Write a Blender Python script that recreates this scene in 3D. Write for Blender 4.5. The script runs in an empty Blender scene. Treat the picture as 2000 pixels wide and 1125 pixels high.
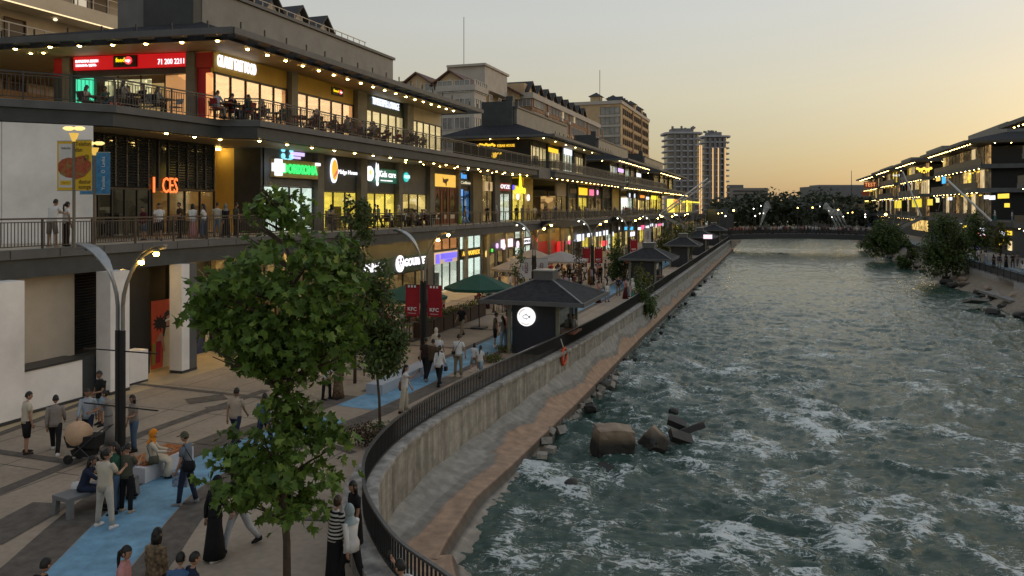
import bpy, math, random
import numpy as np
from mathutils import Vector, Matrix, Euler
R = math.radians
random.seed(7); np.random.seed(7)
scene = bpy.context.scene
col = scene.collection

# ------------------------------------------------------------------ camera
# world axes: +X across the river (to the right bank), +Y up the river, Z up; promenade at z = 0
CAM_H = 7.1
YAW = 18.95
cam_data = bpy.data.cameras.new('camera')
cam = bpy.data.objects.new('camera', cam_data); col.objects.link(cam)
cam.location = (0, 0, CAM_H); cam.rotation_euler = (R(90), 0, R(YAW))
cam_data.sensor_width = 36; cam_data.lens = 27.0
cam_data.shift_y = -0.07875
cam_data.clip_start = 0.2; cam_data.clip_end = 6000
scene.camera = cam

# ------------------------------------------------------------------ world / sun / exposure
world = bpy.data.worlds.new('World'); scene.world = world; world.use_nodes = True
wn = world.node_tree; wn.nodes.clear()
sky = wn.nodes.new('ShaderNodeTexSky'); sky.sky_type = 'NISHITA'; sky.sun_disc = False
SUN_EL, SUN_AZ = 4.0, 42.0
sky.sun_elevation = R(SUN_EL); sky.sun_rotation = R(SUN_AZ)
sky.altitude = 400; sky.air_density = 1.0; sky.dust_density = 2.0; sky.ozone_density = 1.0
# dusty evening air over the clear sky: a veil graded only by height above the horizon and by the sun's side
wtc = wn.nodes.new('ShaderNodeTexCoord'); wsep = wn.nodes.new('ShaderNodeSeparateXYZ'); wn.links.new(wtc.outputs['Generated'], wsep.inputs[0])
wabs = wn.nodes.new('ShaderNodeMath'); wabs.operation = 'ABSOLUTE'; wn.links.new(wsep.outputs[2], wabs.inputs[0])
veil = wn.nodes.new('ShaderNodeValToRGB'); ve = veil.color_ramp.elements
VEIL = [(0.0, (.205,.168,.122)), (.06, (.27,.225,.158)), (.14, (.365,.32,.24)), (.23, (.38,.366,.335)), (.36, (.375,.378,.385)), (1.0, (.27,.30,.345))]
while len(ve) < len(VEIL): ve.new(.5)
for e_, (p_, c_) in zip(ve, VEIL): e_.position = p_; e_.color = (*c_, 1)
wn.links.new(wabs.outputs[0], veil.inputs[0])
wdot = wn.nodes.new('ShaderNodeVectorMath'); wdot.operation = 'DOT_PRODUCT'; wdot.inputs[1].default_value = (math.sin(R(SUN_AZ)), math.cos(R(SUN_AZ)), 0)
wn.links.new(wtc.outputs['Generated'], wdot.inputs[0])
wside = wn.nodes.new('ShaderNodeMapRange'); wside.inputs[1].default_value = -1; wside.inputs[2].default_value = 1; wside.inputs[3].default_value = .86; wside.inputs[4].default_value = 1.16
wn.links.new(wdot.outputs['Value'], wside.inputs[0])
wmul = wn.nodes.new('ShaderNodeMix'); wmul.data_type = 'RGBA'; wmul.blend_type = 'MULTIPLY'; wmul.inputs[0].default_value = 1
wnz = wn.nodes.new('ShaderNodeTexNoise'); wnz.inputs['Scale'].default_value = 2.2; wnz.inputs['Detail'].default_value = 5
wmp = wn.nodes.new('ShaderNodeMapping'); wmp.inputs['Scale'].default_value = (1, 1, 5); wn.links.new(wtc.outputs['Generated'], wmp.inputs[0]); wn.links.new(wmp.outputs[0], wnz.inputs['Vector'])
wnr = wn.nodes.new('ShaderNodeMapRange'); wnr.inputs[3].default_value = .93; wnr.inputs[4].default_value = 1.07; wn.links.new(wnz.outputs['Fac'], wnr.inputs[0])
wm2 = wn.nodes.new('ShaderNodeMix'); wm2.data_type = 'RGBA'; wm2.blend_type = 'MULTIPLY'; wm2.inputs[0].default_value = 1
wn.links.new(veil.outputs[0], wm2.inputs[6]); wn.links.new(wnr.outputs[0], wm2.inputs[7]); wn.links.new(wm2.outputs[2], wmul.inputs[6]); wn.links.new(wside.outputs[0], wmul.inputs[7])
bg2 = wn.nodes.new('ShaderNodeBackground'); wn.links.new(wmul.outputs[2], bg2.inputs[0]); bg2.inputs[1].default_value = .85
bg = wn.nodes.new('ShaderNodeBackground'); bg.inputs[1].default_value = 0.05
wadd = wn.nodes.new('ShaderNodeAddShader'); wo = wn.nodes.new('ShaderNodeOutputWorld')
wn.links.new(sky.outputs[0], bg.inputs[0]); wn.links.new(bg.outputs[0], wadd.inputs[0]); wn.links.new(bg2.outputs[0], wadd.inputs[1]); wn.links.new(wadd.outputs[0], wo.inputs[0])
sun_d = bpy.data.lights.new('sun', 'SUN'); sun = bpy.data.objects.new('sun', sun_d); col.objects.link(sun)
sun_d.energy = 0.12; sun_d.angle = R(25); sun_d.color = (1, .8, .55)
sun.rotation_euler = (R(90 - 12), 0, R(180 - SUN_AZ))
scene.view_settings.view_transform = 'Standard'; scene.view_settings.look = 'None'
scene.view_settings.exposure = 0.46; scene.view_settings.gamma = 1.0
scene.view_settings.use_curve_mapping = False
scene.render.engine = 'CYCLES'
scene.cycles.use_denoising = True
scene.cycles.max_bounces = 5; scene.cycles.diffuse_bounces = 2; scene.cycles.glossy_bounces = 3
scene.cycles.transparent_max_bounces = 12; scene.cycles.transmission_bounces = 2
scene.cycles.sample_clamp_indirect = 3.0; scene.cycles.caustics_reflective = False; scene.cycles.caustics_refractive = False

# ------------------------------------------------------------------ survey helpers (photo sight lines -> metres)
CY, SY = math.cos(R(YAW)), math.sin(R(YAW))
def ray(px, py=405):
    a = (px - 1000) / 1500.
    return a * CY - SY, a * SY + CY, (405 - py) / 1500.
def G(px, py, z=0.):                   # sight line meets the level z
    x, y, k = ray(px, py); d = (z - CAM_H) / k
    return x * d, y * d
def S(px, t):                          # where along the river a sight line meets the plane x = t
    x, y, k = ray(px); return y * t / x
def T(px, s):                          # where across the river it meets the plane y = s
    x, y, k = ray(px); return x * s / y
def Zt(px, py, t):
    x, y, k = ray(px, py); return CAM_H + k * t / x
def Zs(px, py, s):
    x, y, k = ray(px, py); return CAM_H + k * s / y
def Zd(px, py, x_, y_):
    d = -SY * x_ + CY * y_
    return CAM_H + (405 - py) / 1500. * d
def depth(x_, y_): return -SY * x_ + CY * y_
def D(px, d):                          # point at camera depth d on a sight line
    x, y, k = ray(px); return x * d, y * d

# ------------------------------------------------------------------ mesh builder
BASE = {}
class MB:
    def __init__(self): self.v = []; self.f = []; self.m = []
    def add(self, vs, fs, mi=0):
        o = len(self.v); self.v += [tuple(p) for p in vs]
        self.f += [tuple(i + o for i in f) for f in fs]; self.m += [mi] * len(fs); return self
    def box(self, x0, x1, y0, y1, z0, z1, mi=0):
        if x0 > x1: x0, x1 = x1, x0
        if y0 > y1: y0, y1 = y1, y0
        if z0 > z1: z0, z1 = z1, z0
        return self.add([(x0,y0,z0),(x1,y0,z0),(x1,y1,z0),(x0,y1,z0),(x0,y0,z1),(x1,y0,z1),(x1,y1,z1),(x0,y1,z1)],
            [(0,3,2,1),(4,5,6,7),(0,1,5,4),(1,2,6,5),(2,3,7,6),(3,0,4,7)], mi)
    def obox(self, c, sx, sy, sz, rz=0, mi=0, rx=0, ry=0):
        M_ = Euler((rx, ry, rz)).to_matrix(); vs = []
        for z in (-.5, .5):
            for x, y in ((-.5,-.5),(.5,-.5),(.5,.5),(-.5,.5)):
                vs.append(Vector(c) + M_ @ Vector((x*sx, y*sy, z*sz)))
        return self.add(vs, [(0,3,2,1),(4,5,6,7),(0,1,5,4),(1,2,6,5),(2,3,7,6),(3,0,4,7)], mi)
    def prism(self, poly, z0, z1, mi=0):
        n = len(poly)
        ar = sum(poly[i][0]*poly[(i+1)%n][1]-poly[(i+1)%n][0]*poly[i][1] for i in range(n))
        if ar < 0: poly = poly[::-1]
        vs = [(p[0],p[1],z0) for p in poly] + [(p[0],p[1],z1) for p in poly]
        fs = [tuple(range(n-1,-1,-1)), tuple(range(n,2*n))] + [(i,(i+1)%n,(i+1)%n+n,i+n) for i in range(n)]
        return self.add(vs, fs, mi)
    def poly(self, pts, mi=0): return self.add(pts, [tuple(range(len(pts)))], mi)
    def beam(self, a, b, w, h, mi=0):
        a, b = Vector(a), Vector(b); d = (b - a).normalized()
        up = Vector((0,0,1)) if abs(d.z) < .95 else Vector((1,0,0))
        s_ = d.cross(up).normalized(); u = s_.cross(d).normalized()
        vs = []
        for p in (a, b):
            for i, j in ((-1,-1),(1,-1),(1,1),(-1,1)): vs.append(p + s_*i*w/2 + u*j*h/2)
        return self.add(vs, [(3,2,1,0),(4,5,6,7),(0,1,5,4),(1,2,6,5),(2,3,7,6),(3,0,4,7)], mi)
    def loft(self, rings, mi=0, cap=True):
        n = len(rings[0]); vs = [p for r in rings for p in r]; fs = []
        for k in range(len(rings)-1):
            for i in range(n):
                j = (i+1) % n; fs.append((k*n+i, k*n+j, (k+1)*n+j, (k+1)*n+i))
        if cap: fs += [tuple(range(n-1,-1,-1)), tuple(range((len(rings)-1)*n, len(rings)*n))]
        return self.add(vs, fs, mi)
    def tube(self, path, r, n=8, mi=0, cap=True):
        path = [Vector(p) for p in path]; rings = []
        rs = r if isinstance(r, (list, tuple)) else [r]*len(path)
        prev = None
        for i, p in enumerate(path):
            d = (path[min(i+1,len(path)-1)] - path[max(i-1,0)]).normalized()
            if prev is None:
                ref = Vector((0,0,1)) if abs(d.z) < .9 else Vector((0,1,0))
                u = d.cross(ref).normalized()
            else:
                u = (prev - d*prev.dot(d)).normalized()
            prev = u; w = d.cross(u)
            rr = rs[i]; ra, rb = rr if isinstance(rr, tuple) else (rr, rr)
            rings.append([p + u*math.cos(2*math.pi*k/n)*ra + w*math.sin(2*math.pi*k/n)*rb for k in range(n)])
        return self.loft(rings, mi, cap)
    def ball(self, c, rx, ry, rz, nu=10, nv=7, mi=0):
        rings = []
        for j in range(nv+1):
            th = math.pi*(j/nv); s_ = max(math.sin(th), .02)
            rings.append([(c[0]+rx*s_*math.cos(2*math.pi*k/nu), c[1]+ry*s_*math.sin(2*math.pi*k/nu), c[2]-rz*math.cos(th)) for k in range(nu)])
        return self.loft(rings, mi)
    def disc(self, c, r, axis, n=20, th=.03, mi=0, ry=None):
        a = Vector(axis).normalized()
        u = Vector((0,0,1)).cross(a) if abs(a.z) < .9 else Vector((1,0,0)); u.normalize(); w = a.cross(u)
        ry = ry or r
        rr = [[Vector(c)+a*o+u*math.cos(2*math.pi*k/n)*r+w*math.sin(2*math.pi*k/n)*ry for k in range(n)] for o in (0, th)]
        return self.loft(rr, mi)
    def build(self, name, mats, parent=None, smooth=False, label=None, stuff=False):
        off = BASE.get(parent.name, Vector()) if parent else Vector()
        me = bpy.data.meshes.new(name)
        me.from_pydata([(a-off.x, b-off.y, c-off.z) for a, b, c in self.v], [], self.f)
        ms = mats if isinstance(mats, (list, tuple)) else [mats]
        for m in ms: me.materials.append(m)
        if len(ms) > 1: me.polygons.foreach_set('material_index', self.m)
        if smooth: me.polygons.foreach_set('use_smooth', [True]*len(self.f))
        me.update()
        o = bpy.data.objects.new(name, me); col.objects.link(o)
        if parent: o.parent = parent; BASE[o.name] = off
        if label: o['label'] = label
        if stuff: o['kind'] = 'stuff'
        return o
def meta(o, label=None, cat=None, group=None, kind=None):
    if label: o['label'] = label
    if cat: o['category'] = cat
    if group: o['group'] = group
    if kind: o['kind'] = kind
    return o
def thing(name, label, cat, loc=(0,0,0), group=None, kind=None):
    o = bpy.data.objects.new(name, None); o.empty_display_size = .2; col.objects.link(o)
    o.location = loc; BASE[o.name] = Vector(loc)
    return meta(o, label, cat, group, kind)
def single(mb, name, mats, label=None, cat=None, group=None, kind=None, smooth=False):
    vs = np.array(mb.v); base = Vector((float(vs[:,0].mean()), float(vs[:,1].mean()), float(vs[:,2].min())))
    mb.v = [(a-base.x, b-base.y, c-base.z) for a, b, c in mb.v]
    o = mb.build(name, mats, None, smooth); o.location = base
    BASE[o.name] = base
    return meta(o, label, cat, group, kind)
def copy_tree(o, parent=None):
    c = o.copy(); col.objects.link(c)
    if parent: c.parent = parent
    for ch in o.children: copy_tree(ch, c)
    return c
def share(me, name, parent, loc, rz=0, scale=None):    # another piece with the same mesh data
    o = bpy.data.objects.new(name, me); col.objects.link(o)
    off = BASE.get(parent.name, Vector()) if parent else Vector()
    o.parent = parent; o.location = Vector(loc) - off; o.rotation_euler = (0, 0, rz)
    if scale: o.scale = scale
    return o
def mesh_of(mb, name, mats):
    me = bpy.data.meshes.new(name); me.from_pydata(mb.v, [], mb.f)
    ms = mats if isinstance(mats, (list, tuple)) else [mats]
    for m in ms: me.materials.append(m)
    if len(ms) > 1: me.polygons.foreach_set('material_index', mb.m)
    me.update(); return me

# ------------------------------------------------------------------ materials
MC = {}
def nodes(m): m.use_nodes = True; return m.node_tree.nodes, m.node_tree.links
def M(name, c, rough=.65, var=.18, scale=2.5, metal=0., bump=0., bscale=30., spec=.4):
    if name in MC: return MC[name]
    m = bpy.data.materials.new(name); n, l = nodes(m); b = n['Principled BSDF']
    b.inputs['Roughness'].default_value = rough; b.inputs['Metallic'].default_value = metal
    b.inputs['Specular IOR Level'].default_value = spec
    tc = n.new('ShaderNodeTexCoord'); nz = n.new('ShaderNodeTexNoise')
    nz.inputs['Scale'].default_value = scale; nz.inputs['Detail'].default_value = 5; nz.inputs['Roughness'].default_value = .65
    l.new(tc.outputs['Object'], nz.inputs['Vector'])
    mx = n.new('ShaderNodeMix'); mx.data_type = 'RGBA'
    mx.inputs[6].default_value = (*[x*(1-var) for x in c], 1); mx.inputs[7].default_value = (*[min(1, x*(1+var)) for x in c], 1)
    mr = n.new('ShaderNodeMapRange'); mr.inputs[1].default_value = .3; mr.inputs[2].default_value = .7
    l.new(nz.outputs['Fac'], mr.inputs[0]); l.new(mr.outputs[0], mx.inputs[0]); l.new(mx.outputs[2], b.inputs['Base Color'])
    if bump:
        n2 = n.new('ShaderNodeTexNoise'); n2.inputs['Scale'].default_value = bscale; n2.inputs['Detail'].default_value = 4
        l.new(tc.outputs['Object'], n2.inputs['Vector'])
        bp = n.new('ShaderNodeBump'); bp.inputs['Strength'].default_value = bump; bp.inputs['Distance'].default_value = .02
        l.new(n2.outputs['Fac'], bp.inputs['Height']); l.new(bp.outputs[0], b.inputs['Normal'])
    MC[name] = m; return m
def E(name, c, s, base=(.3,.3,.3)):
    if name in MC: return MC[name]
    m = bpy.data.materials.new(name); n, l = nodes(m); b = n['Principled BSDF']
    if 1 <= s < 9: s = .72+(s-1)*.13
    b.inputs['Base Color'].default_value = (*base, 1); b.inputs['Roughness'].default_value = .5
    b.inputs['Emission Color'].default_value = (*c, 1); b.inputs['Emission Strength'].default_value = s
    MC[name] = m; return m
def lit(name, c, s, scale=1.3, dark=.35):
    """a lit interior seen through glass: shelves and goods as coarse blocks of brighter and darker light"""
    if name in MC: return MC[name]
    m = bpy.data.materials.new(name); n, l = nodes(m); b = n['Principled BSDF']
    tc = n.new('ShaderNodeTexCoord'); mp = n.new('ShaderNodeMapping'); mp.inputs['Scale'].default_value = (1, 1, 1.4)
    l.new(tc.outputs['Object'], mp.inputs[0])
    v = n.new('ShaderNodeTexVoronoi'); v.distance = 'CHEBYCHEV'; v.inputs['Scale'].default_value = scale
    l.new(mp.outputs[0], v.inputs['Vector'])
    nz = n.new('ShaderNodeTexNoise'); nz.inputs['Scale'].default_value = .6; l.new(tc.outputs['Object'], nz.inputs['Vector'])
    sp = n.new('ShaderNodeSeparateColor'); l.new(v.outputs['Color'], sp.inputs[0])
    ad = n.new('ShaderNodeMath'); ad.operation = 'MULTIPLY'; l.new(sp.outputs[0], ad.inputs[0]); l.new(nz.outputs['Fac'], ad.inputs[1])
    mr = n.new('ShaderNodeMapRange'); mr.inputs[1].default_value = .05; mr.inputs[2].default_value = .45
    mr.inputs[3].default_value = dark; mr.inputs[4].default_value = 1.15
    l.new(ad.outputs[0], mr.inputs[0])
    ms = n.new('ShaderNodeMath'); ms.operation = 'MULTIPLY'; ms.inputs[1].default_value = s; l.new(mr.outputs[0], ms.inputs[0])
    b.inputs['Base Color'].default_value = (c[0]*.16, c[1]*.16, c[2]*.16, 1)
    b.inputs['Emission Color'].default_value = (*c, 1); l.new(ms.outputs[0], b.inputs['Emission Strength'])
    MC[name] = m; return m
def glass(name, refl=.12, tint=(.8,.85,.85)):
    if name in MC: return MC[name]
    m = bpy.data.materials.new(name); n, l = nodes(m); n.remove(n['Principled BSDF'])
    t = n.new('ShaderNodeBsdfTransparent'); t.inputs[0].default_value = (*tint, 1)
    g = n.new('ShaderNodeBsdfGlossy'); g.inputs['Roughness'].default_value = .04; g.inputs[0].default_value = (.8,.8,.8,1)
    fr = n.new('ShaderNodeFresnel'); fr.inputs[0].default_value = 1.45
    ad = n.new('ShaderNodeMath'); ad.operation = 'ADD'; ad.operation = 'MULTIPLY_ADD'; ad.inputs[1].default_value = .45; ad.inputs[2].default_value = refl - .08; l.new(fr.outputs[0], ad.inputs[0])
    mx = n.new('ShaderNodeMixShader'); l.new(ad.outputs[0], mx.inputs[0]); l.new(t.outputs[0], mx.inputs[1]); l.new(g.outputs[0], mx.inputs[2])
    l.new(mx.outputs[0], n['Material Output'].inputs[0]); MC[name] = m; return m

CHAR = M('charcoal_cladding', (.048,.054,.056), .6, .25, 1.2)
CHAR2 = M('slate_grey_cladding', (.095,.10,.105), .55, .2, 1.0)
GREYP = M('grey_panel', (.16,.165,.165), .5, .18, .8)
DARK = M('black_metal', (.014,.015,.016), .45, .2, 3)
DARKG = M('dark_grey_metal', (.04,.042,.045), .4, .2, 3)
STEEL = M('galvanised_steel', (.30,.32,.33), .35, .15, 4, metal=.7)
WHITEW = M('white_render', (.80,.78,.76), .75, .15, .5)
BEIGEW = M('beige_render', (.52,.45,.36), .8, .12, .6)
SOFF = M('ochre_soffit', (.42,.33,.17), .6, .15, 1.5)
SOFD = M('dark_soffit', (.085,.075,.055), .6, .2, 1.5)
YELW = M('yellow_wall', (.66,.47,.12), .7, .12, 1.0)
PIL = M('grey_pillar', (.15,.145,.125), .6, .2, 1.5)
DGLASS = M('dark_glass', (.02,.022,.022), .08, .3, .8, spec=.8)
GLASS = glass('clear_glass')
WOOD = M('red_brown_wood', (.17,.055,.018), .5, .3, 6)
PLANTERB = M('dark_brown_timber', (.045,.026,.018), .6, .3, 5)
CONC = M('plain_concrete', (.22,.21,.195), .85, .2, 1.2, bump=.3)
TERRACE = M('terrace_floor', (.42,.37,.29), .6, .15, 2)
WHITE = M('white_paint', (.75,.75,.74), .5, .06, 2)
DOWN = E('downlight_lamp', (1,.66,.20), 30)
STREETL = E('street_lamp_bulb', (1,.52,.07), 130)
# ------------------------------------------------------------------ ground, river, banks
NOISE = {}
def noise2(n, seed):
    if seed not in NOISE: NOISE[seed] = np.random.RandomState(seed).rand(n, n)
    return NOISE[seed]
def vnoise(x, y, seed):
    g = noise2(256, seed); xi = np.floor(x).astype(int); yi = np.floor(y).astype(int)
    fx = x - xi; fy = y - yi; fx = fx*fx*(3-2*fx); fy = fy*fy*(3-2*fy)
    a = g[xi % 256, yi % 256]; b = g[(xi+1) % 256, yi % 256]; c = g[xi % 256, (yi+1) % 256]; d = g[(xi+1) % 256, (yi+1) % 256]
    return (a*(1-fx)+b*fx)*(1-fy) + (c*(1-fx)+d*fx)*fy
def fbm(x, y, seed, o=4):
    r = 0; am = 1; tot = 0
    for k in range(o):
        r = r + am*vnoise(x*2**k, y*2**k, seed+k); tot += am; am *= .5
    return r/tot
def path_interp(pts, n):
    """smooth Catmull-Rom polyline resampled to n evenly spaced points"""
    P_ = [Vector(p) for p in pts]; P_ = [P_[0]*2-P_[1]] + P_ + [P_[-1]*2-P_[-2]]; out = []
    for i in range(1, len(P_)-2):
        for k in range(24):
            u = k/24.; a, b, c, d = P_[i-1:i+3]
            out.append(.5*((2*b)+(c-a)*u+(2*a-5*b+4*c-d)*u*u+(3*b-a-3*c+d)*u**3))
    out.append(P_[-2])
    L = [0]
    for i in range(1, len(out)): L.append(L[-1]+(out[i]-out[i-1]).length)
    res = []; j = 0
    for k in range(n):
        s_ = L[-1]*k/(n-1)
        while j < len(L)-2 and L[j+1] < s_: j += 1
        u = (s_-L[j])/max(1e-9, L[j+1]-L[j]); res.append(out[j].lerp(out[j+1], u))
    return res, L[-1]

# far ground sheet
land = MB(); land.box(-1500, 1500, -60, 3000, -6.2, -6.0)
single(land, 'ground', M('dry_earth', (.10,.085,.06), .95, .3, .05), kind='structure')

RAIL = [(-1.2,9.3),(-2.6,10.0),(-4.2,10.9),(-5.2,11.6),(-6.4,12.4),(-7.5,13.5),(-8.5,14.8),(-9.5,16.7),(-10.15,19.3),(-10.35,22.0),
        (-10.3,25.0),(-10.05,29.0),(-9.6,34.5),(-9.25,41),(-9.1,48),(-9.05,56),(-9.05,80),(-9.05,110),(-9.05,140),(-9.05,164)]
rail_pts, rail_len = path_interp([(a,b,0) for a,b in RAIL], 420)
# the promenade: one thick slab whose river edge follows the parapet
pm = MB()
edge = [(p.x, p.y) for p in rail_pts]
poly = edge + [(-9.05, 700), (-600, 700), (-600, -40), (3, -40), (3, 9.3)]
pm.prism(poly, -3.0, 0.0)
def paving():
    m = bpy.data.materials.new('concrete_paving'); n, l = nodes(m); b = n['Principled BSDF']; b.inputs['Roughness'].default_value = .8
    tc = n.new('ShaderNodeTexCoord')
    def nz(sc, det=6):
        k = n.new('ShaderNodeTexNoise'); k.inputs['Scale'].default_value = sc; k.inputs['Detail'].default_value = det
        l.new(tc.outputs['Object'], k.inputs['Vector']); return k.outputs['Fac']
    rp = n.new('ShaderNodeValToRGB'); rp.color_ramp.elements[0].position = .3; rp.color_ramp.elements[1].position = .72
    rp.color_ramp.elements[0].color = (.23,.186,.138,1); rp.color_ramp.elements[1].color = (.395,.322,.245,1)
    ad = n.new('ShaderNodeMath'); ad.operation = 'MULTIPLY_ADD'; ad.inputs[1].default_value = .55
    sc2 = n.new('ShaderNodeMath'); sc2.operation = 'MULTIPLY'; sc2.inputs[1].default_value = .45
    l.new(nz(6.), sc2.inputs[0]); l.new(nz(.55), ad.inputs[0]); l.new(sc2.outputs[0], ad.inputs[2])
    l.new(ad.outputs[0], rp.inputs[0]); l.new(rp.outputs[0], b.inputs['Base Color'])
    bp = n.new('ShaderNodeBump'); bp.inputs['Strength'].default_value = .25; bp.inputs['Distance'].default_value = .01
    l.new(nz(60.), bp.inputs['Height']); l.new(bp.outputs[0], b.inputs['Normal']); return m
PAVE = paving()
prom = pm.build('promenade', [PAVE]); meta(prom, 'light grey concrete riverside promenade', None, None, 'structure')
BANDM = M('dark_paving_band', (.105,.090,.076), .8, .38, 3, bump=.2)
LANE = M('blue_lane_coating', (.16,.32,.45), .8, .30, 1.7, bump=.15)
lane_pts, _ = path_interp([(-10.3,4,0),(-11.6,8,0),(-12.6,11.2,0),(-13.75,13.6,0),(-14.6,15.8,0),(-14.75,18.6,0),(-14.35,22,0),(-14.05,25,0),(-13.85,32,0),(-13.7,40,0),(-13.4,60,0),(-13.3,100,0),(-13.3,160,0)], 220)
def strip(pts, o0, o1, z, name, m, s_from=-99, s_to=999, parent=None):
    mb = MB(); L_ = []; 
    for i, p in enumerate(pts):
        if not s_from <= p.y <= s_to: continue
        d = (pts[min(i+1,len(pts)-1)]-pts[max(i-1,0)]).normalized(); nrm = Vector((d.y,-d.x,0))
        L_.append((p+nrm*o0, p+nrm*o1))
    for a, b in zip(L_, L_[1:]):
        mb.poly([(a[0].x,a[0].y,z),(a[1].x,a[1].y,z),(b[1].x,b[1].y,z),(b[0].x,b[0].y,z)])
    return mb.build(name, [m], parent)
bl = strip(lane_pts, -.78, .78, .006, 'cycle_lane', LANE, 3, 22.6); meta(bl, 'blue cycle lane curving along the promenade', None, None, 'structure')
strip(lane_pts, -.78, .78, .006, 'lane_section', LANE, 23.4, 160, bl)
bandp = thing('paving_bands', 'dark bands set into the promenade paving', None, (0,0,0), None, 'structure')
strip(lane_pts, -1.75, -.80, .004, 'paving_band', BANDM, 3, 26, bandp)
strip(lane_pts, .80, 1.55, .004, 'paving_band', BANDM, 3, 30, bandp)
strip(lane_pts, -1.15, -.80, .004, 'paving_band', BANDM, 26, 160, bandp)
strip(lane_pts, .80, 1.15, .004, 'paving_band', BANDM, 30, 160, bandp)
def band(p0, p1, w, z=.008):
    a, b = G(*p0), G(*p1); mb = MB(); a = Vector((*a,0)); b = Vector((*b,0)); d = (b-a).normalized(); nn = Vector((d.y,-d.x,0))*w/2
    mb.poly([tuple(p+Vector((0,0,z))) for p in (a-nn,b-nn,b+nn,a+nn)]); mb.build('paving_band', [BANDM], bandp)
band((-60,985),(292,842),.42); band((292,842),(520,762),.42,.009); band((248,748),(520,778),.30,.010); band((-40,1062),(104,983),1.05,.011)
band((365,785),(440,775),.9,.012); band((405,800),(470,790),.7,.013); band((395,868),(470,838),.8,.014); band((150,905),(-20,880),.3,.015)
band((690,885),(640,868),.25,.016); band((250,755),(-60,870),.3,.017); band((530,1010),(690,1017),.22,.018)
band((440,945),(365,985),.28,.019)
for k, s_ in enumerate((29.5, 35.5, 41.5, 47.5, 53.5, 60, 67, 74)):
    mb = MB(); mb.poly([(-23.4,s_,.0105),(-15.4,s_,.0105),(-15.4,s_+.35,.0105),(-23.4,s_+.35,.0105)]); mb.build('paving_band', [BANDM], bandp)
jn = MB(); jn.poly([(-23.3,-.02,0),(-15.6,-.02,0),(-15.6,.02,0),(-23.3,.02,0)]); jnm = mesh_of(jn, 'paving_joint', [BANDM])
for k in range(16): share(jnm, 'paving_joint', bandp, (0, 9.4+k*3.05, .0035))
jn = MB(); jn.poly([(-.018,8,0),(.018,8,0),(.018,70,0),(-.018,70,0)]); jnm = mesh_of(jn, 'paving_joint', [BANDM])
for x in (-22.2,-20.1,-18.05,-11.9): share(jnm, 'paving_joint', bandp, (x, 0 if x < -12 else 10, .0038))
# arcade floor under the shops (yellow glow of its lamps put into the colour)
af = MB(); af.box(-27, -23.2, 17, 230, 0, .003); af.build('arcade_floor', [M('arcade_floor_glow_tint', (.42,.33,.2), .6, .15, 1.5)], prom)

# concrete parapet wall and sloping embankment below the railing
def concwall(nm='stained_concrete', st=.22, bs=.5, lo=.55, hi=1.25):
    m = bpy.data.materials.new(nm); n, l = nodes(m); b = n['Principled BSDF']; b.inputs['Roughness'].default_value = .9
    at = n.new('ShaderNodeAttribute'); at.attribute_name = 'tint'
    tc = n.new('ShaderNodeTexCoord'); mp = n.new('ShaderNodeMapping'); mp.inputs['Scale'].default_value = (3.2, 3.2, st)
    l.new(tc.outputs['Object'], mp.inputs[0])
    n1 = n.new('ShaderNodeTexNoise'); n1.inputs['Scale'].default_value = 1.0; n1.inputs['Detail'].default_value = 6; l.new(mp.outputs[0], n1.inputs['Vector'])
    n2 = n.new('ShaderNodeTexNoise'); n2.inputs['Scale'].default_value = 2.2; n2.inputs['Detail'].default_value = 8; n2.inputs['Roughness'].default_value = .7
    l.new(tc.outputs['Object'], n2.inputs['Vector'])
    mul = n.new('ShaderNodeMath'); mul.operation = 'MULTIPLY'; l.new(n1.outputs['Fac'], mul.inputs[0]); l.new(n2.outputs['Fac'], mul.inputs[1])
    mr = n.new('ShaderNodeMapRange'); mr.inputs[1].default_value = .12; mr.inputs[2].default_value = .38; mr.inputs[3].default_value = lo; mr.inputs[4].default_value = hi
    l.new(mul.outputs[0], mr.inputs[0])
    mx = n.new('ShaderNodeMix'); mx.data_type = 'RGBA'; mx.blend_type = 'MULTIPLY'; mx.inputs[0].default_value = 1
    l.new(at.outputs['Color'], mx.inputs[6]); l.new(mr.outputs[0], mx.inputs[7]); l.new(mx.outputs[2], b.inputs['Base Color'])
    bp = n.new('ShaderNodeBump'); bp.inputs['Strength'].default_value = bs; bp.inputs['Distance'].default_value = .04
    l.new(n2.outputs['Fac'], bp.inputs['Height']); l.new(bp.outputs[0], b.inputs['Normal']); return m
STAIN = concwall(lo=.42, hi=1.3); SLOPE = concwall('silty_concrete', 3.0, .12, .68, 1.16)
def tint(me, cols):
    a = me.color_attributes.new('tint', 'FLOAT_COLOR', 'POINT')
    a.data.foreach_set('color', np.array([(*c, 1) for c in cols], dtype=np.float32).ravel())
def lerp_tab(tab, s_):
    for (a, va), (b, vb) in zip(tab, tab[1:]):
        if s_ <= b: return va + (vb-va)*max(0, (s_-a)/(b-a))
    return tab[-1][1]
nrm_rail = []
for i, p in enumerate(rail_pts):
    d = (rail_pts[min(i+1,len(rail_pts)-1)]-rail_pts[max(i-1,0)]).normalized(); nrm_rail.append(Vector((d.y,-d.x,0)))
WALLZ = [(9,-1.2),(14,-1.25),(18,-1.25),(22,-1.08),(27,-.98),(34,-.55),(43,-.28),(50,-.35),(60,-.4),(170,-.45)]
EDGET = [(9,-4.6),(12,-6.2),(15,-7.3),(18,-7.95),(21,-8.35),(24,-8.25),(33,-8.2),(50,-8.35),(60,-8.3),(170,-8.3)]
WATT = [(9,-3.4),(12,-4.6),(15,-6.0),(18,-6.8),(21,-6.75),(23,-7.0),(25,-7.7),(27,-8.0),(34,-7.95),(60,-8.1),(170,-8.1)]
wl = MB(); wcols = []; rows = []
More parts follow.
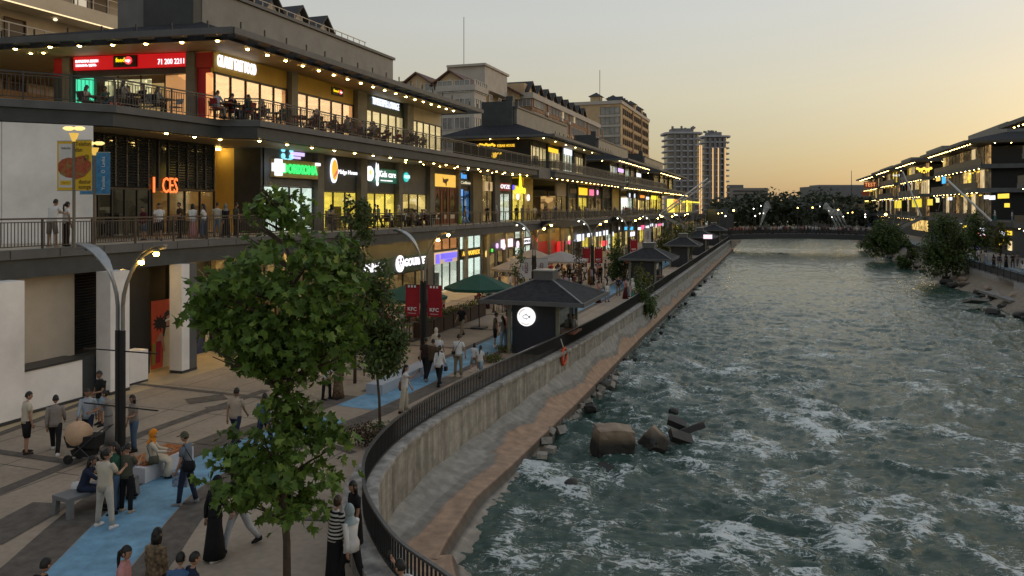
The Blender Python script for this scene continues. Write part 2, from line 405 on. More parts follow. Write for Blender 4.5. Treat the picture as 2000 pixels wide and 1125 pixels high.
for i, p in enumerate(rail_pts):
    nn = nrm_rail[i]; zb = lerp_tab(WALLZ, p.y) + .04*math.sin(p.y*2.1)
    prof = [(p - nn*.46, 0.0), (p - nn*.46, .40), (p + nn*.34, .42), (p + nn*.36, .28), (p + nn*.22, .25), (p + nn*.22, zb-.25)]
    rows.append([(q.x, q.y, z) for q, z in prof])
nn_ = len(rows[0])
wl.v = [q for r in rows for q in r]
wl.f = [(i*nn_+j, (i+1)*nn_+j, (i+1)*nn_+j+1, i*nn_+j+1) for i in range(len(rows)-1) for j in range(nn_-1)]; wl.m = [0]*len(wl.f)
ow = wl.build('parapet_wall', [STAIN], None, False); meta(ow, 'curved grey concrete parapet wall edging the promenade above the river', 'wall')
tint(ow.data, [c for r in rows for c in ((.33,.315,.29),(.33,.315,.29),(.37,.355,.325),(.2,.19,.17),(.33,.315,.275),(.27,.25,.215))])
em = MB(); rows = []; cols_ = []
NC = 46
for i, p in enumerate(rail_pts):
    nn = nrm_rail[i]; zb = lerp_tab(WALLZ, p.y) + .04*math.sin(p.y*2.1)
    e_x = lerp_tab(EDGET, p.y); w_x = lerp_tab(WATT, p.y); r_ = []
    A = Vector((p.x + nn.x*.22, p.y + nn.y*.22, zb)); e_ = Vector((max(e_x, p.x+.5), p.y, -1.42)); 
    if p.y < 17:   # the curve turns away: run the edge out along the normal instead
        e_ = Vector((p.x + nn.x*(2.1 + max(0, 17-p.y)*.05), p.y + nn.y*2.0, -1.42))
    for k in range(NC):
        u = k/(NC-1)
        if u < .62:
            q = A.lerp(e_, u/.62); q.z += -.10*math.sin(u/.62*math.pi) + (fbm(np.array(q.y*.5), np.array(u*3.), 3)-.5)*.03
        else:
            v_ = (u-.62)/.38; wid = max(.05, (w_x - e_x)) if p.y >= 17 else 1.2
            dirn = Vector((1,0,0)) if p.y >= 17 else nn
            q = e_ + dirn*(wid*1.5*v_); q.z = -1.42 - (.20*min(1,v_/.04)) - v_*(.75 if wid > .5 else 1.3)
            q += Vector(((fbm(np.array(q.y*1.7), np.array(0.), 11)-.5)*(.5 if p.y < 23 else 1.0)*v_, 0, (fbm(np.array(q.y*1.1), np.array(v_*2), 5)-.5)*.25*min(1,v_*6)))
        r_.append((float(q.x), float(q.y), float(q.z)))
        w2 = fbm(np.array(p.y*.35), np.array(3.), 21); w3 = fbm(np.array(p.y*3.1), np.array(7.), 22)
        pink = max(0, min(1, (u-.31-.24*(w2-.5)*2-.06*(w3-.5))/.02))*max(0, min(1, (.64-u)/.02))
        g_ = Vector((.32,.305,.27)); pk = Vector((.42,.265,.165)); dk = Vector((.10,.085,.065)); c = g_.lerp(pk, float(pink)*.85)
        if u > .66: c = Vector((.30,.265,.22)).lerp(dk, (u-.66)/.34*.6)
        if -.10 < u-.31-.24*(w2-.5)*2 < .02: c = c.lerp(dk, .38)
        if .60 < u < .655: c = c.lerp(Vector((.03,.025,.02)), .75)
        cols_.append(tuple(c))
    rows.append(r_)
em.v = [q for r in rows for q in r]
em.f = [(i*NC+j, (i+1)*NC+j, (i+1)*NC+j+1, i*NC+j+1) for i in range(len(rows)-1) for j in range(NC-1)]; em.m = [0]*len(em.f)
eo = em.build('embankment', [SLOPE], None, False); meta(eo, 'sloping silt stained concrete embankment below the parapet', None, None, 'structure'); tint(eo.data, cols_)

# right bank terrain
rb = MB(); xs = [(17.6,-2.6),(19.0,-1.75),(20.0,-1.0),(21.3,-.55),(21.5,.0),(24,-.05),(34,0.),(600,0.)]; rows = []
ys = [40+3*k for k in range(45)] + [180+20*k for k in range(25)]
for y in ys:
    r_ = []
    for i, (x, z) in enumerate(xs):
        w = 1. if i < 4 else 0.
        r_.append((x + w*1.5*float(fbm(np.array(y*.16), np.array(i*.6), 31)-.5)*2 + (0 if y > 70 else (70-y)*.03), y, z + w*.5*float(fbm(np.array(y*.5), np.array(i*1.3), 37)-.5)))
    rows.append(r_)
k_ = len(xs); rb.v = [q for r in rows for q in r]; rb.f = [(i*k_+j, i*k_+j+1, (i+1)*k_+j+1, (i+1)*k_+j) for i in range(len(rows)-1) for j in range(k_-1)]; rb.m = [0]*len(rb.f)
ro = rb.build('riverbank', [SLOPE], None, True); meta(ro, 'rocky right river bank with walkway above', None, None, 'structure')
tint(ro.data, [((.24,.195,.145) if i < 4 else (.26,.25,.235)) for r in rows for i in range(k_)])
rl2 = MB(); rl2.box(24.2, 26.2, 60, 200, .02, .03); rl2.build('cycle_lane', [M('pale_blue_lane', (.20,.27,.33), .8, .2, 1)], ro)

# ------------------------------------------------------------------ the river
def river():
    # rows follow the distance so that waves stay about the same size in view
    ss = [6.]
    while ss[-1] < 175: ss.append(ss[-1] + max(.055, ss[-1]*.0042))
    while ss[-1] < 640: ss.append(ss[-1] + 3.)
    ss = np.array(ss); nt = 300; tt = np.linspace(-9.6, 21.5, nt)
    Sg, Tg = np.meshgrid(ss, tt, indexing='ij')
    # warp so that crests bend
    wx = (fbm(Tg*.18, Sg*.10, 50)-.5)*5; wy = (fbm(Tg*.15, Sg*.12, 60)-.5)*7
    X = Tg + wx; Y = Sg + wy
    big = 1-np.abs(2*fbm(X*.30, Y*.22, 70, 3)-1)           # ridges
    mid = 1-np.abs(2*fbm(X*.62, Y*.85, 80, 3)-1)
    sm = 1-np.abs(2*fbm(X*1.4, Y*3.0, 90, 3)-1)
    fine = fbm(X*2.6, Y*6.0, 95, 2)
    calm = np.clip(1.25-Sg/110, .46, 1); rough = calm*np.clip(fbm(Tg*.10+9, Sg*.05, 99)*1.7, .55, 1.25)
    Z = -1.8 + rough*((big-.75)*.40 + (mid-.75)*.34 + (sm-.72)*.24 + (fine-.5)*.13)
    foam = (big**5)*.45 + (mid**8)*.50 + (sm**6)*.10 + (fbm(X*1.1, Y*.8, 110, 5)-.5)*1.0
    hot = np.zeros_like(foam)
    for (px, py, r, w) in HOT:
        gx, gy = G(px, py, -1.8)
        hot += w*np.exp(-(((Tg-gx)/r)**2 + ((Sg-gy)/(r*1.15))**2))
    foam = foam + hot*.35
    foam *= np.clip(1.15-Sg/170, .40, 1)
    me = bpy.data.meshes.new('river_water')
    V = np.stack([Tg, Sg, Z], -1).reshape(-1, 3); ns = len(ss)
    i, j = np.meshgrid(np.arange(ns-1), np.arange(nt-1), indexing='ij'); a = (i*nt+j).ravel()
    F = np.stack([a, a+1, a+nt+1, a+nt], -1)
    me.vertices.add(len(V)); me.vertices.foreach_set('co', V.astype(np.float32).ravel())
    me.loops.add(F.size); me.loops.foreach_set('vertex_index', F.astype(np.int32).ravel())
    me.polygons.add(len(F)); me.polygons.foreach_set('loop_start', np.arange(0, F.size, 4, dtype=np.int32))
    me.polygons.foreach_set('use_smooth', np.ones(len(F), dtype=bool))
    me.update(calc_edges=True)
    a2 = me.attributes.new('chop', 'FLOAT', 'POINT'); a2.data.foreach_set('value', calm.astype(np.float32).ravel())
    at = me.attributes.new('foam', 'FLOAT', 'POINT'); at.data.foreach_set('value', foam.astype(np.float32).ravel())
    o = bpy.data.objects.new('river_water', me); col.objects.link(o)
    m = bpy.data.materials.new('turbulent_river_water'); n, l = nodes(m); b = n['Principled BSDF']
    tc = n.new('ShaderNodeTexCoord'); mp = n.new('ShaderNodeMapping'); mp.inputs['Scale'].default_value = (.62, 1.5, 1); l.new(tc.outputs['Object'], mp.inputs[0])
    def nz(sc, det, rg=.6, dist=0.):
        k = n.new('ShaderNodeTexNoise'); k.inputs['Scale'].default_value = sc; k.inputs['Detail'].default_value = det
        k.inputs['Roughness'].default_value = rg; k.inputs['Distortion'].default_value = dist; l.new(mp.outputs[0], k.inputs['Vector']); return k.outputs['Fac']
    fa = n.new('ShaderNodeAttribute'); fa.attribute_name = 'foam'
    def mth(op, a, b_=None, c_=None):
        k = n.new('ShaderNodeMath'); k.operation = op
        for i, v in enumerate((a, b_, c_)):
            if v is None: continue
            if isinstance(v, (int, float)): k.inputs[i].default_value = v
            else: l.new(v, k.inputs[i])
        return k.outputs[0]
    d1 = nz(1.7, 9, .62, 1.6); d2 = nz(6., 8, .7, .8)
    line = mth('POWER', mth('SUBTRACT', 1., mth('ABSOLUTE', mth('MULTIPLY_ADD', d1, 2., -1.))), 9.)     # thin wandering foam lines
    ad = n.new('ShaderNodeMath'); ad.operation = 'MULTIPLY_ADD'; l.new(line, ad.inputs[0]); ad.inputs[1].default_value = .62; mp2 = n.new('ShaderNodeMapping'); mp2.inputs['Scale'].default_value = (1.5, .55, 1); mp2.inputs['Rotation'].default_value = (0, 0, .22); l.new(tc.outputs['Object'], mp2.inputs[0])
    d3 = n.new('ShaderNodeTexNoise'); d3.inputs['Scale'].default_value = 1.3; d3.inputs['Detail'].default_value = 8; d3.inputs['Roughness'].default_value = .66; d3.inputs['Distortion'].default_value = 1.1; l.new(mp2.outputs[0], d3.inputs['Vector'])
    ln2 = mth('POWER', mth('SUBTRACT', 1., mth('ABSOLUTE', mth('MULTIPLY_ADD', d3.outputs['Fac'], 2., -1.))), 16.)     # streaks drawn out along the current
    l.new(mth('ADD', mth('MULTIPLY', ln2, .25), mth('MULTIPLY_ADD', d2, 1.5, -.92)), ad.inputs[2])
    sm_ = n.new('ShaderNodeMath'); sm_.operation = 'ADD'; l.new(fa.outputs['Fac'], sm_.inputs[0]); l.new(ad.outputs[0], sm_.inputs[1])
    mr = n.new('ShaderNodeMapRange'); mr.interpolation_type = 'SMOOTHSTEP'; mr.inputs[1].default_value = .76; mr.inputs[2].default_value = 1.25; l.new(sm_.outputs[0], mr.inputs[0])
    deep = n.new('ShaderNodeMix'); deep.data_type = 'RGBA'; deep.inputs[6].default_value = (.010,.036,.026,1); deep.inputs[7].default_value = (.055,.108,.080,1)
    l.new(nz(.5, 5), deep.inputs[0])
    mx = n.new('ShaderNodeMix'); mx.data_type = 'RGBA'; mx.inputs[7].default_value = (.66,.70,.68,1)
    l.new(mr.outputs[0], mx.inputs[0]); l.new(deep.outputs[2], mx.inputs[6]); l.new(mx.outputs[2], b.inputs['Base Color'])
    ca = n.new('ShaderNodeAttribute'); ca.attribute_name = 'chop'
    rr = n.new('ShaderNodeMapRange'); rr.inputs[3].default_value = .10; rr.inputs[4].default_value = .75; l.new(mr.outputs[0], rr.inputs[0]); l.new(mth('ADD', rr.outputs[0], mth('MULTIPLY', mth('SUBTRACT', 1., ca.outputs['Fac']), .10)), b.inputs['Roughness'])
    b.inputs['IOR'].default_value = 1.42
    bp = n.new('ShaderNodeBump'); l.new(mth('MULTIPLY', ca.outputs['Fac'], .85), bp.inputs['Strength']); bp.inputs['Distance'].default_value = .07
    l.new(nz(5.5, 8, .68, .8), bp.inputs['Height']); l.new(bp.outputs[0], b.inputs['Normal'])
    me.materials.append(m)
    return meta(o, 'turbulent grey green river with white foam', None, None, 'structure')
HOT = [(1185,935,.7,.3),(1290,905,.6,.35),(1365,880,.7,.4),(1110,965,.5,.6),(1620,830,2.2,1.0),(1560,860,1.6,.8),(1650,1040,1.5,1.),(1700,960,1.3,.8),(1370,715,1.8,1.),(1600,640,3,1.),(1480,700,2,.6),(1420,870,1.5,.6),
       (1590,1090,1.2,.8),(1450,1040,1.0,.7),(1900,900,1.5,.6),(1960,1000,1.2,.8),(1840,780,2,.4),(1350,760,1.5,.5),(1250,760,1,.5),(1500,935,1,.7),(1680,820,1.5,.6),(1330,1110,.8,.6)]
river()
# ------------------------------------------------------------------ shared architectural pieces
def ring_lamp():
    mb = MB(); n = 10
    mb.disc((0,0,-.015), .12, (0,0,1), n, .015, 0)
    mb.loft([[(.085*math.cos(2*math.pi*k/n)*q, .085*math.sin(2*math.pi*k/n)*q, -.015-h) for k in range(n)] for q, h in ((1,0),(.8,.035),(.3,.055))], 1)
    return mesh_of(mb, 'downlight', [STEEL, DOWN])
LAMP = ring_lamp()
def downlight(parent, x, y, z, sc=1.): return share(LAMP, 'downlight', parent, (x, y, z), 0, (sc, sc, sc))
def window_mesh(name, w, h, nx, nz, fm, gm, fr=.06, dep=.10):
    """local: width along y, height along z, outer face towards +x"""
    mb = MB(); mb.box(-dep, -dep+.02, -w/2+.01, w/2-.01, .01, h-.01, 1)
    for z0 in (0, h-fr): mb.box(-dep-.01, .02, -w/2, w/2, z0, z0+fr, 0)
    for k in range(nx+1):
        y = -w/2 + (w-fr)*k/nx; mb.box(-dep+.022, .018, y, y+fr, fr, h-fr, 0)
    for k in range(1, nz):
        z = h*k/nz; mb.box(-dep+.022, .014, -w/2+fr, w/2-fr, z-fr/2, z+fr/2, 0)
    return mesh_of(mb, name, [fm, gm])
def room(parent, s0, s1, t, z0, z1, mat, dep=2.4, goods=0, goods_mat=None, name='shop_interior'):
    """a real recessed room behind the glass, river side open (t = glass plane)"""
    mb = MB(); a, b = t-dep, t-.04
    P = lambda x, y, z: (x, y, z)
    mb.poly([P(a,s0,z0),P(a,s1,z0),P(a,s1,z1),P(a,s0,z1)]); mb.poly([P(a,s0,z0),P(a,s0,z1),P(b,s0,z1),P(b,s0,z0)])
    mb.poly([P(a,s1,z0),P(b,s1,z0),P(b,s1,z1),P(a,s1,z1)]); mb.poly([P(a,s0,z1),P(a,s1,z1),P(b,s1,z1),P(b,s0,z1)])
    mb.poly([P(a,s0,z0),P(b,s0,z0),P(b,s1,z0),P(a,s1,z0)])
    r = mb.build(name, [mat], parent)
    if goods:
        g = MB()
        for k in range(goods):
            y = s0+.25+(s1-s0-.5)*random.random(); h = random.uniform(.5, 1.5)
            g.box(a+.1+random.random()*dep*.5, a+.5+random.random()*dep*.5, y, y+random.uniform(.2,.7), z0+.02, z0+h)
        g.build('display_stand', [goods_mat or DARKG], r)
    return r
def shopfront(parent, s0, s1, t, z0, z1, n, mat, dep=2.4, frame=DARK, goods=0, transom=None, name='shop_window'):
    room(parent, s0+.03, s1-.03, t, z0, z1, mat, dep, goods)
    fb = MB(); w = .07
    fb.box(t-.06, t+.06, s0, s1, z0, z0+w); fb.box(t-.06, t+.06, s0, s1, z1-w, z1)
    for k in range(n+1):
        y = s0+(s1-s0-w)*k/n; fb.box(t-.05, t+.055, y, y+w, z0+w, z1-w)
    if transom: fb.box(t-.045, t+.05, s0+w, s1-w, transom, transom+w)
    f = fb.build(name, [frame], parent)
    for k in range(n):
        y0 = s0+(s1-s0-w)*k/n+w; y1 = s0+(s1-s0-w)*(k+1)/n
        p = MB(); p.box(t-.012, t+.004, y0-.01, y1+.01, z0+w-.01, z1-w+.01); p.build('pane', [GLASS], f)
    return f
TEXTS = []
def words(parent, s, width, height, pos, face, mat, depth_=.03, name='lettering', bold=0.):
    """raised lettering; face 'R' looks to the river (+x), 'F' looks down-river (-y), or an angle about z"""
    cu = bpy.data.curves.new(name, 'FONT'); cu.body = s; cu.align_x = 'CENTER'; cu.align_y = 'CENTER'
    cu.extrude = depth_/2; cu.size = 1; cu.resolution_u = 2; cu.offset = bold
    cu.materials.append(mat)
    o = bpy.data.objects.new(name, cu); col.objects.link(o)
    off = BASE.get(parent.name, Vector()) if parent else Vector()
    o.parent = parent; o.location = Vector(pos) - off
    rz = {'R': R(90), 'F': 0., 'L': R(-90)}.get(face, face)
    o.rotation_euler = (R(90), 0, rz); TEXTS.append((o, width, height)); return o
SG = 'illuminated shop signs of the riverside mall'
def rsign(label, px0, px1, py, hpx, t, pmat, text=None, tmat=None, cat='sign', th=.10, twf=.86, thf=.5, name='shop_sign', bold=.0, dy=0):
    s0, s1 = S(px0, t), S(px1, t); sm = (s0+s1)/2; pm_ = (px0+px1)/2; sm2 = S(pm_, t)
    zc = Zt(pm_, py, t); h = hpx*depth(t, sm2)/1500.
    r = thing(name, label, cat, (t, sm, zc-h/2), SG)
    if pmat:
        mb = MB(); mb.box(t, t+th, s0, s1, zc-h/2, zc+h/2); mb.build('sign_panel', [pmat], r)
    if text: words(r, text, (s1-s0)*twf, h*thf, (t+th+.035, sm, zc+dy*h), 'R', tmat, .05, bold=bold)
    return r, s0, s1, zc, h
def roundsign(label, px, py, rpx, t, mat, rim=None, text=None, tmat=None):
    s = S(px, t); d = depth(t, s); z = Zt(px, py, t); r_ = rpx*d/1500.
    ry = r_
    r = thing('round_sign', label, 'sign', (t, s, z-r_), SG)
    mb = MB(); mb.disc((t,s,z), r_, (1,0,0), 24, .12); mb.build('sign_disc', [mat], r)
    if rim:
        m2 = MB(); m2.disc((t-.03,s,z), r_*1.1, (1,0,0), 24, .12); m2.build('rim', [rim], r)
    if text: words(r, text, r_*1.4, r_*.6, (t+.15,s,z), 'R', tmat, .03)
    return r
def railing(name, label, pts, z, h=1.05, post=2.1, bal=None, glassy=False, m=DARKG, cat='railing', group='balcony railings of the mall', rails=1, solo=0):
    base = pts[0]; r = thing(name, label, cat, (base[0], base[1], z), group)
    top = MB(); 
    for a, b in zip(pts, pts[1:]):
        top.beam((a[0],a[1],z+h), (b[0],b[1],z+h), .07, .06)
        for q in range(rails): top.beam((a[0],a[1],z+.10+q*(h-.22)), (b[0],b[1],z+.10+q*(h-.22)), .035, .035)
    top.build('rail', [m], r)
    pmb = MB(); pmb.box(-.03,.03,-.03,.03,0,h-.03); pme = mesh_of(pmb, 'post', [m])
    bmb = MB(); bmb.box(-.011,.011,-.011,.011,.115,h-.13 if rails > 1 else h-.03); bme = mesh_of(bmb, 'baluster', [m])
    rest = MB(); cnt = 0
    for a, b in zip(pts, pts[1:]):
        L = math.hypot(b[0]-a[0], b[1]-a[1]); an = math.atan2(b[1]-a[1], b[0]-a[0]); n = max(1, round(L/post))
        for k in range(n):
            u = k/n; share(pme, 'post', r, (a[0]+(b[0]-a[0])*u, a[1]+(b[1]-a[1])*u, z), an)
        if bal:
            nb = int(L/bal)
            for k in range(nb):
                u = (k+.5)/nb; x, y = a[0]+(b[0]-a[0])*u, a[1]+(b[1]-a[1])*u
                if cnt < solo: share(bme, 'baluster', r, (x, y, z), an); cnt += 1
                else: rest.obox((x,y,z+h/2), .018, .018, h-.26, an)
        if glassy:
            g = MB(); g.beam((a[0],a[1],z+h/2), (b[0],b[1],z+h/2), .015, h-.28); g.build('mesh_panel', [MESHP], r)
    if rest.v: rest.build('baluster', [m], r, stuff=True)
    return r
def meshpanel():
    m = bpy.data.materials.new('fine_mesh_panel'); n, l = nodes(m); b = n['Principled BSDF']; b.inputs['Base Color'].default_value = (.02,.021,.021,1); b.inputs['Roughness'].default_value = .6
    t = n.new('ShaderNodeBsdfTransparent'); mx = n.new('ShaderNodeMixShader'); mx.inputs[0].default_value = .68; l.new(t.outputs[0], mx.inputs[1]); l.new(b.outputs[0], mx.inputs[2]); l.new(mx.outputs[0], n['Material Output'].inputs[0]); return m
MESHP = meshpanel()

# ------------------------------------------------------------------ the long two storey podium of the mall (ground floor shops + first terrace)
Z2, Z3 = 5.65, 11.45
pod = thing('mall_podium', 'long dark grey two storey riverside mall podium on the left bank', 'building', (-30, 24, 0))
mb = MB(); mb.box(-60, -24.5, -5, 262, 4.72, Z2-.02); mb.build('floor_slab', [CHAR], pod)
mb = MB(); mb.box(-24.5, -24.28, -5, 262, Z2-.32, Z2); mb.build('edge_beam', [CHAR2], pod)
mb = MB(); mb.box(-24.5, -24.40, -5, 262, 4.66, Z2-.33); mb.build('fascia', [CHAR], pod)
mb = MB(); mb.box(-60, -24.52, -5, 262, Z2-.02, Z2); mb.build('terrace_floor', [TERRACE], pod)
jt = MB(); jt.box(-24.285,-24.27,-.012,.012,Z2-.3,Z2-.02); jm = mesh_of(jt, 'panel_joint', [DARK])
for k in range(70): share(jm, 'panel_joint', pod, (0, 17+k*1.9, 0))
mb = MB(); mb.box(-24.28, -23.2, 80.5, 89, 5.0, Z2-.05); mb.build('bay_slab', [DARK], pod)
mb = MB(); mb.box(-24.28, -23.0, 119, 128, 5.0, Z2-.05); mb.build('bay_slab', [DARK], pod)
# solid core behind the shops
mb = MB(); mb.box(-60, -29.2, 18, 262, 0.01, 4.715); mb.build('core_wall', [DARK], pod)
# ground floor, near end: white pillars, recessed wall, louvres and plinths
def pillar(x0,x1,y0,y1,z1,m,lab=None,foot=True):
    mb = MB(); mb.box(x0,x1,y0,y1,.12,z1); o = mb.build('column', [m], pod, label=lab)
    if foot:
        f = MB(); f.box(x0-.0,x1+.012,y0-.012,y1+.012,0,.12); f.build('column_base', [DARKG], o)
pillar(-24.45,-23.7,12.0,18.95,4.66,WHITEW,'broad white column')
pillar(-24.45,-23.75,22.5,23.4,4.66,WHITEW); pillar(-24.6,-23.95,26.4,26.85,4.66,WHITEW); 
pillar(-24.6,-24.0,26.86,27.35,4.66,CHAR2)
mb = MB(); mb.box(-26.0,-25.2,16,22.2,0.01,4.715); mb.build('recessed_wall', [BEIGEW], pod)
mb = MB(); mb.box(-26.0,-25.3,22.21,26.0,0.01,4.715); w_ = mb.build('recessed_wall', [DARK], pod)
lv = MB(); lv.obox((-25.22,23.2,0), .12, 1.95, .045, 0, 0, 0, R(35)); lvm = mesh_of(lv, 'louvre_slat', [DARK])
for k in range(26): share(lvm, 'louvre_slat', pod, (0,0,1.75+k*.112))
mb = MB(); mb.box(-25.18,-24.25,19.0,21.7,.1,1.48); mb.build('low_wall', [WHITEW], pod)
mb = MB(); mb.box(-25.18,-24.2,18.97,21.74,1.482,1.56); mb.build('wall_coping', [DARKG], pod)
mb = MB(); mb.box(-25.18,-24.2,18.97,21.74,0,.1); mb.build('wall_base', [DARKG], pod)
mb = MB(); mb.box(-25.18,-24.55,21.76,23.9,0,1.5); mb.build('equipment_box', [CHAR], pod)
mb = MB(); mb.box(-25.0,-24.3,23.95,24.9,.08,1.3); mb.build('low_wall', [WHITEW], pod)
mb = MB(); mb.box(-25.0,-24.3,23.95,24.9,0,.08); mb.build('wall_base', [DARKG], pod)
TL1 = -26.5
# dark pillars of the arcade
s_ = 31.5
pl = MB(); pl.box(-26.52,-26.2,-.3,.3,0.01,4.71); plm = mesh_of(pl, 'column', [PIL])
while s_ < 235:
    if not S(697,TL1) < s_ < S(895,TL1): share(plm, 'column', pod, (0, s_, 0))
    s_ += 5.4 if s_ < 140 else 9
LAMP2 = LAMP.copy(); LAMP2.materials[1] = E('arcade_lamp', (1,.62,.18), 380)
for k in range(26): share(LAMP2, 'downlight', pod, (-25.3, 24.6+k*3.1, 4.655))
# shop bays of the ground floor, surveyed from the photo: px0, px1, panes, interior
L_WARM = lit('warm_shop_light', (1,.68,.22), 1.25, 1.2)
L_YEL = lit('yellow_shop_light', (1,.70,.10), 1.45, .9, .6)
L_WHITE = lit('white_shop_light', (.95,.95,.80), 1.15, 1.0, .55)
L_BRIGHT = lit('bright_white_shop_light', (.93,1.,.88), 1.25, .5, .8)
L_DIM = lit('dim_shop_light', (1,.60,.22), .36, 1.1, .2)
L_GOLD = lit('pale_gold_blinds', (1,.74,.38), .82, .6, .75)
L_ORANGE = lit('orange_restaurant_light', (1,.42,.15), .95, .8, .6)
L_DARK = lit('faint_shop_glow', (.8,.6,.35), .07, 1.0, .2)  # dark rooms given a slight glow of their own
L_RED = lit('red_shop_light', (1,.05,.04), .55, .6, .5)
def bay1(px0, px1, z0, z1, n, mat, **k):
    return shopfront(pod, S(px0,TL1), S(px1,TL1), TL1, z0, z1, n, mat, **k)
used = []
def wall1(px0, px1, z0, z1, m=CHAR):
    mb = MB(); mb.box(TL1-.2, TL1, S(px0,TL1), S(px1,TL1), z0, z1); mb.build('wall_panel', [m], pod)
wall1(330, 415, 0.01, 4.715, DARK); bay1(416, 560, .1, 4.0, 6, L_DIM, goods=6); bay1(562, 698, .1, 4.2, 5, L_DIM, goods=6)
wall1(416, 698, 4.0, 4.715, DARK)
wall1(699, 836, 2.2, 4.715, CHAR); bay1(702, 834, .1, 2.2, 5, L_DIM, goods=5)
bay1(847, 893, .1, 2.75, 3, L_WHITE, goods=5); wall1(847, 893, 2.75, 3.5, CHAR); bay1(847, 893, 3.5, 4.6, 3, L_ORANGE)
bay1(897, 939, .1, 2.5, 3, L_BRIGHT); wall1(897,939,2.5,3.3,DARK); bay1(897, 939, 3.3, 4.6, 3, L_BRIGHT)
wall1(836, 847, 0.01, 4.715, CHAR2); wall1(893, 897, 0.01, 4.715, CHAR2); wall1(939,943,0.01,4.715,CHAR2)
bay1(943, 967, .1, 2.6, 2, L_DIM); wall1(943,967,2.6,4.715,DARK); wall1(967,971,0.01,4.715,CHAR2)
bay1(971, 1003, .1, 2.8, 3, L_DIM, goods=3); wall1(971,1003,2.8,4.715,CHAR2); bay1(1005,1036,.1,2.9,3,L_WHITE); wall1(1005,1036,2.9,3.7,DARK); bay1(1005,1036,3.7,4.65,3,L_WHITE)
wall1(1003,1005,0.01,4.715,DARK); wall1(1036,1040,0.01,4.715,DARK)
wall1(1040,1084,0.01,3.0,M('red_hoarding',(.42,.012,.015),.5,.12,1)); wall1(1040,1084,3.0,3.9,M('ochre_panel',(.22,.15,.05),.6,.2,1)); wall1(1040,1084,3.9,4.715,DARK)
wall1(1084,1102,.01,2.4,M('red_hoarding',(.42,.012,.015),.5,.12,1)); wall1(1084,1102,2.4,4.715,M('ochre_panel',(.22,.15,.05),.6,.2,1)); 
px = 1102; rnd = random.Random(5)
while px < 1402:
    w = rnd.choice((13,15,17)) if px < 1200 else rnd.choice((8,9,11))
    mt = rnd.choice((L_DIM, L_WARM, L_DIM, L_WHITE, L_YEL, L_DARK))
    bay1(px+.6, px+w-.8, .1, 2.7, 2, mt); wall1(px, px+w-.4, 2.7, 4.715, rnd.choice((CHAR, DARK, CHAR2))); wall1(px+w-.8, px+w+.6, .01, 2.7, DARK)
    px += w

# ------------------------------------------------------------------ pavilions on the podium: first terrace shops, second terrace, roof
def slab_edge(parent, pts, zlo, zhi, back=-48, m=CHAR, m2=CHAR2):
    poly = pts + [(back, pts[-1][1]), (back, pts[0][1])]
    mb = MB(); mb.prism([(a-.16 if i < len(pts) else a, b) for i, (a, b) in enumerate(poly)], zlo, zhi-.34); mb.build('floor_slab', [m, ], parent)
    mb = MB(); mb.prism(poly, zhi-.33, zhi-.02); mb.build('edge_beam', [m2], parent)
    mb = MB(); mb.prism([(a-.12 if i < len(pts) else a, b) for i, (a, b) in enumerate(poly)], zhi-.018, zhi); mb.build('terrace_floor', [TERRACE], parent)
def roof_on(parent, eave, z, inner, zi, inset=1.25, slats=True, za=None):
    """hip roof: eave polygon (front-left, front-right corner, far corner, far-left) at z, up to the inner rectangle at zi"""
    A, B, C, Dd = [Vector((*p, 0)) for p in eave]; a, b, c, d = [Vector((*p, 0)) for p in inner]
    Bi = Vector((B.x-inset, B.y+inset*.9, 0)); Ci = Vector((C.x-inset, C.y-inset*.5, 0)); Ai = Vector((A.x, A.y+inset, 0)); Di = Vector((Dd.x, Dd.y-inset*.5, 0))
    up = lambda p, h: (p.x, p.y, h)
    mb = MB()
    mb.poly([up(Ai,z+.42), up(Bi,z+.42), up(b,zi), up(a,za or zi)]); mb.poly([up(Bi,z+.42), up(Ci,z+.42), up(c,zi), up(b,zi)])
    mb.poly([up(Ci,z+.42), up(Di,z+.42), up(d,zi), up(c,zi)]); mb.poly([up(Di,z+.42), up(Ai,z+.42), up(a,za or zi), up(d,zi)])
    mb.poly([up(Ai,z), up(Ai,z+.42), up(Bi,z+.42), up(Bi,z)][::-1]); mb.poly([up(Bi,z), up(Bi,z+.42), up(Ci,z+.42), up(Ci,z)][::-1]); mb.poly([up(Ci,z), up(Ci,z+.42), up(Di,z+.42), up(Di,z)][::-1])
    rf = mb.build('roof', [ROOF], parent)
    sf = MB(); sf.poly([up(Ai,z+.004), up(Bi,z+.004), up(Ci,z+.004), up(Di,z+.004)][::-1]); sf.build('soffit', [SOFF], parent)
    eb = MB()
    for p, q in ((A,B),(B,C),(C,Dd)): eb.beam((p.x,p.y,z+.13), (q.x,q.y,z+.13), .16, .30)
    eb.build('eave_beam', [CHAR2], rf)
    for p, q, pi, qi in ((A,B,Ai,Bi),(B,C,Bi,Ci)):
        L = (q-p).length; n = max(3, int(L/1.75))
        for k in range(n):
            u = (k+.3)/n; u2 = (k+.78)/n
            if slats:
                sl = MB(); f = lambda P_, Q_, w_: P_.lerp(Q_, w_)
                a0, a1, b0, b1 = f(p,q,u), f(p,q,u2), f(pi,qi,u), f(pi,qi,u2)
                a0, a1 = a0.lerp(b0,.08), a1.lerp(b1,.08)
                sl.add([up(v_, h_) for h_ in (z+.16, z+.21) for v_ in (a0,a1,b1,b0)], [(0,3,2,1),(4,5,6,7),(0,1,5,4),(1,2,6,5),(2,3,7,6),(3,0,4,7)])
                sl.build('eave_louvre', [GREYP], rf)
            st = MB(); q_ = p.lerp(q,u); st.box(q_.x-.03,q_.x+.03,q_.y-.03,q_.y+.03,z+.28,z+.62); st.build('eave_bracket', [DARK], rf)
    return rf
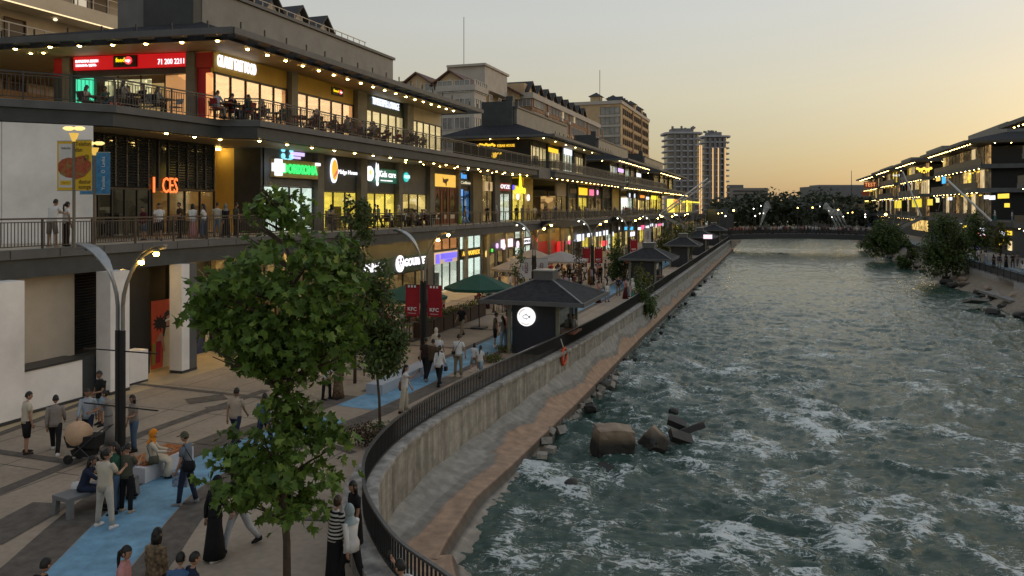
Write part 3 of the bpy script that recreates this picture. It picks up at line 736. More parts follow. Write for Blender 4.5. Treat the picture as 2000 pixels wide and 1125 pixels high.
def shingle():
    m = bpy.data.materials.new('dark_slate_roof'); n, l = nodes(m); b = n['Principled BSDF']; b.inputs['Roughness'].default_value = .8; b.inputs['Specular IOR Level'].default_value = .2
    tc = n.new('ShaderNodeTexCoord'); w = n.new('ShaderNodeTexWave'); w.wave_type = 'BANDS'; w.bands_direction = 'Z'; w.wave_profile = 'SAW'
    w.inputs['Scale'].default_value = 3.2; w.inputs['Distortion'].default_value = .4; l.new(tc.outputs['Object'], w.inputs['Vector'])
    br = n.new('ShaderNodeTexNoise'); br.inputs['Scale'].default_value = 4; br.inputs['Detail'].default_value = 5; l.new(tc.outputs['Object'], br.inputs['Vector'])
    rp = n.new('ShaderNodeValToRGB'); rp.color_ramp.elements[0].position = .3; rp.color_ramp.elements[1].position = .7
    rp.color_ramp.elements[0].color = (.018,.019,.022,1); rp.color_ramp.elements[1].color = (.038,.040,.044,1)
    l.new(br.outputs['Fac'], rp.inputs[0]); l.new(rp.outputs[0], b.inputs['Base Color'])
    bp = n.new('ShaderNodeBump'); bp.inputs['Strength'].default_value = .6; bp.inputs['Distance'].default_value = .05; l.new(w.outputs['Fac'], bp.inputs['Height']); l.new(bp.outputs[0], b.inputs['Normal']); return m
ROOF = shingle()
TL = -27.5
p1 = thing('mall_pavilion', 'nearest dark hip roofed mall pavilion with red fast food signs and a wide lit eave', 'building', (-33, 45, Z2), 'pavilions standing on the mall podium')
EDGE1 = [(-29.6,21.6),(-26.4,25.3),(-25.9,31.3),(-24.2,32.0),(-24.2,79.5)]
slab_edge(p1, EDGE1, 10.55, Z3, -48)
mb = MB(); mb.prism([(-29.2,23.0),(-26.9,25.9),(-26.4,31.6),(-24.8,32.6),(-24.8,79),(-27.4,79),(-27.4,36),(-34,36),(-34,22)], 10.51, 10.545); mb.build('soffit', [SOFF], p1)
for px_, py_ in ((325,260),(380,267),(430,272)):
    x, y = G(px_, py_, 10.5); downlight(p1, x, y, 10.51)
s_ = S(513, -24.75)
while s_ < 78.5: downlight(p1, -24.95, s_, 10.51); s_ += 2.35
s_ = 52
while s_ < 78: downlight(p1, -26.3, s_, 10.51, .8); s_ += 3.1
# first terrace: white end wall, glazed restaurant front, yellow end wall
mb = MB(); a0, a1 = Vector((-29.1,22.3,0)), Vector((-26.95,24.65,0)); q = Vector((-a1.y+a0.y, a1.x-a0.x, 0)).normalized()*.4
mb.prism([tuple(a0)[:2], tuple(a1)[:2], tuple(a1+q)[:2], tuple(a0+q)[:2]], Z2+.001, 10.505); mb.build('white_wall', [WHITEW], p1)
mb = MB(); mb.prism([(-38,13.0),(-29.11,22.28),(-29.4,22.6),(-38.3,13.3)], Z2+.001, 10.505); mb.build('white_wall', [WHITEW], p1)
TI = -29.0
bs0, bs1 = S(190, TI), S(419, TI)
shopfront(p1, bs0, bs1-4.6, TI, Z2+.05, 8.0, 4, L_DARK, 2.5, goods=4)
shopfront(p1, bs1-4.5, bs1, TI, Z2+.05, 8.0, 4, lit('brown_bar_light', (1,.45,.10), .22, .8, .4), 2.5, goods=3)
fb = MB(); fb.box(TI-.2, TI, bs0, bs1, 8.02, 10.505); fb.build('upper_wall', [DGLASS], p1)
ml = MB(); ml.box(TI, TI+.08, -.04, .04, 8.1, 10.4); mlm = mesh_of(ml, 'mullion', [DARKG])
for k in range(12): share(mlm, 'mullion', p1, (0, bs0+.3+k*(bs1-bs0-.4)/11, 0))
sl = MB(); sl.obox((TI+.03, 0, 0), .10, (bs1-bs0)*.40, .03, 0, 0, 0, R(30)); slm = mesh_of(sl, 'louvre_slat', [DARKG])
for k in range(16): share(slm, 'louvre_slat', p1, (0, bs1-(bs1-bs0)*.23, 8.3+k*.13))
for k in range(16): share(slm, 'louvre_slat', p1, (0, bs0+(bs1-bs0)*.21, 8.3+k*.13))
S36 = 36.4
mb = MB(); mb.box(-34, T(457,S36), S36, S36+.3, Z2+.001, 10.505); mb.build('yellow_end_wall', [YELW], p1)
mb = MB(); mb.box(T(457,S36)+.001, TL, S36, S36+.3, Z2+.001, 10.505); mb.build('end_wall', [CHAR], p1)
sp = MB(); sp.disc((T(438,S36), S36-.5, 10.36), .13, (0,0,1), 12, .08); sp.build('spot_lamp', [DOWN], p1)
def wall2(parent, px0, px1, z0, z1, m=CHAR, t=TL, th=.25):
    mb = MB(); mb.box(t-th, t, S(px0,t), S(px1,t), z0, z1); mb.build('wall_panel', [m], parent)
def bay2(parent, px0, px1, z0, z1, n, mat, t=TL, **k): return shopfront(parent, S(px0,t), S(px1,t), t, z0, z1, n, mat, **k)
def pillar2(parent, px0, px1, t=TL, z0=Z2+.001, z1=10.505, m=PIL, out=.35):
    mb = MB(); mb.box(t-.3, t+out, S(px0,t), S(px1,t), z0, z1); mb.build('pillar', [m], parent)
z_ = Z2+.03
mb = MB(); mb.box(TL-.25, TL, S36+.31, S(513,TL), z_, 10.505); mb.build('wall_panel', [CHAR], p1)
bay2(p1, 513, 611, z_, 8.35, 4, L_BRIGHT); wall2(p1, 513, 611, 8.36, 10.505, CHAR2); pillar2(p1, 612, 624)
bay2(p1, 625, 696, z_, 8.15, 3, L_YEL, goods=3); wall2(p1, 625, 696, 8.16, 10.505, CHAR); pillar2(p1, 697, 709)
bay2(p1, 710, 771, z_, 8.15, 3, L_YEL, goods=4); wall2(p1, 710, 771, 8.16, 10.505, CHAR); pillar2(p1, 772, 779)
bay2(p1, 780, 832, z_, 8.2, 3, L_WARM, goods=4); wall2(p1, 780, 832, 8.21, 10.505, CHAR2); pillar2(p1, 833, 842)
wall2(p1, 842, 889, z_, 10.505, CHAR2); pillar2(p1, 889, 893.5)
bay2(p1, 894, 917, z_, 8.7, 2, lit('blue_shop_light', (.12,.42,1), .45, 1.5, .15)); wall2(p1, 894, 917, 8.71, 10.505, DARK); pillar2(p1, 918, 935, m=M('light_tinted_pillar', (.20,.16,.09), .7, .15, 1))  # last pillar: the warm light falling on it is put into its colour
bay2(p1, 941, 961, z_, 10.4, 2, L_DIM, goods=4); pillar2(p1, 961, 971, m=CHAR2)
bay2(p1, 972, 995, z_, 8.6, 2, L_WHITE, goods=2); wall2(p1, 972, 995, 8.61, 10.505, CHAR); wall2(p1, 995.1, 1000, z_, 10.505, DARK)
bay2(p1, 1000, 1023, z_, 9.6, 2, L_YEL, goods=2); mb = MB(); mb.box(TL-.25, TL, S(1023,TL), S(1041,TL), z_, 10.505); mb.build('yellow_wall', [YELW], p1)
mb = MB(); mb.box(-34, TL-.2, S(1041,TL)+.0, S(1041,TL)+.3, z_, 10.505); mb.build('end_wall', [CHAR], p1)
# second terrace of the first pavilion: fast food front (slightly skewed) and the long glazed side
S3 = 32.7
def F(px, z=None):
    x, y, k = ray(px); d = (S3+.145*27.5)/(y-.145*x); return x*d, y*d, d
def fpanel(px0, px1, z0, z1, m, name='wall_panel', out=0., th=.2, parent=None):
    a = Vector(F(px0)[:2]); b = Vector(F(px1)[:2]); nn = Vector((b.y-a.y, -(b.x-a.x))).normalized()
    mb = MB(); mb.prism([tuple(a+nn*out), tuple(b+nn*out), tuple(b+nn*(out-th)), tuple(a+nn*(out-th))], z0, z1); return mb.build(name, [m], parent or p1)
FA = math.atan2(.145, 1)
REDP = M('red_cladding', (.42,.012,.018), .4, .12, 1)
def Zf(px, py): return CAM_H+(405-py)/1500.*F(px)[2]
ZS0, ZS1 = 14.25, 15.15
fpanel(105.2, 128, Z3, 14.2, CHAR); fpanel(105.2,128,14.21,ZS1,REDP); fpanel(128.2,142,Z3,ZS1,PIL,'pillar',.25,.4)
fpanel(142.3, 149.5, Z3, ZS1, CHAR); fpanel(150, 368, 14.12, ZS1, CHAR); fpanel(368.2, 385, Z3, ZS1, PIL, 'pillar', .25, .4)
fpanel(385.2, 411, Z3, 14.35, REDP); fpanel(385.2, 417.6, 14.36, ZS1, REDP, out=.12); fpanel(411.2, 417.5, Z3, 14.35, CHAR2, 'pillar')
# inside the fast food hall: back wall with lit menu shelves
fpanel(150, 368, Z3, 14.1, L_DIM, 'shop_interior', -2.5, .1); 
fpanel(182, 222, 13.15, 14.05, lit('menu_light', (1,.80,.42), 1.2, 3.2, .3), 'menu_board', -.9, .08); fpanel(224, 273, 13.15, 14.05, lit('menu_light', (1,.80,.42), 1.2, 3.2, .3), 'menu_board', -.9, .08)
fpanel(184, 214, 12.2, 13.1, lit('counter_glow', (.8,.08,.05), .30, 2.5, .2), 'counter', -.8, .3)
fpanel(326, 366, 12.3, 14.1, lit('red_wall_glow', (1,.16,.08), .28, .9, .3), 'red_wall', -.9, .1)
fpanel(328, 352, 12.35, 13.0, E('teal_screen', (.05,.42,.50), .6), 'menu_screen', -.7, .05)
fpanel(238, 247, 12.0, 12.75, E('blue_screen', (.12,.35,1), 1.0), 'menu_screen', -.6, .05)
for a_, b_ in ((183,228),(229,273),(274,320),(321,367)):
    g = fpanel(a_, b_, Z3+.02, 14.1, GLASS, 'pane', -.05, .02)
for a_ in (182.4, 228.3, 273.3, 320.2): fpanel(a_, a_+1.2, Z3+.02, 14.1, DARK, 'mullion', -.02, .08)
fpanel(151, 183, 11.75, 14.02, E('green_screen', (.01,.72,.38), 1.9), 'video_screen', .10, .14)
# long side
TP = [(418,560),(573,690),(709,788),(801,862)]
mats = [L_ORANGE, L_ORANGE, L_GOLD, L_GOLD]
bands = [M('ochre_sign_band', (.50,.33,.06), .6, .12, 1), M('ochre_sign_band', (.5,.33,.06), .6, .12, 1), M('dark_green_band', (.012,.04,.036), .5, .15, 1), M('cream_band', (.50,.44,.32), .6, .1, 1)]
for (a_, b_), m_, bm in zip(TP, mats, bands):
    s0, s1 = S(a_, TL), S(b_, TL)
    shopfront(p1, s0, s1, TL, Z3+.02, 14.1, 5 if s1-s0 > 7 else 5, m_, 3.2, goods=4)
    wall2(p1, a_, b_, 14.11, 15.19, bm, TL, .2); e = MB(); e.box(TL-.1, TL+.04, s0, s1, 14.05, 14.14); e.build('band_trim', [DARK], p1)
for a_, b_ in ((560.5,572.5),(690.5,708.5),(788.5,800.5)): pillar2(p1, a_, b_, TL, Z3+.001, 15.19)
mb = MB(); mb.box(-40, TL-.1, S(862,TL)+.02, S(862,TL)+.3, Z3+.001, 15.19); mb.build('end_wall', [CHAR], p1)
eave1 = [(-46,26.3),(-23.8,29.5),(-23.8,61.6),(-46,61.6)]
r1 = roof_on(p1, eave1, 15.2, [(-46,31.5),(-30,34.6),(-30,57),(-46,57)], 17.35, za=15.75)
for px_, py_ in ((30,95),(98,91),(155,89),(220,87),(285,85),(355,82),(425,79)):
    x, y = G(px_, py_, 15.2); downlight(p1, x, y, 15.205, 1.15)
for px_, py_ in ((60,104),(85,103)):
    x, y = G(px_, py_, 15.2); downlight(p1, x, y, 15.205, .9)
for k in range(26):
    s_ = S(485,-25.5)+k*1.62
    if k > 11: s_ = S(485,-25.5)+11*1.62+(k-11)*1.45
    if s_ < 60.5 and S(485,-25.5) < s_ + .1: downlight(p1, -25.55, s_, 15.205, 1.1)
mb = MB(); mb.box(-36,-30,34.61,57,16.2,19.3); ph = mb.build('penthouse', [GREYP], p1); mb = MB(); mb.box(-36.1,-29.85,34.45,57.15,19.3,19.5); mb.build('parapet_cap', [CHAR2], ph)
mb = MB(); mb.box(T(280,33.95),-30.02,33.95,34.595,16.4,20.6); mb.build('plant_room', [CHAR], p1)
# slanted grey wall where the first slab ends
mb = MB(); mb.box(-25.2,-24.25,79.6,84.5,10.3,11.5); mb.build('end_fascia', [CHAR2], p1)

def pavilion(label, s0, s1, front, bays2, bays3, seed, pent=True, zroof=15.2):
    """the repeated pavilion: roof from s0 to s1, its upper storey set back behind the terrace"""
    rn = random.Random(seed)
    p = thing('mall_pavilion', label, 'building', (-33, (s0+s1)/2, Z2), 'pavilions standing on the mall podium')
    slab_edge(p, [(-30,s0-2.2),(-25.3,s0-1.2),(-23.7,s0+.6),(-23.7,s1+12)], 10.55, Z3, -48)
    mb = MB(); mb.prism([(-34,s0-1.5),(-25.5,s0-.7),(-24.4,s0+1),(-24.4,s1+11.5),(-27.4,s1+11.5),(-27.4,s0+2),(-34,s0+2)], 10.51, 10.545); mb.build('soffit', [SOFF], p)
    s_ = s0+2
    while s_ < s1+11: downlight(p, -24.7, s_, 10.51); s_ += 2.5
    f0 = s0+front
    for a_, b_, z1, m_, w_ in bays2:
        sa, sb = S(a_,TL), S(b_,TL)
        if m_ is None:
            mb = MB(); mb.box(TL-.25,TL,sa,sb,Z2+.01,10.505); mb.build('wall_panel', [w_], p)
        else:
            shopfront(p, sa, sb, TL, Z2+.03, z1, 2, m_, 2.2)
            if z1 < 10.3: mb = MB(); mb.box(TL-.25,TL,sa,sb,z1+.01,10.505); mb.build('wall_panel', [w_], p)
        mb = MB(); mb.box(TL-.3,TL+.3,sb,sb+.45,Z2+.01,10.505); mb.build('pillar', [PIL], p)
    sA, sB = f0, s1-3.5
    L = sB-sA
    for k, m_ in enumerate(bays3):
        a_ = sA+L*k/len(bays3)+.35; b_ = sA+L*(k+1)/len(bays3)-.35
        shopfront(p, a_, b_, TL, Z3+.02, 14.5, 4, m_, 3.)
        mb = MB(); mb.box(TL-.2,TL,a_,b_,14.51,15.19); mb.build('wall_panel', [rn.choice((CHAR, DARKG, CHAR2))], p)
        mb = MB(); mb.box(TL-.3,TL+.3,b_+.01,b_+.69,Z3+.01,15.19); mb.build('pillar', [CHAR], p)
    mb = MB(); mb.box(-37.5,TL-.01,f0-.3,f0,Z3+.01,15.19); mb.build('front_wall', [DARK], p)
    mb = MB(); mb.box(-37.5,TL-.1,sB,sB+.3,Z3+.01,15.19); mb.build('end_wall', [CHAR], p)
    roof_on(p, [(-38.5,s0-.7),(-23.8,s0),(-23.8,s1),(-38.5,s1)], zroof, [(-34.5,s0+5.2),(-30,s0+5.2),(-30,s1-4),(-34.5,s1-4)], zroof+2.15)
    mb = MB(); mb.box(-34.5,-30,s0+5.21,s1-4,zroof+1,zroof+4.1); ph = mb.build('penthouse', [GREYP], p)
    mb = MB(); mb.box(-34.6,-29.85,s0+5.05,s1-3.85,zroof+4.1,zroof+4.3); mb.build('parapet_cap', [CHAR2], ph)
    mb = MB(); mb.box(-34.4,-30.4,s0+4.6,s0+5.2,zroof+1.4,zroof+4.9); mb.build('plant_room', [CHAR], p)
    mb = MB(); mb.box(-31.5,-30.6,s0+5.4,s0+6.3,zroof+4.9,zroof+5.6); mb.build('chimney', [CHAR], p)
    s_ = s0+2
    while s_ < s1-1: downlight(p, -25.6, s_, zroof+.005, 1.1); s_ += 5.0 if seed == 2 else 2.2
    for x in (-32,-28.5): downlight(p, x, s0+1.2, zroof+.005, 1.1)
    return p
MU = CHAR2
p2 = pavilion('second dark pavilion along the river with golden kebab house lettering on its end wall', 84, 117, 3.2,
    [(1087,1106,8.6,L_DIM,M('cream_band',(.5,.44,.32),.6,.1,1)),(1110,1125,8.5,L_DIM,CHAR),(1129,1146,8.6,L_YEL,CHAR),(1148,1160,8.6,L_DIM,CHAR2),(1162,1174,8.6,L_DIM,DARK),(1176,1192,8.8,L_DARK,CHAR),(1196,1209,None,None,YELW)],
    [L_GOLD, L_GOLD, L_WHITE, L_GOLD], 2)
p3 = pavilion('third dark pavilion along the river with white lit signs and a row of eave lights', 130, 168, 3.5,
    [(1226,1234,9,L_WHITE,CHAR),(1236,1243,9,L_WARM,CHAR),(1249,1258,8.6,L_WARM,CHAR),(1260,1268,9,L_WARM,DARK),(1272,1281,9.5,L_YEL,CHAR),(1285,1290,9.5,L_YEL,CHAR)],
    [L_WHITE, L_GOLD, L_WHITE, L_DIM, L_GOLD], 3)
p4 = pavilion('fourth and farthest dark pavilion on the left bank beyond the cable stair', 181, 222, 3.5,
    [(1318,1326,9.5,L_YEL,CHAR),(1330,1338,9,L_WARM,CHAR),(1344,1352,9.5,L_YEL,CHAR)], [L_DIM, L_GOLD, L_DIM, L_WARM], 4)
# ------------------------------------------------------------------ apartment blocks behind the mall
BROWN = M('brown_brick_render', (.27,.165,.105), .8, .22, .5)
TAN = M('tan_render', (.50,.365,.215), .8, .15, .5)
CREAM = M('cream_stone', (.58,.49,.37), .75, .15, .4)
GBAND = M('grey_cornice', (.43,.40,.36), .7, .12, .6)
FRAMEW = M('white_window_frame', (.6,.58,.54), .5, .05, 2)
FRAMEB = M('brown_window_frame', (.10,.06,.04), .5, .1, 2)
WGL = M('apartment_glass', (.20,.20,.20), .12, .6, .35, spec=.9)
RROOF = M('dark_red_roof', (.13,.065,.05), .7, .25, 1.5)
DROOF = M('charcoal_roof', (.030,.030,.031), .65, .2, 1.5)
def win_row(parent, me, pts, rz=0):
    for p in pts: share(me, 'window', parent, p, rz)
def gable(parent, c, w, h, dep, face, wallm=CREAM, roofm=RROOF, arch=True):
    """small gabled dormer; c = middle of its foot, face 'F' looks down-river, 'R' to the river"""
    def T_(u, v, z): return (c[0]+u, c[1]+v, c[2]+z) if face == 'F' else (c[0]-v, c[1]+u, c[2]+z)
    wb = MB(); f = [T_(-w/2,0,0), T_(w/2,0,0), T_(w/2,0,.9), T_(0,0,h), T_(-w/2,0,.9)]; bk = [T_(-w/2,dep,0), T_(w/2,dep,0), T_(w/2,dep,.9), T_(0,dep,h), T_(-w/2,dep,.9)]
    wb.add(f+bk, [(0,1,2,3,4),(9,8,7,6,5),(0,5,6,1),(1,6,7,2),(2,7,8,3),(3,8,9,4),(4,9,5,0)]); g = wb.build('gable', [wallm], parent)
    rb = MB(); o = .7; t_ = .25
    for s_ in (-1, 1):
        a, b, cc, d = T_(0,-o,h+.02), T_(s_*(w/2+o),-o,.62), T_(s_*(w/2+o),dep,.62), T_(0,dep,h+.02)
        up = lambda p: (p[0], p[1], p[2]+t_)
        rb.add([a,b,cc,d,up(a),up(b),up(cc),up(d)], [(0,1,2,3),(7,6,5,4),(0,4,5,1),(1,5,6,2),(2,6,7,3),(3,7,4,0)])
    rb.build('gable_roof', [roofm], g)
    if arch:
        ab = MB()
        for k in range(-2, 3):
            ab.beam(T_(k*w*.11, -.06, .15), T_(k*w*.17, -.06, max(.4, h*.62-abs(k)*.35)), .12, .12)
        ab.beam(T_(-w*.42,-.08,.12), T_(w*.42,-.08,.12), .12, .14); ab.build('gable_tracery', [FRAMEW], g)
# A: the long beige block right behind the first pavilion
ba = thing('apartment_building', 'beige apartment building with balconies and dark gabled roof rising behind the nearest pavilion', 'building', (-55, 40, 0))
mb = MB(); mb.box(-70,-47.2,-30,79,-1,25.2); mb.build('wall', [BEIGEW], ba)
HAND = M('pale_handrail', (.48,.42,.34), .5, .1, 2)
pmb = MB(); pmb.box(-.03,.03,-.03,.03,0,1.0); ppm = mesh_of(pmb, 'railing_post', [HAND])
for z in (13.9, 17.1, 20.4, 23.6, 25.25):
    top = z > 25
    mb = MB(); mb.box(-47.3,-45,-30,79,z-.45,z); sl_ = mb.build('balcony_slab', [CREAM], ba)
    if not top: mb = MB(); mb.box(-45.2,-45.001,-30,79,z+.001,z+.5); mb.build('balcony_parapet', [CREAM], ba)
    zb = z if top else z+.5
    rb_ = MB(); rb_.box(-45.14,-45.06,-30,79,zb+.98,zb+1.05); rb_.box(-45.12,-45.08,-30,79,zb+.5,zb+.53); rb_.build('balcony_railing', [HAND], ba)
    s_ = 10
    while s_ < 79: share(ppm, 'railing_post', ba, (-45.1, s_, zb), 0); s_ += 1.25
ls = MB(); ls.box(-45.06,-44.99,-30,60,19.88,19.95); ls.build('light_strip', [E('warm_strip_light', (1,.72,.38), 3.0)], ba)
dm = window_mesh('balcony_door', 1.5, 2.3, 1, 1, FRAMEB, M('dark_door', (.05,.03,.02), .4, .2, 2)); wm = window_mesh('window', 1.2, 2.2, 1, 1, FRAMEB, lit('white_apartment_light', (1,.88,.66), .55, .6, .6))
for z in (14.0, 17.15, 20.45):
    for k, s_ in enumerate(range(12, 78, 5)):
        share(dm if k % 2 else wm, 'balcony_door' if k % 2 else 'window', ba, (-47.06, s_, z), 0)
        if k % 2 == 0: share(dm, 'balcony_door', ba, (-47.06, s_+1.7, z), 0)
lb = MB(); lb.ball((0,0,-.12), .14,.14,.10, 8,5); lbm = mesh_of(lb, 'ceiling_lamp', [E('balcony_lamp', (1,.85,.55), 4.)])
for z in (16.65, 19.95):
    for k in range(12): share(lbm, 'ceiling_lamp', ba, (-46.2, 14+k*4.2, z), 0)
mb = MB(); mb.box(-66,-49.5,40,77.5,25.25,27.4); mb.build('attic_wall', [BEIGEW], ba)
for k in range(8): gable(ba, (-49.4, 43+k*4.8, 25.3), 4.3, 3.6, 9, 'R', BEIGEW, DROOF, False)

# B: brown and cream block with gabled front
bb = thing('apartment_building', 'brown apartment block with cream cornice and gabled attic behind the second pavilion', 'building', (-58, 150, 0))
mb = MB(); mb.box(-51.3,-45,112.7,118,-1,25.6); mb.build('wall', [GBAND], bb)
mb = MB(); mb.box(-51.5,-44.7,112.4,118.3,25.6,26.5); mb.build('cornice', [GBAND], bb)
mb = MB(); mb.box(-80,-49.2,118.31,142.9,-1,26.0); mb.build('wall', [TAN], bb)
mb = MB(); mb.box(-80,-51.31,115.5,118.3,-1,26.0); mb.build('wall', [TAN], bb)
mb = MB(); mb.box(-80,-51.32,114.9,118.2,25.2,26.3); mb.build('cornice', [GBAND], bb)
mb = MB(); mb.box(-76,-45,143,203,-1,28.4); mb.build('wall', [BROWN], bb)
mb = MB(); mb.box(-76.2,-44.6,142.6,203.4,28.4,29.5); mb.build('cornice', [GBAND], bb)
mb = MB(); mb.box(-72,-47.5,146,200,29.5,32.0); mb.build('attic_wall', [TAN], bb)
mb = MB(); mb.box(-76,-51,119,142,26.01,28.6); mb.build('attic_wall', [TAN], bb)
mb = MB(); mb.box(-76,-51.5,116.5,119,26.31,28.4); mb.build('attic_wall', [TAN], bb)
for px, s0, w in ((822,116,5.4),(887,116,5.6),(943,139.5,7),(988,142.6,7)): gable(bb, (T(px,s0)-.5, s0-.4, 26.4 if s0 < 120 else 28.2), w, 2.9, 9, 'F', TAN)
for k in range(9): gable(bb, (-47.3, 149+k*5.6, 29.5), 4.2, 3.0, 8, 'R', TAN, DROOF, False)
mb = MB(); mb.box(T(873,128), T(947,128), 128, 140, 28.3, 32.4); mb.build('stair_tower', [GBAND], bb)
mb = MB(); mb.box(T(872,127.5), T(948,127.5), 127.5, 140.5, 32.4, 32.8); mb.build('tower_cap', [GBAND], bb)
at_ = MB(); at_.tube([(T(906,134),134,32.8),(T(906,134),134,43)], .06, 5); at_.build('antenna', [DARKG], bb)
w2 = window_mesh('window', 1.6, 1.9, 2, 1, FRAMEW, WGL); w3 = window_mesh('window', 2.6, 1.9, 3, 1, FRAMEW, WGL)
wl2 = window_mesh('window', 1.5, 1.7, 2, 1, FRAMEW, lit('yellow_apartment_light', (1,.8,.45), .5, .5, .7))
rr = random.Random(3)
for r_ in range(7):
    z = 9.2 + r_*2.95
    for k in range(23):
        s_ = 145.4+k*2.55
        if k % 7 == 3: continue
        share(w3 if k < 2 else (wl2 if rr.random() < .06 else w2), 'window', bb, (-44.82, s_, z), 0)
    mb = MB(); mb.box(-45.05,-44.93,143,203,z-.75,z-.15); mb.build('string_course', [TAN if r_ % 2 else BROWN], bb)
    for k in range(2): share(w3, 'window', bb, (-44.85, 113.9+k*2.9, z-1.5), 0)
    for x in (-50,-47): share(w3, 'window', bb, (x, 112.54, z-1.5), R(-90))
    for x in (-49,-46.5): share(w3, 'window', bb, (x, 142.84, z), R(-90))
    for y in (121,126,131,136,140.5): share(w2, 'window', bb, (-49.05, y, z-1.2), 0)
    for x in (-54,-58,-62): share(w2, 'window', bb, (x, 115.34, z-1.2), R(-90))
pil_ = MB(); pil_.box(-45,-44.82,-.5,.5,0,28.39); pim = mesh_of(pil_, 'pilaster', [BROWN])
for k in range(4): share(pim, 'pilaster', bb, (0, 154+k*17.8, 0), 0)
acm = MB(); acm.box(-.5,.0,-.42,.42,0,.6); acme = mesh_of(acm, 'air_conditioner', [FRAMEW])
for k in range(34): share(acme, 'air_conditioner', bb, (-44.45, 147+rr.random()*54, 8.4+2.95*rr.randrange(7)), 0)

# C: taller tan tower
bc = thing('apartment_tower', 'tall tan apartment tower with dark glazed corner beyond the brown block', 'building', (-58, 260, 0))
mb = MB(); mb.box(-76,-45,234,289,-1,39.0); mb.build('wall', [TAN], bc); mb = MB(); mb.box(-76.3,-44.6,233.6,289.4,39.0,40.0); mb.build('cornice', [GBAND], bc)
mb = MB(); mb.box(T(1140,238),-51.85,238,280,-1,37.5); mb.build('wall', [BROWN], bc)
w4 = window_mesh('window', 1.9, 1.9, 2, 1, FRAMEB, WGL); w5 = window_mesh('corner_glazing', 6.0, 2.3, 4, 1, FRAMEB, WGL)
for r_ in range(9):
    z = 11.2+r_*3.1
    for k in range(15):
        if k in (5, 10): continue
        share(w4, 'window', bc, (-44.80, 238+k*3.4, z), 0)
    share(w5, 'corner_glazing', bc, (-48.4, 233.9, z-.2), R(-90)); 
    mb = MB(); mb.box(-51.9,-44.85,233.75,234.1,z-1.0,z-.25); mb.build('string_course', [GBAND], bc)
    mb = MB(); mb.box(-45.02,-44.86,236,289,z-.85,z-.2); mb.build('string_course', [TAN], bc)
for y in (254.6, 271.6): mb = MB(); mb.box(-45,-44.7,y-.9,y+.9,-1,40.6); mb.build('pilaster', [BROWN], bc)
for x, y in ((-54,240),(-50,247),(-47,262),(-47,276)):
    mb = MB(); mb.box(x-1.6,x+1.6,y-1.6,y+1.6,40,42.2); q = mb.build('roof_lantern', [TAN], bc)
    mb = MB(); mb.loft([[(x-2.2,y-2.2,42.2),(x+2.2,y-2.2,42.2),(x+2.2,y+2.2,42.2),(x-2.2,y+2.2,42.2)],[(x-.1,y-.1,43.6),(x+.1,y-.1,43.6),(x+.1,y+.1,43.6),(x-.1,y+.1,43.6)]]); mb.build('lantern_roof', [DROOF], q)
for k in range(12): gable(bc, (-46.2, 240+k*4.2, 39.6), 2.6, 2.2, 4, 'R', TAN, DROOF, False)
mb = MB(); mb.tube([(-52,236,40),(-52,236,50)], .09, 5); mb.build('antenna', [DARKG], bc)

# D: the twin towers far up-river
TWG = M('tower_glass', (.11,.115,.135), .12, .4, .12, spec=.8); TWS = M('tower_slab', (.40,.41,.44), .7, .1, .3); TWC = M('tower_crown', (.22,.215,.22), .7, .2, .3)
WARMS = E('warm_facade_strip', (1,.58,.22), .62)
def twin(px0, px1, d, ztop, label, corner):
    xa, ya = D(px0, d); xb, yb = D(px1, d); c = Vector(((xa+xb)/2, (ya+yb)/2+9, 0)); w = (px1-px0)*d/1500./2
    t_ = thing('apartment_tower', label, 'building', tuple(c), 'twin towers beyond the mall')
    ux = Vector((CY, SY, 0)); uy = Vector((-SY, CY, 0))
    def plan(g):
        pts = []
        for k in range(28):
            an = 2*math.pi*k/28; cx = abs(math.cos(an))**.45*math.copysign(1, math.cos(an)); sy = abs(math.sin(an))**.45*math.copysign(1, math.sin(an))
            p = c + ux*cx*(w+g) + uy*sy*(9+g); pts.append((p.x, p.y))
        return pts
    mb = MB(); mb.prism(plan(-1.0), -2, ztop-1.5); mb.build('glazed_wall', [TWG], t_)
    n = int((ztop-2)/3.1)
    for k in range(n+1):
        mb = MB(); z = ztop-1.5-k*3.1; mb.prism(plan(.25 if k else .8), z, z+(.62 if k else .9)); mb.build('floor_slab', [TWS], t_)
    mb = MB(); mb.prism(plan(-3.5), ztop-.6, ztop+1.6); mb.build('roof_plant', [TWC], t_)
    for k in range(9):
        p = c + ux*random.uniform(-w*.75,w*.75) + uy*random.uniform(-6,0); mb = MB(); mb.obox((p.x,p.y,ztop+2.0), 1.0, 1.0, random.uniform(.6,1.6)); mb.build('roof_vent', [TWC], t_)
    for u in corner:
        p = c + ux*(w*u) - uy*(9.45 if abs(u) < .93 else 8.2); mb = MB(); mb.obox((p.x,p.y,ztop*.42), .55, .3, ztop*.84, R(YAW)); mb.build('light_strip', [WARMS], t_)
    for u in (-.55, -.2, .15, .5):
        p = c + ux*(w*u) - uy*8.6; mb = MB(); mb.obox((p.x,p.y,ztop/2-1), 1.1, 1.3, ztop-2, R(YAW)); mb.build('vertical_pier', [TWC], t_)
twin(1291, 1362, 400, 47.0, 'left grey twin tower with banded floors and flat projecting roof', (.80,.93))
twin(1364, 1417, 425, 47.5, 'right dark twin tower with warm lit vertical strips', (-.35,.05,.55))

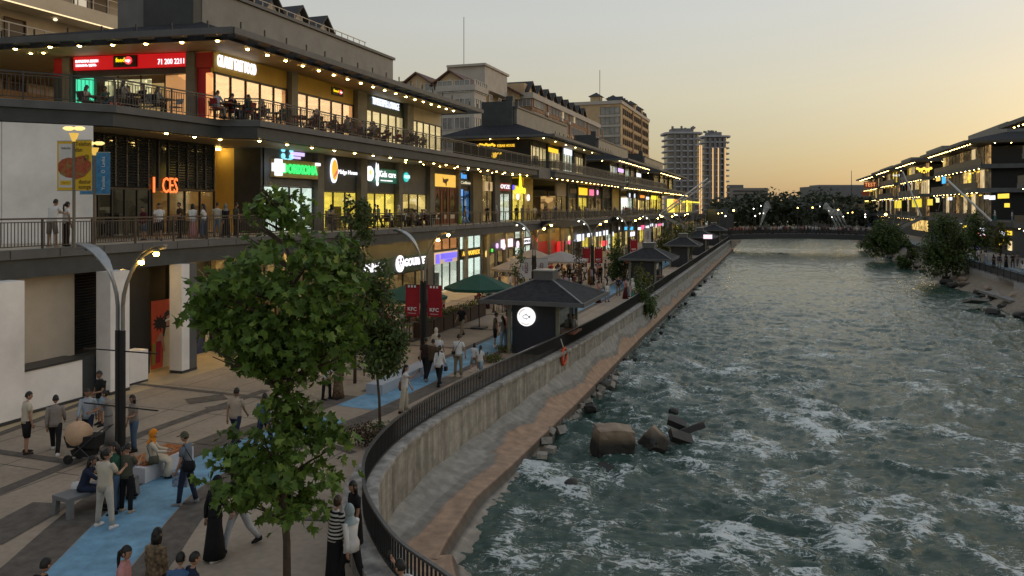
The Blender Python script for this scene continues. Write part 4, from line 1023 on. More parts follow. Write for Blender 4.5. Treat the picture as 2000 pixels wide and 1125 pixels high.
# ------------------------------------------------------------------ right bank mall: three terraces under hip roofs
WHS = E('white_sign_box', (.88,.90,1), 3.2); YES = E('yellow_sign_box', (1,.66,.03), 2.4)
def right_block(label, s0, s1, t, seed, zz=(5.0,10.4,14.5,18.0), lev3=True, litrow=True):
    rn = random.Random(seed)
    b = thing('mall_pavilion', label, 'building', (t+8, (s0+s1)/2, 0), 'mall pavilions on the right bank')
    z1, z2, z3, z4 = zz
    mb = MB(); mb.box(t+2.9, t+20, s0+1, s1, .01, z4-.4); mb.build('core_wall', [DARK], b)
    for z, o in ((z1,0),(z2,.4),(z3,1.0)):
        mb = MB(); mb.box(t+o, t+20, s0-.5, s1+.5, z-.75, z); mb.build('floor_slab', [CHAR2], b)
        mb = MB(); mb.box(t+o+.05, t+o+.09, s0-.4, s1+.4, z+.02, z+.95); mb.box(t+o+.03,t+o+.11,s0-.4,s1+.4,z+.96,z+1.04); mb.build('terrace_railing', [DARKG], b)
    fm = window_mesh
    for z, zt_, o in ((.1,z1-.8,1.15),(z1+.05,z2-.8,1.15),(z2+.05,z3-.8,1.15),(z3+.05,z4-.2,1.15)):
        n = max(3, int((s1-s0)/3.2))
        for k in range(n):
            y0 = s0+1+(s1-s0-1.2)*k/n; y1 = y0+(s1-s0-1.2)/n-.5; q = rn.random()
            m_ = L_DARK if q < .50 else L_DIM if q < .78 else L_GOLD if q < .93 else L_WARM if q < .97 else L_YEL
            mb = MB(); mb.box(t+2.6, t+2.89, y0, y1, z, zt_); w_ = mb.build('window', [m_], b)
            mb = MB()
            for j in range(4): yy = y0+(y1-y0-.09)*j/3; mb.box(t+2.54, t+2.6, yy, yy+.09, z, zt_)
            mb.build('window_frame', [DARKG], w_)
    for z, o in ((z1-.76,.25),(z2-.76,.7),(z3-.76,1.05),(z4,-.3)):
        if z > z4-.5 or rn.random() < .95:
            y = s0+1
            while y < s1: downlight(b, t+o, y, z, 1.1 if z < 16 else 1.3); y += 2.0 if z > z4-1 else 3.4
    for k in range(int((s1-s0)*.9)):
        z = rn.choice((z1-1.1, z2-1.2, z2-1.2, z3-1.2, .4+rn.random()*3)); mb = MB(); mb.ball((t+rn.uniform(.4,2.3), rn.uniform(s0,s1), z), .13,.13,.13, 6,4); mb.build('lantern', [YES if rn.random() < .7 else WHS], b)
    x = t+3
    while x < t+12: downlight(b, x, s0-.9, z4, 1.2); x += 2.4
    # mirrored hip roof
    A, B, C, Dd = (t-1.6, s0-1.8), (t+22, s0-1.8), (t+22, s1+1), (t-1.6, s1+1); a, b_, c, d = (t+6, s0+5), (t+22, s0+5), (t+22, s1-4), (t+6, s1-4)
    up = lambda p, h: (p[0], p[1], h); mb = MB()
    mb.poly([up(A,z4+.45), up(B,z4+.45), up(b_,z4+2.3), up(a,z4+2.3)]); mb.poly([up(A,z4+.45), up(a,z4+2.3), up(d,z4+2.3), up(Dd,z4+.45)])
    mb.poly([up(Dd,z4+.45), up(d,z4+2.3), up(c,z4+2.3), up(C,z4+.45)])
    mb.build('roof', [ROOF], b)
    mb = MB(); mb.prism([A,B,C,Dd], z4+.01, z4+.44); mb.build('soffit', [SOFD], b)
    mb = MB(); mb.box(A[0]-.1,A[0],A[1],Dd[1],z4-.02,z4+.5); mb.build('eave_beam', [CHAR2], b)
    mb = MB(); mb.box(t+6.5, t+20, s0+6, s1-5, z4+1.5, z4+4.2); mb.build('penthouse', [GREYP], b)
    return b
TR = 32.0
right_block('nearest mall pavilion on the right bank cut by the right edge of the picture', 96, 122, TR-1.0, 11)
right_block('large right bank pavilion with dotted eave lights and grey rooftop box', 150, 190, TR, 12)
right_block('right bank pavilion with glowing golden emblem on its down river wall', 206, 238, TR, 13)
right_block('right bank pavilion with white neon word on its end wall', 252, 282, TR, 14)
right_block('far right bank pavilion with orange lettered hoarding at its end', 300, 345, TR+1, 15)
mb = MB(); mb.box(TR+.02, 60, 90, 350, 4.2, 4.98); mb.box(TR+.8, 60, 90, 350, .005, 4.19)
single(mb, 'mall_podium', [CHAR], 'dark podium joining the pavilions on the right bank', 'building')
def fsign_right(label, px0, px1, py, hpx, s, txt, mat, emblem=None, pmat=None):
    x0, x1 = T(px0,s), T(px1,s); z = Zs((px0+px1)/2, py, s); d = depth((x0+x1)/2, s); h = hpx*d/1500.
    r = thing('wall_sign', label, 'sign', ((x0+x1)/2, s, z-h/2), 'lit signs on the right bank')
    if pmat: mb = MB(); mb.box(x0, x1, s-.1, s+.05, z-h/2, z+h/2); mb.build('sign_panel', [pmat], r)
    if txt: words(r, txt, abs(x1-x0)*.85, h*.6, ((x0+x1)/2, s-.2, z), 'F', mat, .1)
    if emblem:
        mb = MB()
        for k in range(7):
            u = (k-3)/3.; mb.ball(((x0+x1)/2+u*(x1-x0)*.45, s-.25, z+h*(.22+.12*math.cos(k*2.1))), (x1-x0)*.11, .15, h*.22, 8, 5)
        for k in range(5):
            u = (k-2)/2.; mb.ball(((x0+x1)/2+u*(x1-x0)*.3, s-.25, z-h*(.12+.22*(1-abs(u)))), (x1-x0)*.06, .12, h*.14, 7, 5)
        mb.build('emblem', [mat], r)
    return r
GOLDN = E('golden_neon', (1,.62,.04), 5.); WHN = E('white_neon', (.92,.94,1), 4.5); ORN = E('orange_letters', (1,.42,.12), 1.3)
fsign_right('golden glowing emblem on the pavilion end wall across the river', 1790, 1819, 333, 12, 203.5, None, GOLDN, True)
fsign_right('white neon word on the far right bank', 1742, 1759, 343, 5, 249.5, 'TECT', WHN)
fsign_right('large orange hoarding with pale letters at the far right bank', 1687, 1712, 361, 12, 297.5, 'TEST', ORN, None, M('orange_hoarding', (.45,.10,.03), .6, .1, .5))
fsign_right('small orange hoarding below the large one on the far right bank', 1683, 1698, 378, 8, 297, None, ORN, None, M('orange_hoarding', (.45,.10,.03), .6, .1, .5))
def rbox(label, px0, px1, py, hpx, t, mat, cat='sign', name='shop_sign'):
    s0, s1 = S(px0,t), S(px1,t); z = Zt((px0+px1)/2,py,t); h = hpx*depth(t,(s0+s1)/2)/1500.
    mb = MB(); mb.box(t-.1, t+.08, s0, s1, z-h/2, z+h/2); f = MB()
    o = single(mb, name, [mat], label, cat, 'lit signs on the right bank'); return o
WHS = E('white_sign_box', (.88,.90,1), 3.2); YES = E('yellow_sign_box', (1,.66,.03), 2.4); CYS = E('cyan_sign_box', (.03,.45,.9), 2.0); PKS = E('pink_sign_box', (1,.25,.45), 2.); GRC = E('yellow_green_curtain_light', (.80,.62,.02), .8)
tr = TR+2.5
for lab, a, b, y, h, m_ in (('left white sign box on the right bank shop row', 1923, 1932, 385, 7, WHS), ('right white sign box beside its twin on the right bank', 1933, 1943, 386, 8, WHS),
    ('wide yellow sign box on the right bank shop row', 1950, 1970, 383, 9, YES), ('yellow lantern cluster hanging on the right bank terrace', 1963, 1971, 401, 8, YES),
    ('tall cyan banner light on the right bank terrace', 1840.5, 1846.5, 350, 17, CYS), ('golden lantern column left of the cyan banner', 1829, 1836, 346, 15, E('amber_light', (1,.6,.1), .8)),
    ('wide yellow lit curtain on the right bank terrace', 1782, 1800, 397, 15, GRC), ('small yellow lit curtain farther along the right bank', 1748, 1760, 399, 15, GRC), ('short yellow lit curtain nearer than the wide one', 1812, 1821, 395, 12, GRC),
    ('oval white sign on the right bank shop row', 1852, 1859, 388, 6, WHS), ('pale flame shaped lamp beside the lit curtain', 1829, 1834, 391, 9, E('cream_light', (1,.9,.4), 2.))):
    rbox(lab, a, b, y, h, tr if y > 370 else TR+2.5, m_)
for i, (a, b, y, h, m_) in enumerate(((1876,1880,433,9,L_WHITE),(1882,1894,444,7,YES),(1913,1925,453,16,WHS),(1911,1926,463,14,L_RED),(1952,1956,440,6,PKS),(1957,1962,440,6,WHS),(1953,1962,456,9,WHS),(1966,1976,455,8,YES),(1955,1960,468,5,YES),(1951,1955,471,4,WHS),(1953,1957,478,5,YES),(1970,1976,480,18,L_GOLD),(1900,1912,484,6,E('violet_sign_box',(.35,.3,1),2.5)),(1812,1815,520,12,L_GOLD))):
    rbox('%s lit shop sign glimpsed between trees on the right bank walkway' % ('first second third fourth fifth sixth seventh eighth ninth tenth eleventh twelfth thirteenth fourteenth'.split()[i]), a, b, y, h, TR+.75, m_)
rbox('lit golden wall mosaic behind the right bank stair', 1782, 1812, 440, 20, TR+.7, lit('gold_mosaic', (1,.65,.2), .75, .8, .25), 'wall panel', 'wall_panel')

# ------------------------------------------------------------------ the footbridge across the river
br = thing('footbridge', 'low dark arched footbridge crowded with people across the river', 'bridge', (6, 168, 0))
SB0, SB1 = 165., 171.
def deckz(x): return 1.3 + .5*(1-((x-6.)/17.)**2)
prof = [(-11+k*34/24., deckz(-11+k*34/24.)) for k in range(25)]
mb = MB()
for (x0,z0),(x1,z1) in zip(prof, prof[1:]):
    mb.add([(x0,SB0,z0),(x1,SB0,z1),(x1,SB1,z1),(x0,SB1,z0),(x0,SB0,z0-1.0),(x1,SB0,z1-1.0),(x1,SB1,z1-1.0),(x0,SB1,z0-1.0)], [(0,1,2,3),(7,6,5,4),(0,4,5,1),(2,6,7,3),(1,5,6,2),(3,7,4,0)])
mb.build('deck', [DARKG], br)
for s_ in (SB0+.1, SB1-.1):
    mb = MB()
    for (x0,z0),(x1,z1) in zip(prof, prof[1:]):
        for h in (.3,.6,1.05): mb.beam((x0,s_,z0+h),(x1,s_,z1+h), .05,.05)
        for q in range(4): x = x0+(x1-x0)*q/4; zz = deckz(x); mb.box(x-.02,x+.02,s_-.02,s_+.02,zz,zz+1.05)
    mb.build('bridge_railing', [DARK], br); mb = MB(); [mb.add([(x0,s_,z0+.02),(x1,s_,z1+.02),(x1,s_,z1+.9),(x0,s_,z0+.9)], [(0,1,2,3)]) for (x0,z0),(x1,z1) in zip(prof, prof[1:])]; mb.build('mesh_panel', [MESHP], br)
for x in (-10.2, 22.0): mb = MB(); mb.box(x-1.2,x+1.2,SB0-.3,SB1+.3,-4,deckz(x)-1.01); mb.build('abutment', [CONC], br)
# cable stair on the left bank and the one on the right
def cable_stair(label, x0, x1, y, z0, z1, w, masts):
    st = thing('cable_stair', label, 'stair', (x0, y, 0), 'cable hung stairs beside the bridge')
    n = 22
    tb = MB(); tb.box(-.22,.22,-w/2,w/2,-.1,0); tm = mesh_of(tb, 'tread', [CONC])
    for k in range(n): u = k/(n-1); share(tm, 'tread', st, (x0+(x1-x0)*u, y, z0+(z1-z0)*u))
    for s_ in (-1,1):
        mb = MB(); mb.beam((x0,y+s_*w/2,z0-.1),(x1,y+s_*w/2,z1-.1), .15,.5); mb.build('stringer', [STEEL], st)
        mb = MB(); mb.beam((x0,y+s_*w/2,z0+.95),(x1,y+s_*w/2,z1+.95), .07,.07); mb.build('handrail', [STEEL], st)
    for (a, b) in masts: mb = MB(); mb.tube([a,b], .16, 7); mb.build('mast', [WHITE], st)
    cb = MB()
    for a, b in masts:
        for k in range(5): cb.tube([b, (x0+(x1-x0)*(k+.5)/5, y, z0+(z1-z0)*(k+.5)/5+.9)], .035, 4)
    cb.build('cable', [STEEL], st)
cable_stair('white cable hung stair rising to the left bank terrace', -14, -25, 176, .1, 5.6, 3, [((-24.3,172,5.7),(-14,173,13.5)),((-24.3,180,5.7),(-14,179,13))])
cable_stair('pale cable hung stair rising to the right bank terrace', 23, 31.8, 142, .1, 4.9, 3, [((31.9,138,5),(26,139,11.5))])
cable_stair('farther pale stair with slanted handrail on the right bank', 23, 31.8, 197, .1, 4.9, 3, [((31.9,199,5),(28,199,15.5))])

# ------------------------------------------------------------------ signs of the first terrace and the ground floor, left bank
GRN = E('green_neon', (.0,.85,.16), 2.4); WHT = E('white_letters', (.95,.93,1), 3.2); GOLDL = E('gold_letters', (1,.56,.03), 3.0); BLUEN = E('cobalt_neon', (.02,.02,1), 2.6)
OCH = M('ochre_sign_box', (.50,.34,.12), .6, .1, 1); GREENP = E('green_sign_panel', (.01,.16,.10), .35, (.02,.10,.07)); DKG = M('dark_green_panel', (.010,.035,.028), .5, .15, 1)
TT = TL+.02
r, s0, s1, zc, h = rsign('ochre pharmacy sign box with big green letters and white cross', 528.5, 612, 331, 34, TT, OCH, None, None, th=.35)
words(r, 'DORIXONA', (s1-s0)*.82, h*.56, (TT+.42, (s0+s1)/2+.15, zc-.03), 'R', GRN, .08, bold=.03)
mb = MB(); cy, cz = s0-.05, zc+.02; mb.box(TT+.44,TT+.60,cy-.20,cy+.36,cz-.48,cz+.48); mb.box(TT+.44,TT+.595,cy-.46,cy+.62,cz-.24,cz+.24); mb.build('pharmacy_cross', [E('white_cross_light', (.86,.93,1), 2.6)], r)
mb = MB(); mb.box(TT+.36,TT+.5,s1-.35,s1+.05,zc+h*.3,zc+h*.47); mb.build('sign_lamp', [WHT], r)
r = thing('clinic_sign', 'lit clinic sign of a blue petal cross and violet bars above the pharmacy', 'sign', (TT, S(572,TT), Zt(572,305,TT)), SG)
mb = MB(); s_, z = S(559.5,TT), Zt(559.5,299,TT)
for dx in (-1,1):
    for dz in (-1,1):
        for ex, ez in ((.17,.48),(.40,.20)): mb.disc((TT+.02, s_+dx*ex, z+dz*ez), .17, (1,0,0), 10, .08)
mb.build('petal_cross', [E('ice_blue_light', (.25,.78,.95), 2.2)], r)
for a, b, y, hh in ((566,593,301,7),(566,585,308,4.5)):
    mb = MB(); sa, sb = S(a,TT), S(b,TT); zz = Zt((a+b)/2,y,TT); k_ = hh*depth(TT,sa)/1500/2
    n = 7
    for k in range(n): mb.box(TT+.02,TT+.1,sa+(sb-sa)*k/n,sa+(sb-sa)*(k+.86)/n,zz-k_,zz+k_)
    mb.build('letter_block', [E('violet_letters', (.66,.52,1), 2.2)], r)
r, s0, s1, zc, h = rsign('cafe sign with white script and an orange oval logo', 640, 697, 334, 22, TT, None)
words(r, 'Midge House', S(696,TT)-S(659,TT), h*.48, (TT+.1, S(677,TT), Zt(677,337,TT)), 'R', WHT, .05)
mb = MB(); mb.disc((TT+.02,S(650.5,TT),Zt(650.5,333,TT)), .40, (1,0,0), 22, .10, 0, .82); mb.build('oval_rim', [WHT], r)
mb = MB(); mb.disc((TT+.121,S(650.5,TT),Zt(650.5,332,TT)), .34, (1,0,0), 22, .02, 0, .66); mb.build('oval_logo', [E('orange_logo', (1,.46,.02), 1.6)], r)
mb = MB(); c_ = (TT+.15,S(651.5,TT),Zt(651.5,339,TT)); mb.add([(c_[0],c_[1]-.30,c_[2]-.35),(c_[0],c_[1]+.30,c_[2]+.05),(c_[0],c_[1]+.28,c_[2]+.35),(c_[0],c_[1]-.12,c_[2]-.05)], [(0,1,2,3)]); mb.build('logo_swoosh', [E('brown_logo', (.6,.10,.04), .8)], r)
r, s0, s1, zc, h = rsign('green children clinic sign with white bunny ears and round badge', 722, 774, 344, 27, TT, GREENP, None, None)
words(r, 'Kids care', (s1-s0)*.62, h*.46, (TT+.14, S(754,TT), zc+h*.12), 'R', WHT, .04); words(r, 'BOLALAR KLINIKASI', (s1-s0)*.44, h*.09, (TT+.14, S(752,TT), zc-h*.33), 'R', WHT, .03)
mb = MB(); mb.disc((TT+.11,S(718.5,TT),Zt(718.5,339,TT)), .54, (1,0,0), 22, .08); mb.build('badge', [WHT], r); mb = MB(); mb.ball((TT+.2,S(718.5,TT),Zt(718.5,336.5,TT)), .03,.16,.2, 8,5); mb.build('badge_mark', [YES], r)
mb = MB(); sb_, zb_ = S(733,TT), Zt(733,347,TT); mb.ball((TT+.16,sb_,zb_), .05,.24,.34, 10,6); mb.ball((TT+.16,sb_-.13,zb_+.65), .05,.10,.45, 8,6); mb.ball((TT+.16,sb_+.13,zb_+.63), .05,.10,.42, 8,6); mb.ball((TT+.16,sb_+.02,zb_-.42), .05,.2,.2, 8,5); mb.build('bunny', [WHT], r)
r = roundsign('round teal sign with pale lettering beside the green children sign', 792, 346, 9.2, TT, E('teal_sign', (.0,.55,.52), 1.5))
mb = MB(); s_, z = S(792,TT), Zt(792,346,TT); mb.box(TT+.13,TT+.15,s_-.48,s_+.48,z-.10,z+.16); mb.build('sign_band', [E('pale_teal_letters', (.6,1,1), 1.6)], r)
r, s0, s1, zc, h = rsign('golden panel sign with a dark bird mark over the carved doors', 848.5, 888, 353, 24, TT, E('golden_sign_panel', (1,.58,.10), .62, (.5,.3,.06)), None, None)
mb = MB(); y = (s0+s1)/2-.3; mb.add([(TT+.14,y-.5,zc+.35),(TT+.14,y-.42,zc-.15),(TT+.14,y+.1,zc-.25),(TT+.14,y+.3,zc-.55),(TT+.14,y+.45,zc-.1),(TT+.14,y+.8,zc+.05),(TT+.14,y+.75,zc+.2),(TT+.14,y+.2,zc+.15),(TT+.14,y-.2,zc+.12)], [tuple(range(9))]); mb.build('bird_mark', [FRAMEB], r)
# carved wooden doors with pointed arches
dr = thing('carved_door', 'carved red brown wooden doors with pointed arches under the golden sign', 'door', (TT, S(866,TT), Z2))
sa, sb = S(844,TT), S(888,TT); zt_ = Zt(866,366,TT)
mb = MB(); mb.box(TT,TT+.12,sa,sb,Z2+.002,zt_); mb.build('door_frame', [WOOD], dr)
for k in range(3):
    c0 = sa+(sb-sa)*(.5+k)/3; wd = (sb-sa)/3*.30
    if k == 1: wd *= .62
    zz0 = Z2+.9; zz1 = zt_-.45+(.25 if k == 1 else 0)
    pts = [(c0-wd,zz0),(c0+wd,zz0),(c0+wd,zz1-1.1),(c0+wd*.55,zz1-.45),(c0,zz1),(c0-wd*.55,zz1-.45),(c0-wd,zz1-1.1)]
    mb = MB(); mb.add([(TT+.13,a,b) for a,b in pts], [tuple(range(7))]); mb.build('arched_pane', [DGLASS], dr)
    mb = MB(); mb.box(TT+.121,TT+.14,c0-wd,c0+wd,Z2+.45,Z2+.80); mb.build('pale_inlay', [CREAM], dr)
    for o in (-1,1): mb = MB(); mb.box(TT+.121,TT+.19,c0+o*wd*1.28-.05,c0+o*wd*1.28+.05,Z2+.1,zt_-.05); mb.build('carved_post', [WOOD], dr)
for k in range(9): mb = MB(); yy = sa+(sb-sa)*(k+.5)/9; mb.box(TT+.121,TT+.17,yy-.15,yy+.15,zt_-.30,zt_-.08); mb.build('carved_block', [WOOD], dr)
r, s0, s1, zc, h = rsign('small grey sign with ivory letters between blue lights', 895, 918, 357, 11, TT, CHAR2, 'Celine', E('ivory_letters', (.85,.75,.5), .6))
rbox2 = lambda lab, a, b, y, h, m_, t=TT: (lambda mb: single(mb, 'light_box', [m_], lab, 'sign', SG))((lambda mb: (mb.box(t, t+.12, S(a,t), S(b,t), Zt((a+b)/2,y,t)-h*depth(t,S(a,t))/3000, Zt((a+b)/2,y,t)+h*depth(t,S(a,t))/3000), mb)[1])(MB()))
SKY_B = E('sky_blue_light', (.04,.35,.95), 1.1)
rbox2('tall blue light panel left of the grey sign', 894.5, 901, 343, 11, SKY_B); rbox2('short blue light panel right of its tall twin', 903.5, 909, 345, 8, SKY_B); rbox2('blue light slot under the small grey sign', 896, 902, 376, 13, SKY_B)
r, s0, s1, zc, h = rsign('pale framed poster with a brown figure on the terrace wall', 946, 960, 364, 18, TT+.1, E('pale_poster', (.75,.55,.28), .35, (.6,.45,.3)), None, None)
mb = MB(); mb.ball((TT+.23,(s0+s1)/2,zc), .02,.28,.5,8,6); mb.build('poster_figure', [WOOD], r)
r, s0, s1, zc, h = rsign('red cafe sign with four white letters', 974, 995, 365, 16, TT, REDP, 'OYZE', WHT, thf=.5)
roundsign('round blue violet sign above the yellow kiosk front', 1002, 366, 5, TT+.3, E('violet_round', (.10,.06,1), 1.8), None)
r = thing('flame_sign', 'yellow neon flame sign standing over yellow shop lettering', 'sign', (TT, S(1013,TT), Zt(1013,370,TT)), SG)
mb = MB(); s_, z = S(1013,TT), Zt(1013,356,TT); 
for q in range(2): mb.loft([[(TT+.2+q*.0, s_+w_*math.cos(a_), z+zz+.0) if False else (TT+.2+.1*math.sin(a_), s_+w_*math.cos(a_), z+zz) for a_ in [k*math.pi/4 for k in range(8)]] for w_, zz in ((.05,-1.1),(.42,-.5),(.40,0),(.18,.55),(.02,1.0))])
mb.build('flame', [E('yellow_neon', (1,.82,.02), 3.)], r)
for k in range(4): mb = MB(); mb.disc((TT+.2, S(1006.5+k*4.6,TT), Zt(1008,370.5,TT)-(k%2)*.1), .36, (1,0,0), 10, .1); mb.build('letter_block', [E('yellow_neon', (1,.82,.02), 3.)], r)
roundsign('white round lamp sign on the yellow shop window', 1010.5, 384, 6, TT+.25, WHT); roundsign('white round lamp sign on the yellow wall beside the window', 1031, 386, 6.3, TT+.15, WHT)
# second and third pavilion, first terrace
rsign('yellow lit sign of irregular shape over the orange shop', 1130, 1146, 374, 14, TT, E('amber_sign', (1,.55,.01), 2.6), None, None)
rsign('square pink lit sign right of the amber one', 1147.5, 1159, 376, 12, TT, E('pink_sign', (1,.16,.35), 1.1), None, None)
roundsign('round pink sign at the far end of the second pavilion', 1166.5, 376, 5, TT, E('pale_pink_sign', (1,.45,.75), 2.))
rsign('small dull bronze sign beside the amber one', 1112, 1125, 373, 9, TT, M('bronze_panel', (.2,.15,.08), .5, .2, 1), None, None)
for lab, px, py in (('left white round sign on the third pavilion', 1229.5, 381.5), ('right white round sign on the third pavilion', 1239, 382.5)): roundsign(lab, px, py, 4.2, TT+.1, E('cool_white_sign', (.80,.86,1), 2.4))
rsign('orange lit sign between the round white and the yellow arch', 1250, 1259, 384, 5, TT, E('orange_sign', (1,.3,.03), 1.6), None, None); rsign('small white lit sign beside the yellow arch', 1262, 1267, 387, 5, TT, WHT, None, None)
rsign('yellow arched light over the last terrace shop', 1272, 1284, 386, 7, TT, E('yellow_neon', (1,.82,.02), 3.), None, None); rsign('orange lit band under the far cable stair', 1315, 1325, 393, 6, TT, E('orange_sign', (1,.3,.03), 1.6), None, None)
rsign('long yellow light line at the foot of the cable stair', 1328, 1366, 394.5, 3, TT, E('yellow_neon', (1,.82,.02), 3.), None, None)
# second terrace
FW = E('white_letters', (.95,.93,1), 3.2)
def fsign(name, label, px0, px1, py0, py1, mat, out=.14, th=.1):
    a = Vector(F(px0)[:2]); b = Vector(F(px1)[:2]); nn = Vector((b.y-a.y, -(b.x-a.x))).normalized(); pm_ = (px0+px1)/2
    z0, z1 = Zf(pm_, py1), Zf(pm_, py0); c = (a+b)/2+nn*out
    r = thing(name, label, 'sign', (c.x, c.y, z0), SG)
    mb = MB(); mb.prism([tuple(a+nn*out), tuple(b+nn*out), tuple(b+nn*(out-th)), tuple(a+nn*(out-th))], z0, z1); mb.build('sign_panel', [mat], r)
    return r, c, nn, (b-a).length, z0, z1
r, c, nn, L, z0, z1 = fsign('fast_food_sign', 'long red fast food sign with black logo box and phone number', 149, 368, 108.5, 134.5, E('red_sign_panel', (.75,.006,.012), .42, (.4,.01,.015)), .2, .16)
q = lambda px: Vector(F(px)[:2])+nn*.24
def ftxt(txt, px0, px1, py, hpx, mat, extra=0): p = q((px0+px1)/2)+nn*extra; words(r, txt, (q(px1)-q(px0)).length, hpx*F(px0)[2]/1500., (p.x,p.y,Zf((px0+px1)/2,py)), 'F' if False else FA, mat, .04)
ftxt('BUYURTMA BERISH', 154, 197.5, 121.5, 5.6, FW); ftxt('ЗАКАЗАТЬ ЗДЕСЬ', 154, 194, 129.6, 5.6, FW); ftxt('71 200 2211', 314.5, 365.5, 122, 10.5, FW)
a, b = q(230)-nn*.03, q(274)-nn*.03; mb = MB(); mb.prism([tuple(a),tuple(b),tuple(b+nn*.14),tuple(a+nn*.14)], Zf(252,132.5), Zf(252,110.5)); mb.build('logo_box', [DARK], r)
ftxt('feed', 235.5, 252.5, 120, 8.5, E('yellow_letters', (1,.72,.0), 2.6), .13)
p = q(260)+nn*.115; mb = MB(); mb.disc((p.x,p.y,Zf(260,120.5)), .215, (nn.x,nn.y,0), 20, .05); mb.build('logo_disc', [E('red_disc', (1,.01,.04), 1.4)], r); ftxt('up', 255.5, 264.5, 120.5, 6.5, FW, .19)
r, s0, s1, zc, h = rsign('large white letters on the ochre band by the red corner', 421, 497, 125, 14, TL+.02, None)
sa, sb = S(422,TL), S(497,TL); words(r, 'GILAVIY FAST FOOD', sb-sa, .62, (TL+.1,(sa+sb)/2,Zt(459,128.5,TL)), 'R', FW, .08)
r, s0, s1, zc, h = rsign('small black box sign with a red disc on the ochre band', 647, 668, 179, 15, TL+.02, DARK, None, None); words(r, 'feed', (s1-s0)*.46, h*.36, (TL+.16,s0+(s1-s0)*.28,zc), 'R', E('yellow_letters', (1,.72,.0), 2.6), .03); mb = MB(); mb.disc((TL+.125,s0+(s1-s0)*.72,zc), h*.3, (1,0,0), 18, .04); mb.build('logo_disc', [E('red_disc', (1,.01,.04), 1.4)], r); words(r, 'up', (s1-s0)*.22, h*.25, (TL+.18,s0+(s1-s0)*.72,zc), 'R', FW, .03)
r = thing('lounge_sign', 'white lounge lettering on the dark green band', 'sign', (TL, S(753,TL), 14.3), SG); words(r, 'TIMEKEEPER LOUNGE', S(779,TL)-S(727,TL), .52, (TL+.06,S(753,TL),Zt(753,204,TL)), 'R', E('blue_white_letters', (.80,.86,1), 3.), .06)
# kebab house on the end wall of the second pavilion
r = thing('restaurant_sign', 'golden glowing restaurant emblem and lettering on the dark end wall', 'sign', (T(968,86.7), 86.7, 13.6), SG)
sK = 86.75; words(r, 'KEBAB HOUSE', abs(T(1005,sK)-T(971,sK)), .32, (T(988,sK),sK,Zs(988,284.5,sK)), 'F', GOLDL, .06)
mb = MB()
for k in range(9): px = 934+k*3.9; mb.ball((T(px,sK),sK,Zs(px,283+1.2*math.cos(k*2.3),sK)), .19,.06,.15, 8,5)
mb.build('emblem', [GOLDL], r)
mb = MB()
for k in range(7): mb.ball((T(964+k*2.6,sK),sK-.3,Zs(964,300.5,sK)+.05*math.cos(k*3)), .12,.08,.12,6,4)
mb.ball((T(967,sK),sK-.3,Zs(967,305,sK)), .35,.2,.25,8,5); mb.build('chandelier', [GOLDL], r)
rsign('amber script sign on the second terrace of the second pavilion', 1071, 1089, 294, 8, TL+.3, E('amber_sign', (1,.55,.01), 2.6), None, None); rsign('white cloud shaped sign on the second terrace', 1101, 1116, 297, 11, TL+.3, E('cool_white_sign', (.80,.86,1), 2.4), None, None)
mb = MB(); mb.box(TL+.06,TL+.3,S(1041,TL),S(1047,TL),12.3,13.3); single(mb, 'loudspeaker', [DARK], 'black loudspeaker hanging before the beige window', 'speaker')
rsign('violet and white twin sign on the third pavilion', 1207, 1217, 333, 7, TL+.3, E('lilac_sign', (.75,.45,1), 2.2), None, None); rsign('white crown shaped sign on the third pavilion', 1243, 1251, 342, 7, TL+.3, E('cool_white_sign', (.80,.86,1), 2.4), None, None)
# ground floor row
T1 = TL1+.02
r, s0, s1, zc, h = rsign('long dark green sign with white letters and a panda disc', 700, 832, 519, 33, T1+.03, DKG, None, None, th=.12)
words(r, 'PANDA', S(749,T1)-S(706,T1), .60, (T1+.2,S(727.5,T1),Zt(727.5,523,T1)), 'R', WHT, .06, bold=.03); words(r, 'GOURMET', S(831,T1)-S(786,T1), .60, (T1+.2,S(808.5,T1),Zt(808.5,510.5,T1)), 'R', WHT, .06, bold=.03)
sP, zP = S(776.5,T1), Zt(776.5,515,T1); mb = MB(); mb.disc((T1+.16,sP,zP), .62, (1,0,0), 24, .1); mb.build('panda_disc', [WHT], r)
mb = MB()
for y_, z_2, a_, b_ in ((-.26,.30,.13,.13),(.26,.30,.13,.13),(-.16,.04,.09,.12),(.16,.04,.09,.12),(0,-.16,.09,.06)): mb.ball((T1+.265,sP+y_,zP+z_2), .02,a_,b_,10,6)
mb.build('panda_mark', [M('grey_mark', (.10,.10,.12), .6, .1, 2)], r)
r, s0, s1, zc, h = rsign('beige sign panel with cobalt blue lit blocks', 847.5, 891, 502, 22, T1+.03, E('beige_lit_panel', (.75,.58,.36), .35, (.5,.4,.3)), None, None)
for a, b, y, hh in ((848,854,506,18),(857.5,888,499,11),(866,879,508,5)): mb = MB(); ha = hh*depth(T1,S(a,T1))/3000; zz = Zt((a+b)/2,y,T1); mb.box(T1+.15,T1+.22,S(a,T1),S(b,T1),zz-ha,zz+ha); mb.build('letter_block', [BLUEN], r)
r, s0, s1, zc, h = rsign('gold lettered sign over bright white windows', 898, 937, 494, 14, T1+.03, DARK, 'AL MAXFLEX', GOLDL, thf=.62)
roundsign('round yellow sign with dark mark in the ground floor row', 950.5, 495.5, 8.8, T1+.1, E('yellow_round_sign', (1,.66,.16), .75), None)
roundsign('small round green sign above the yellow round one', 960, 489, 3.4, T1+.0, E('green_round', (.05,.8,.05), 1.2))
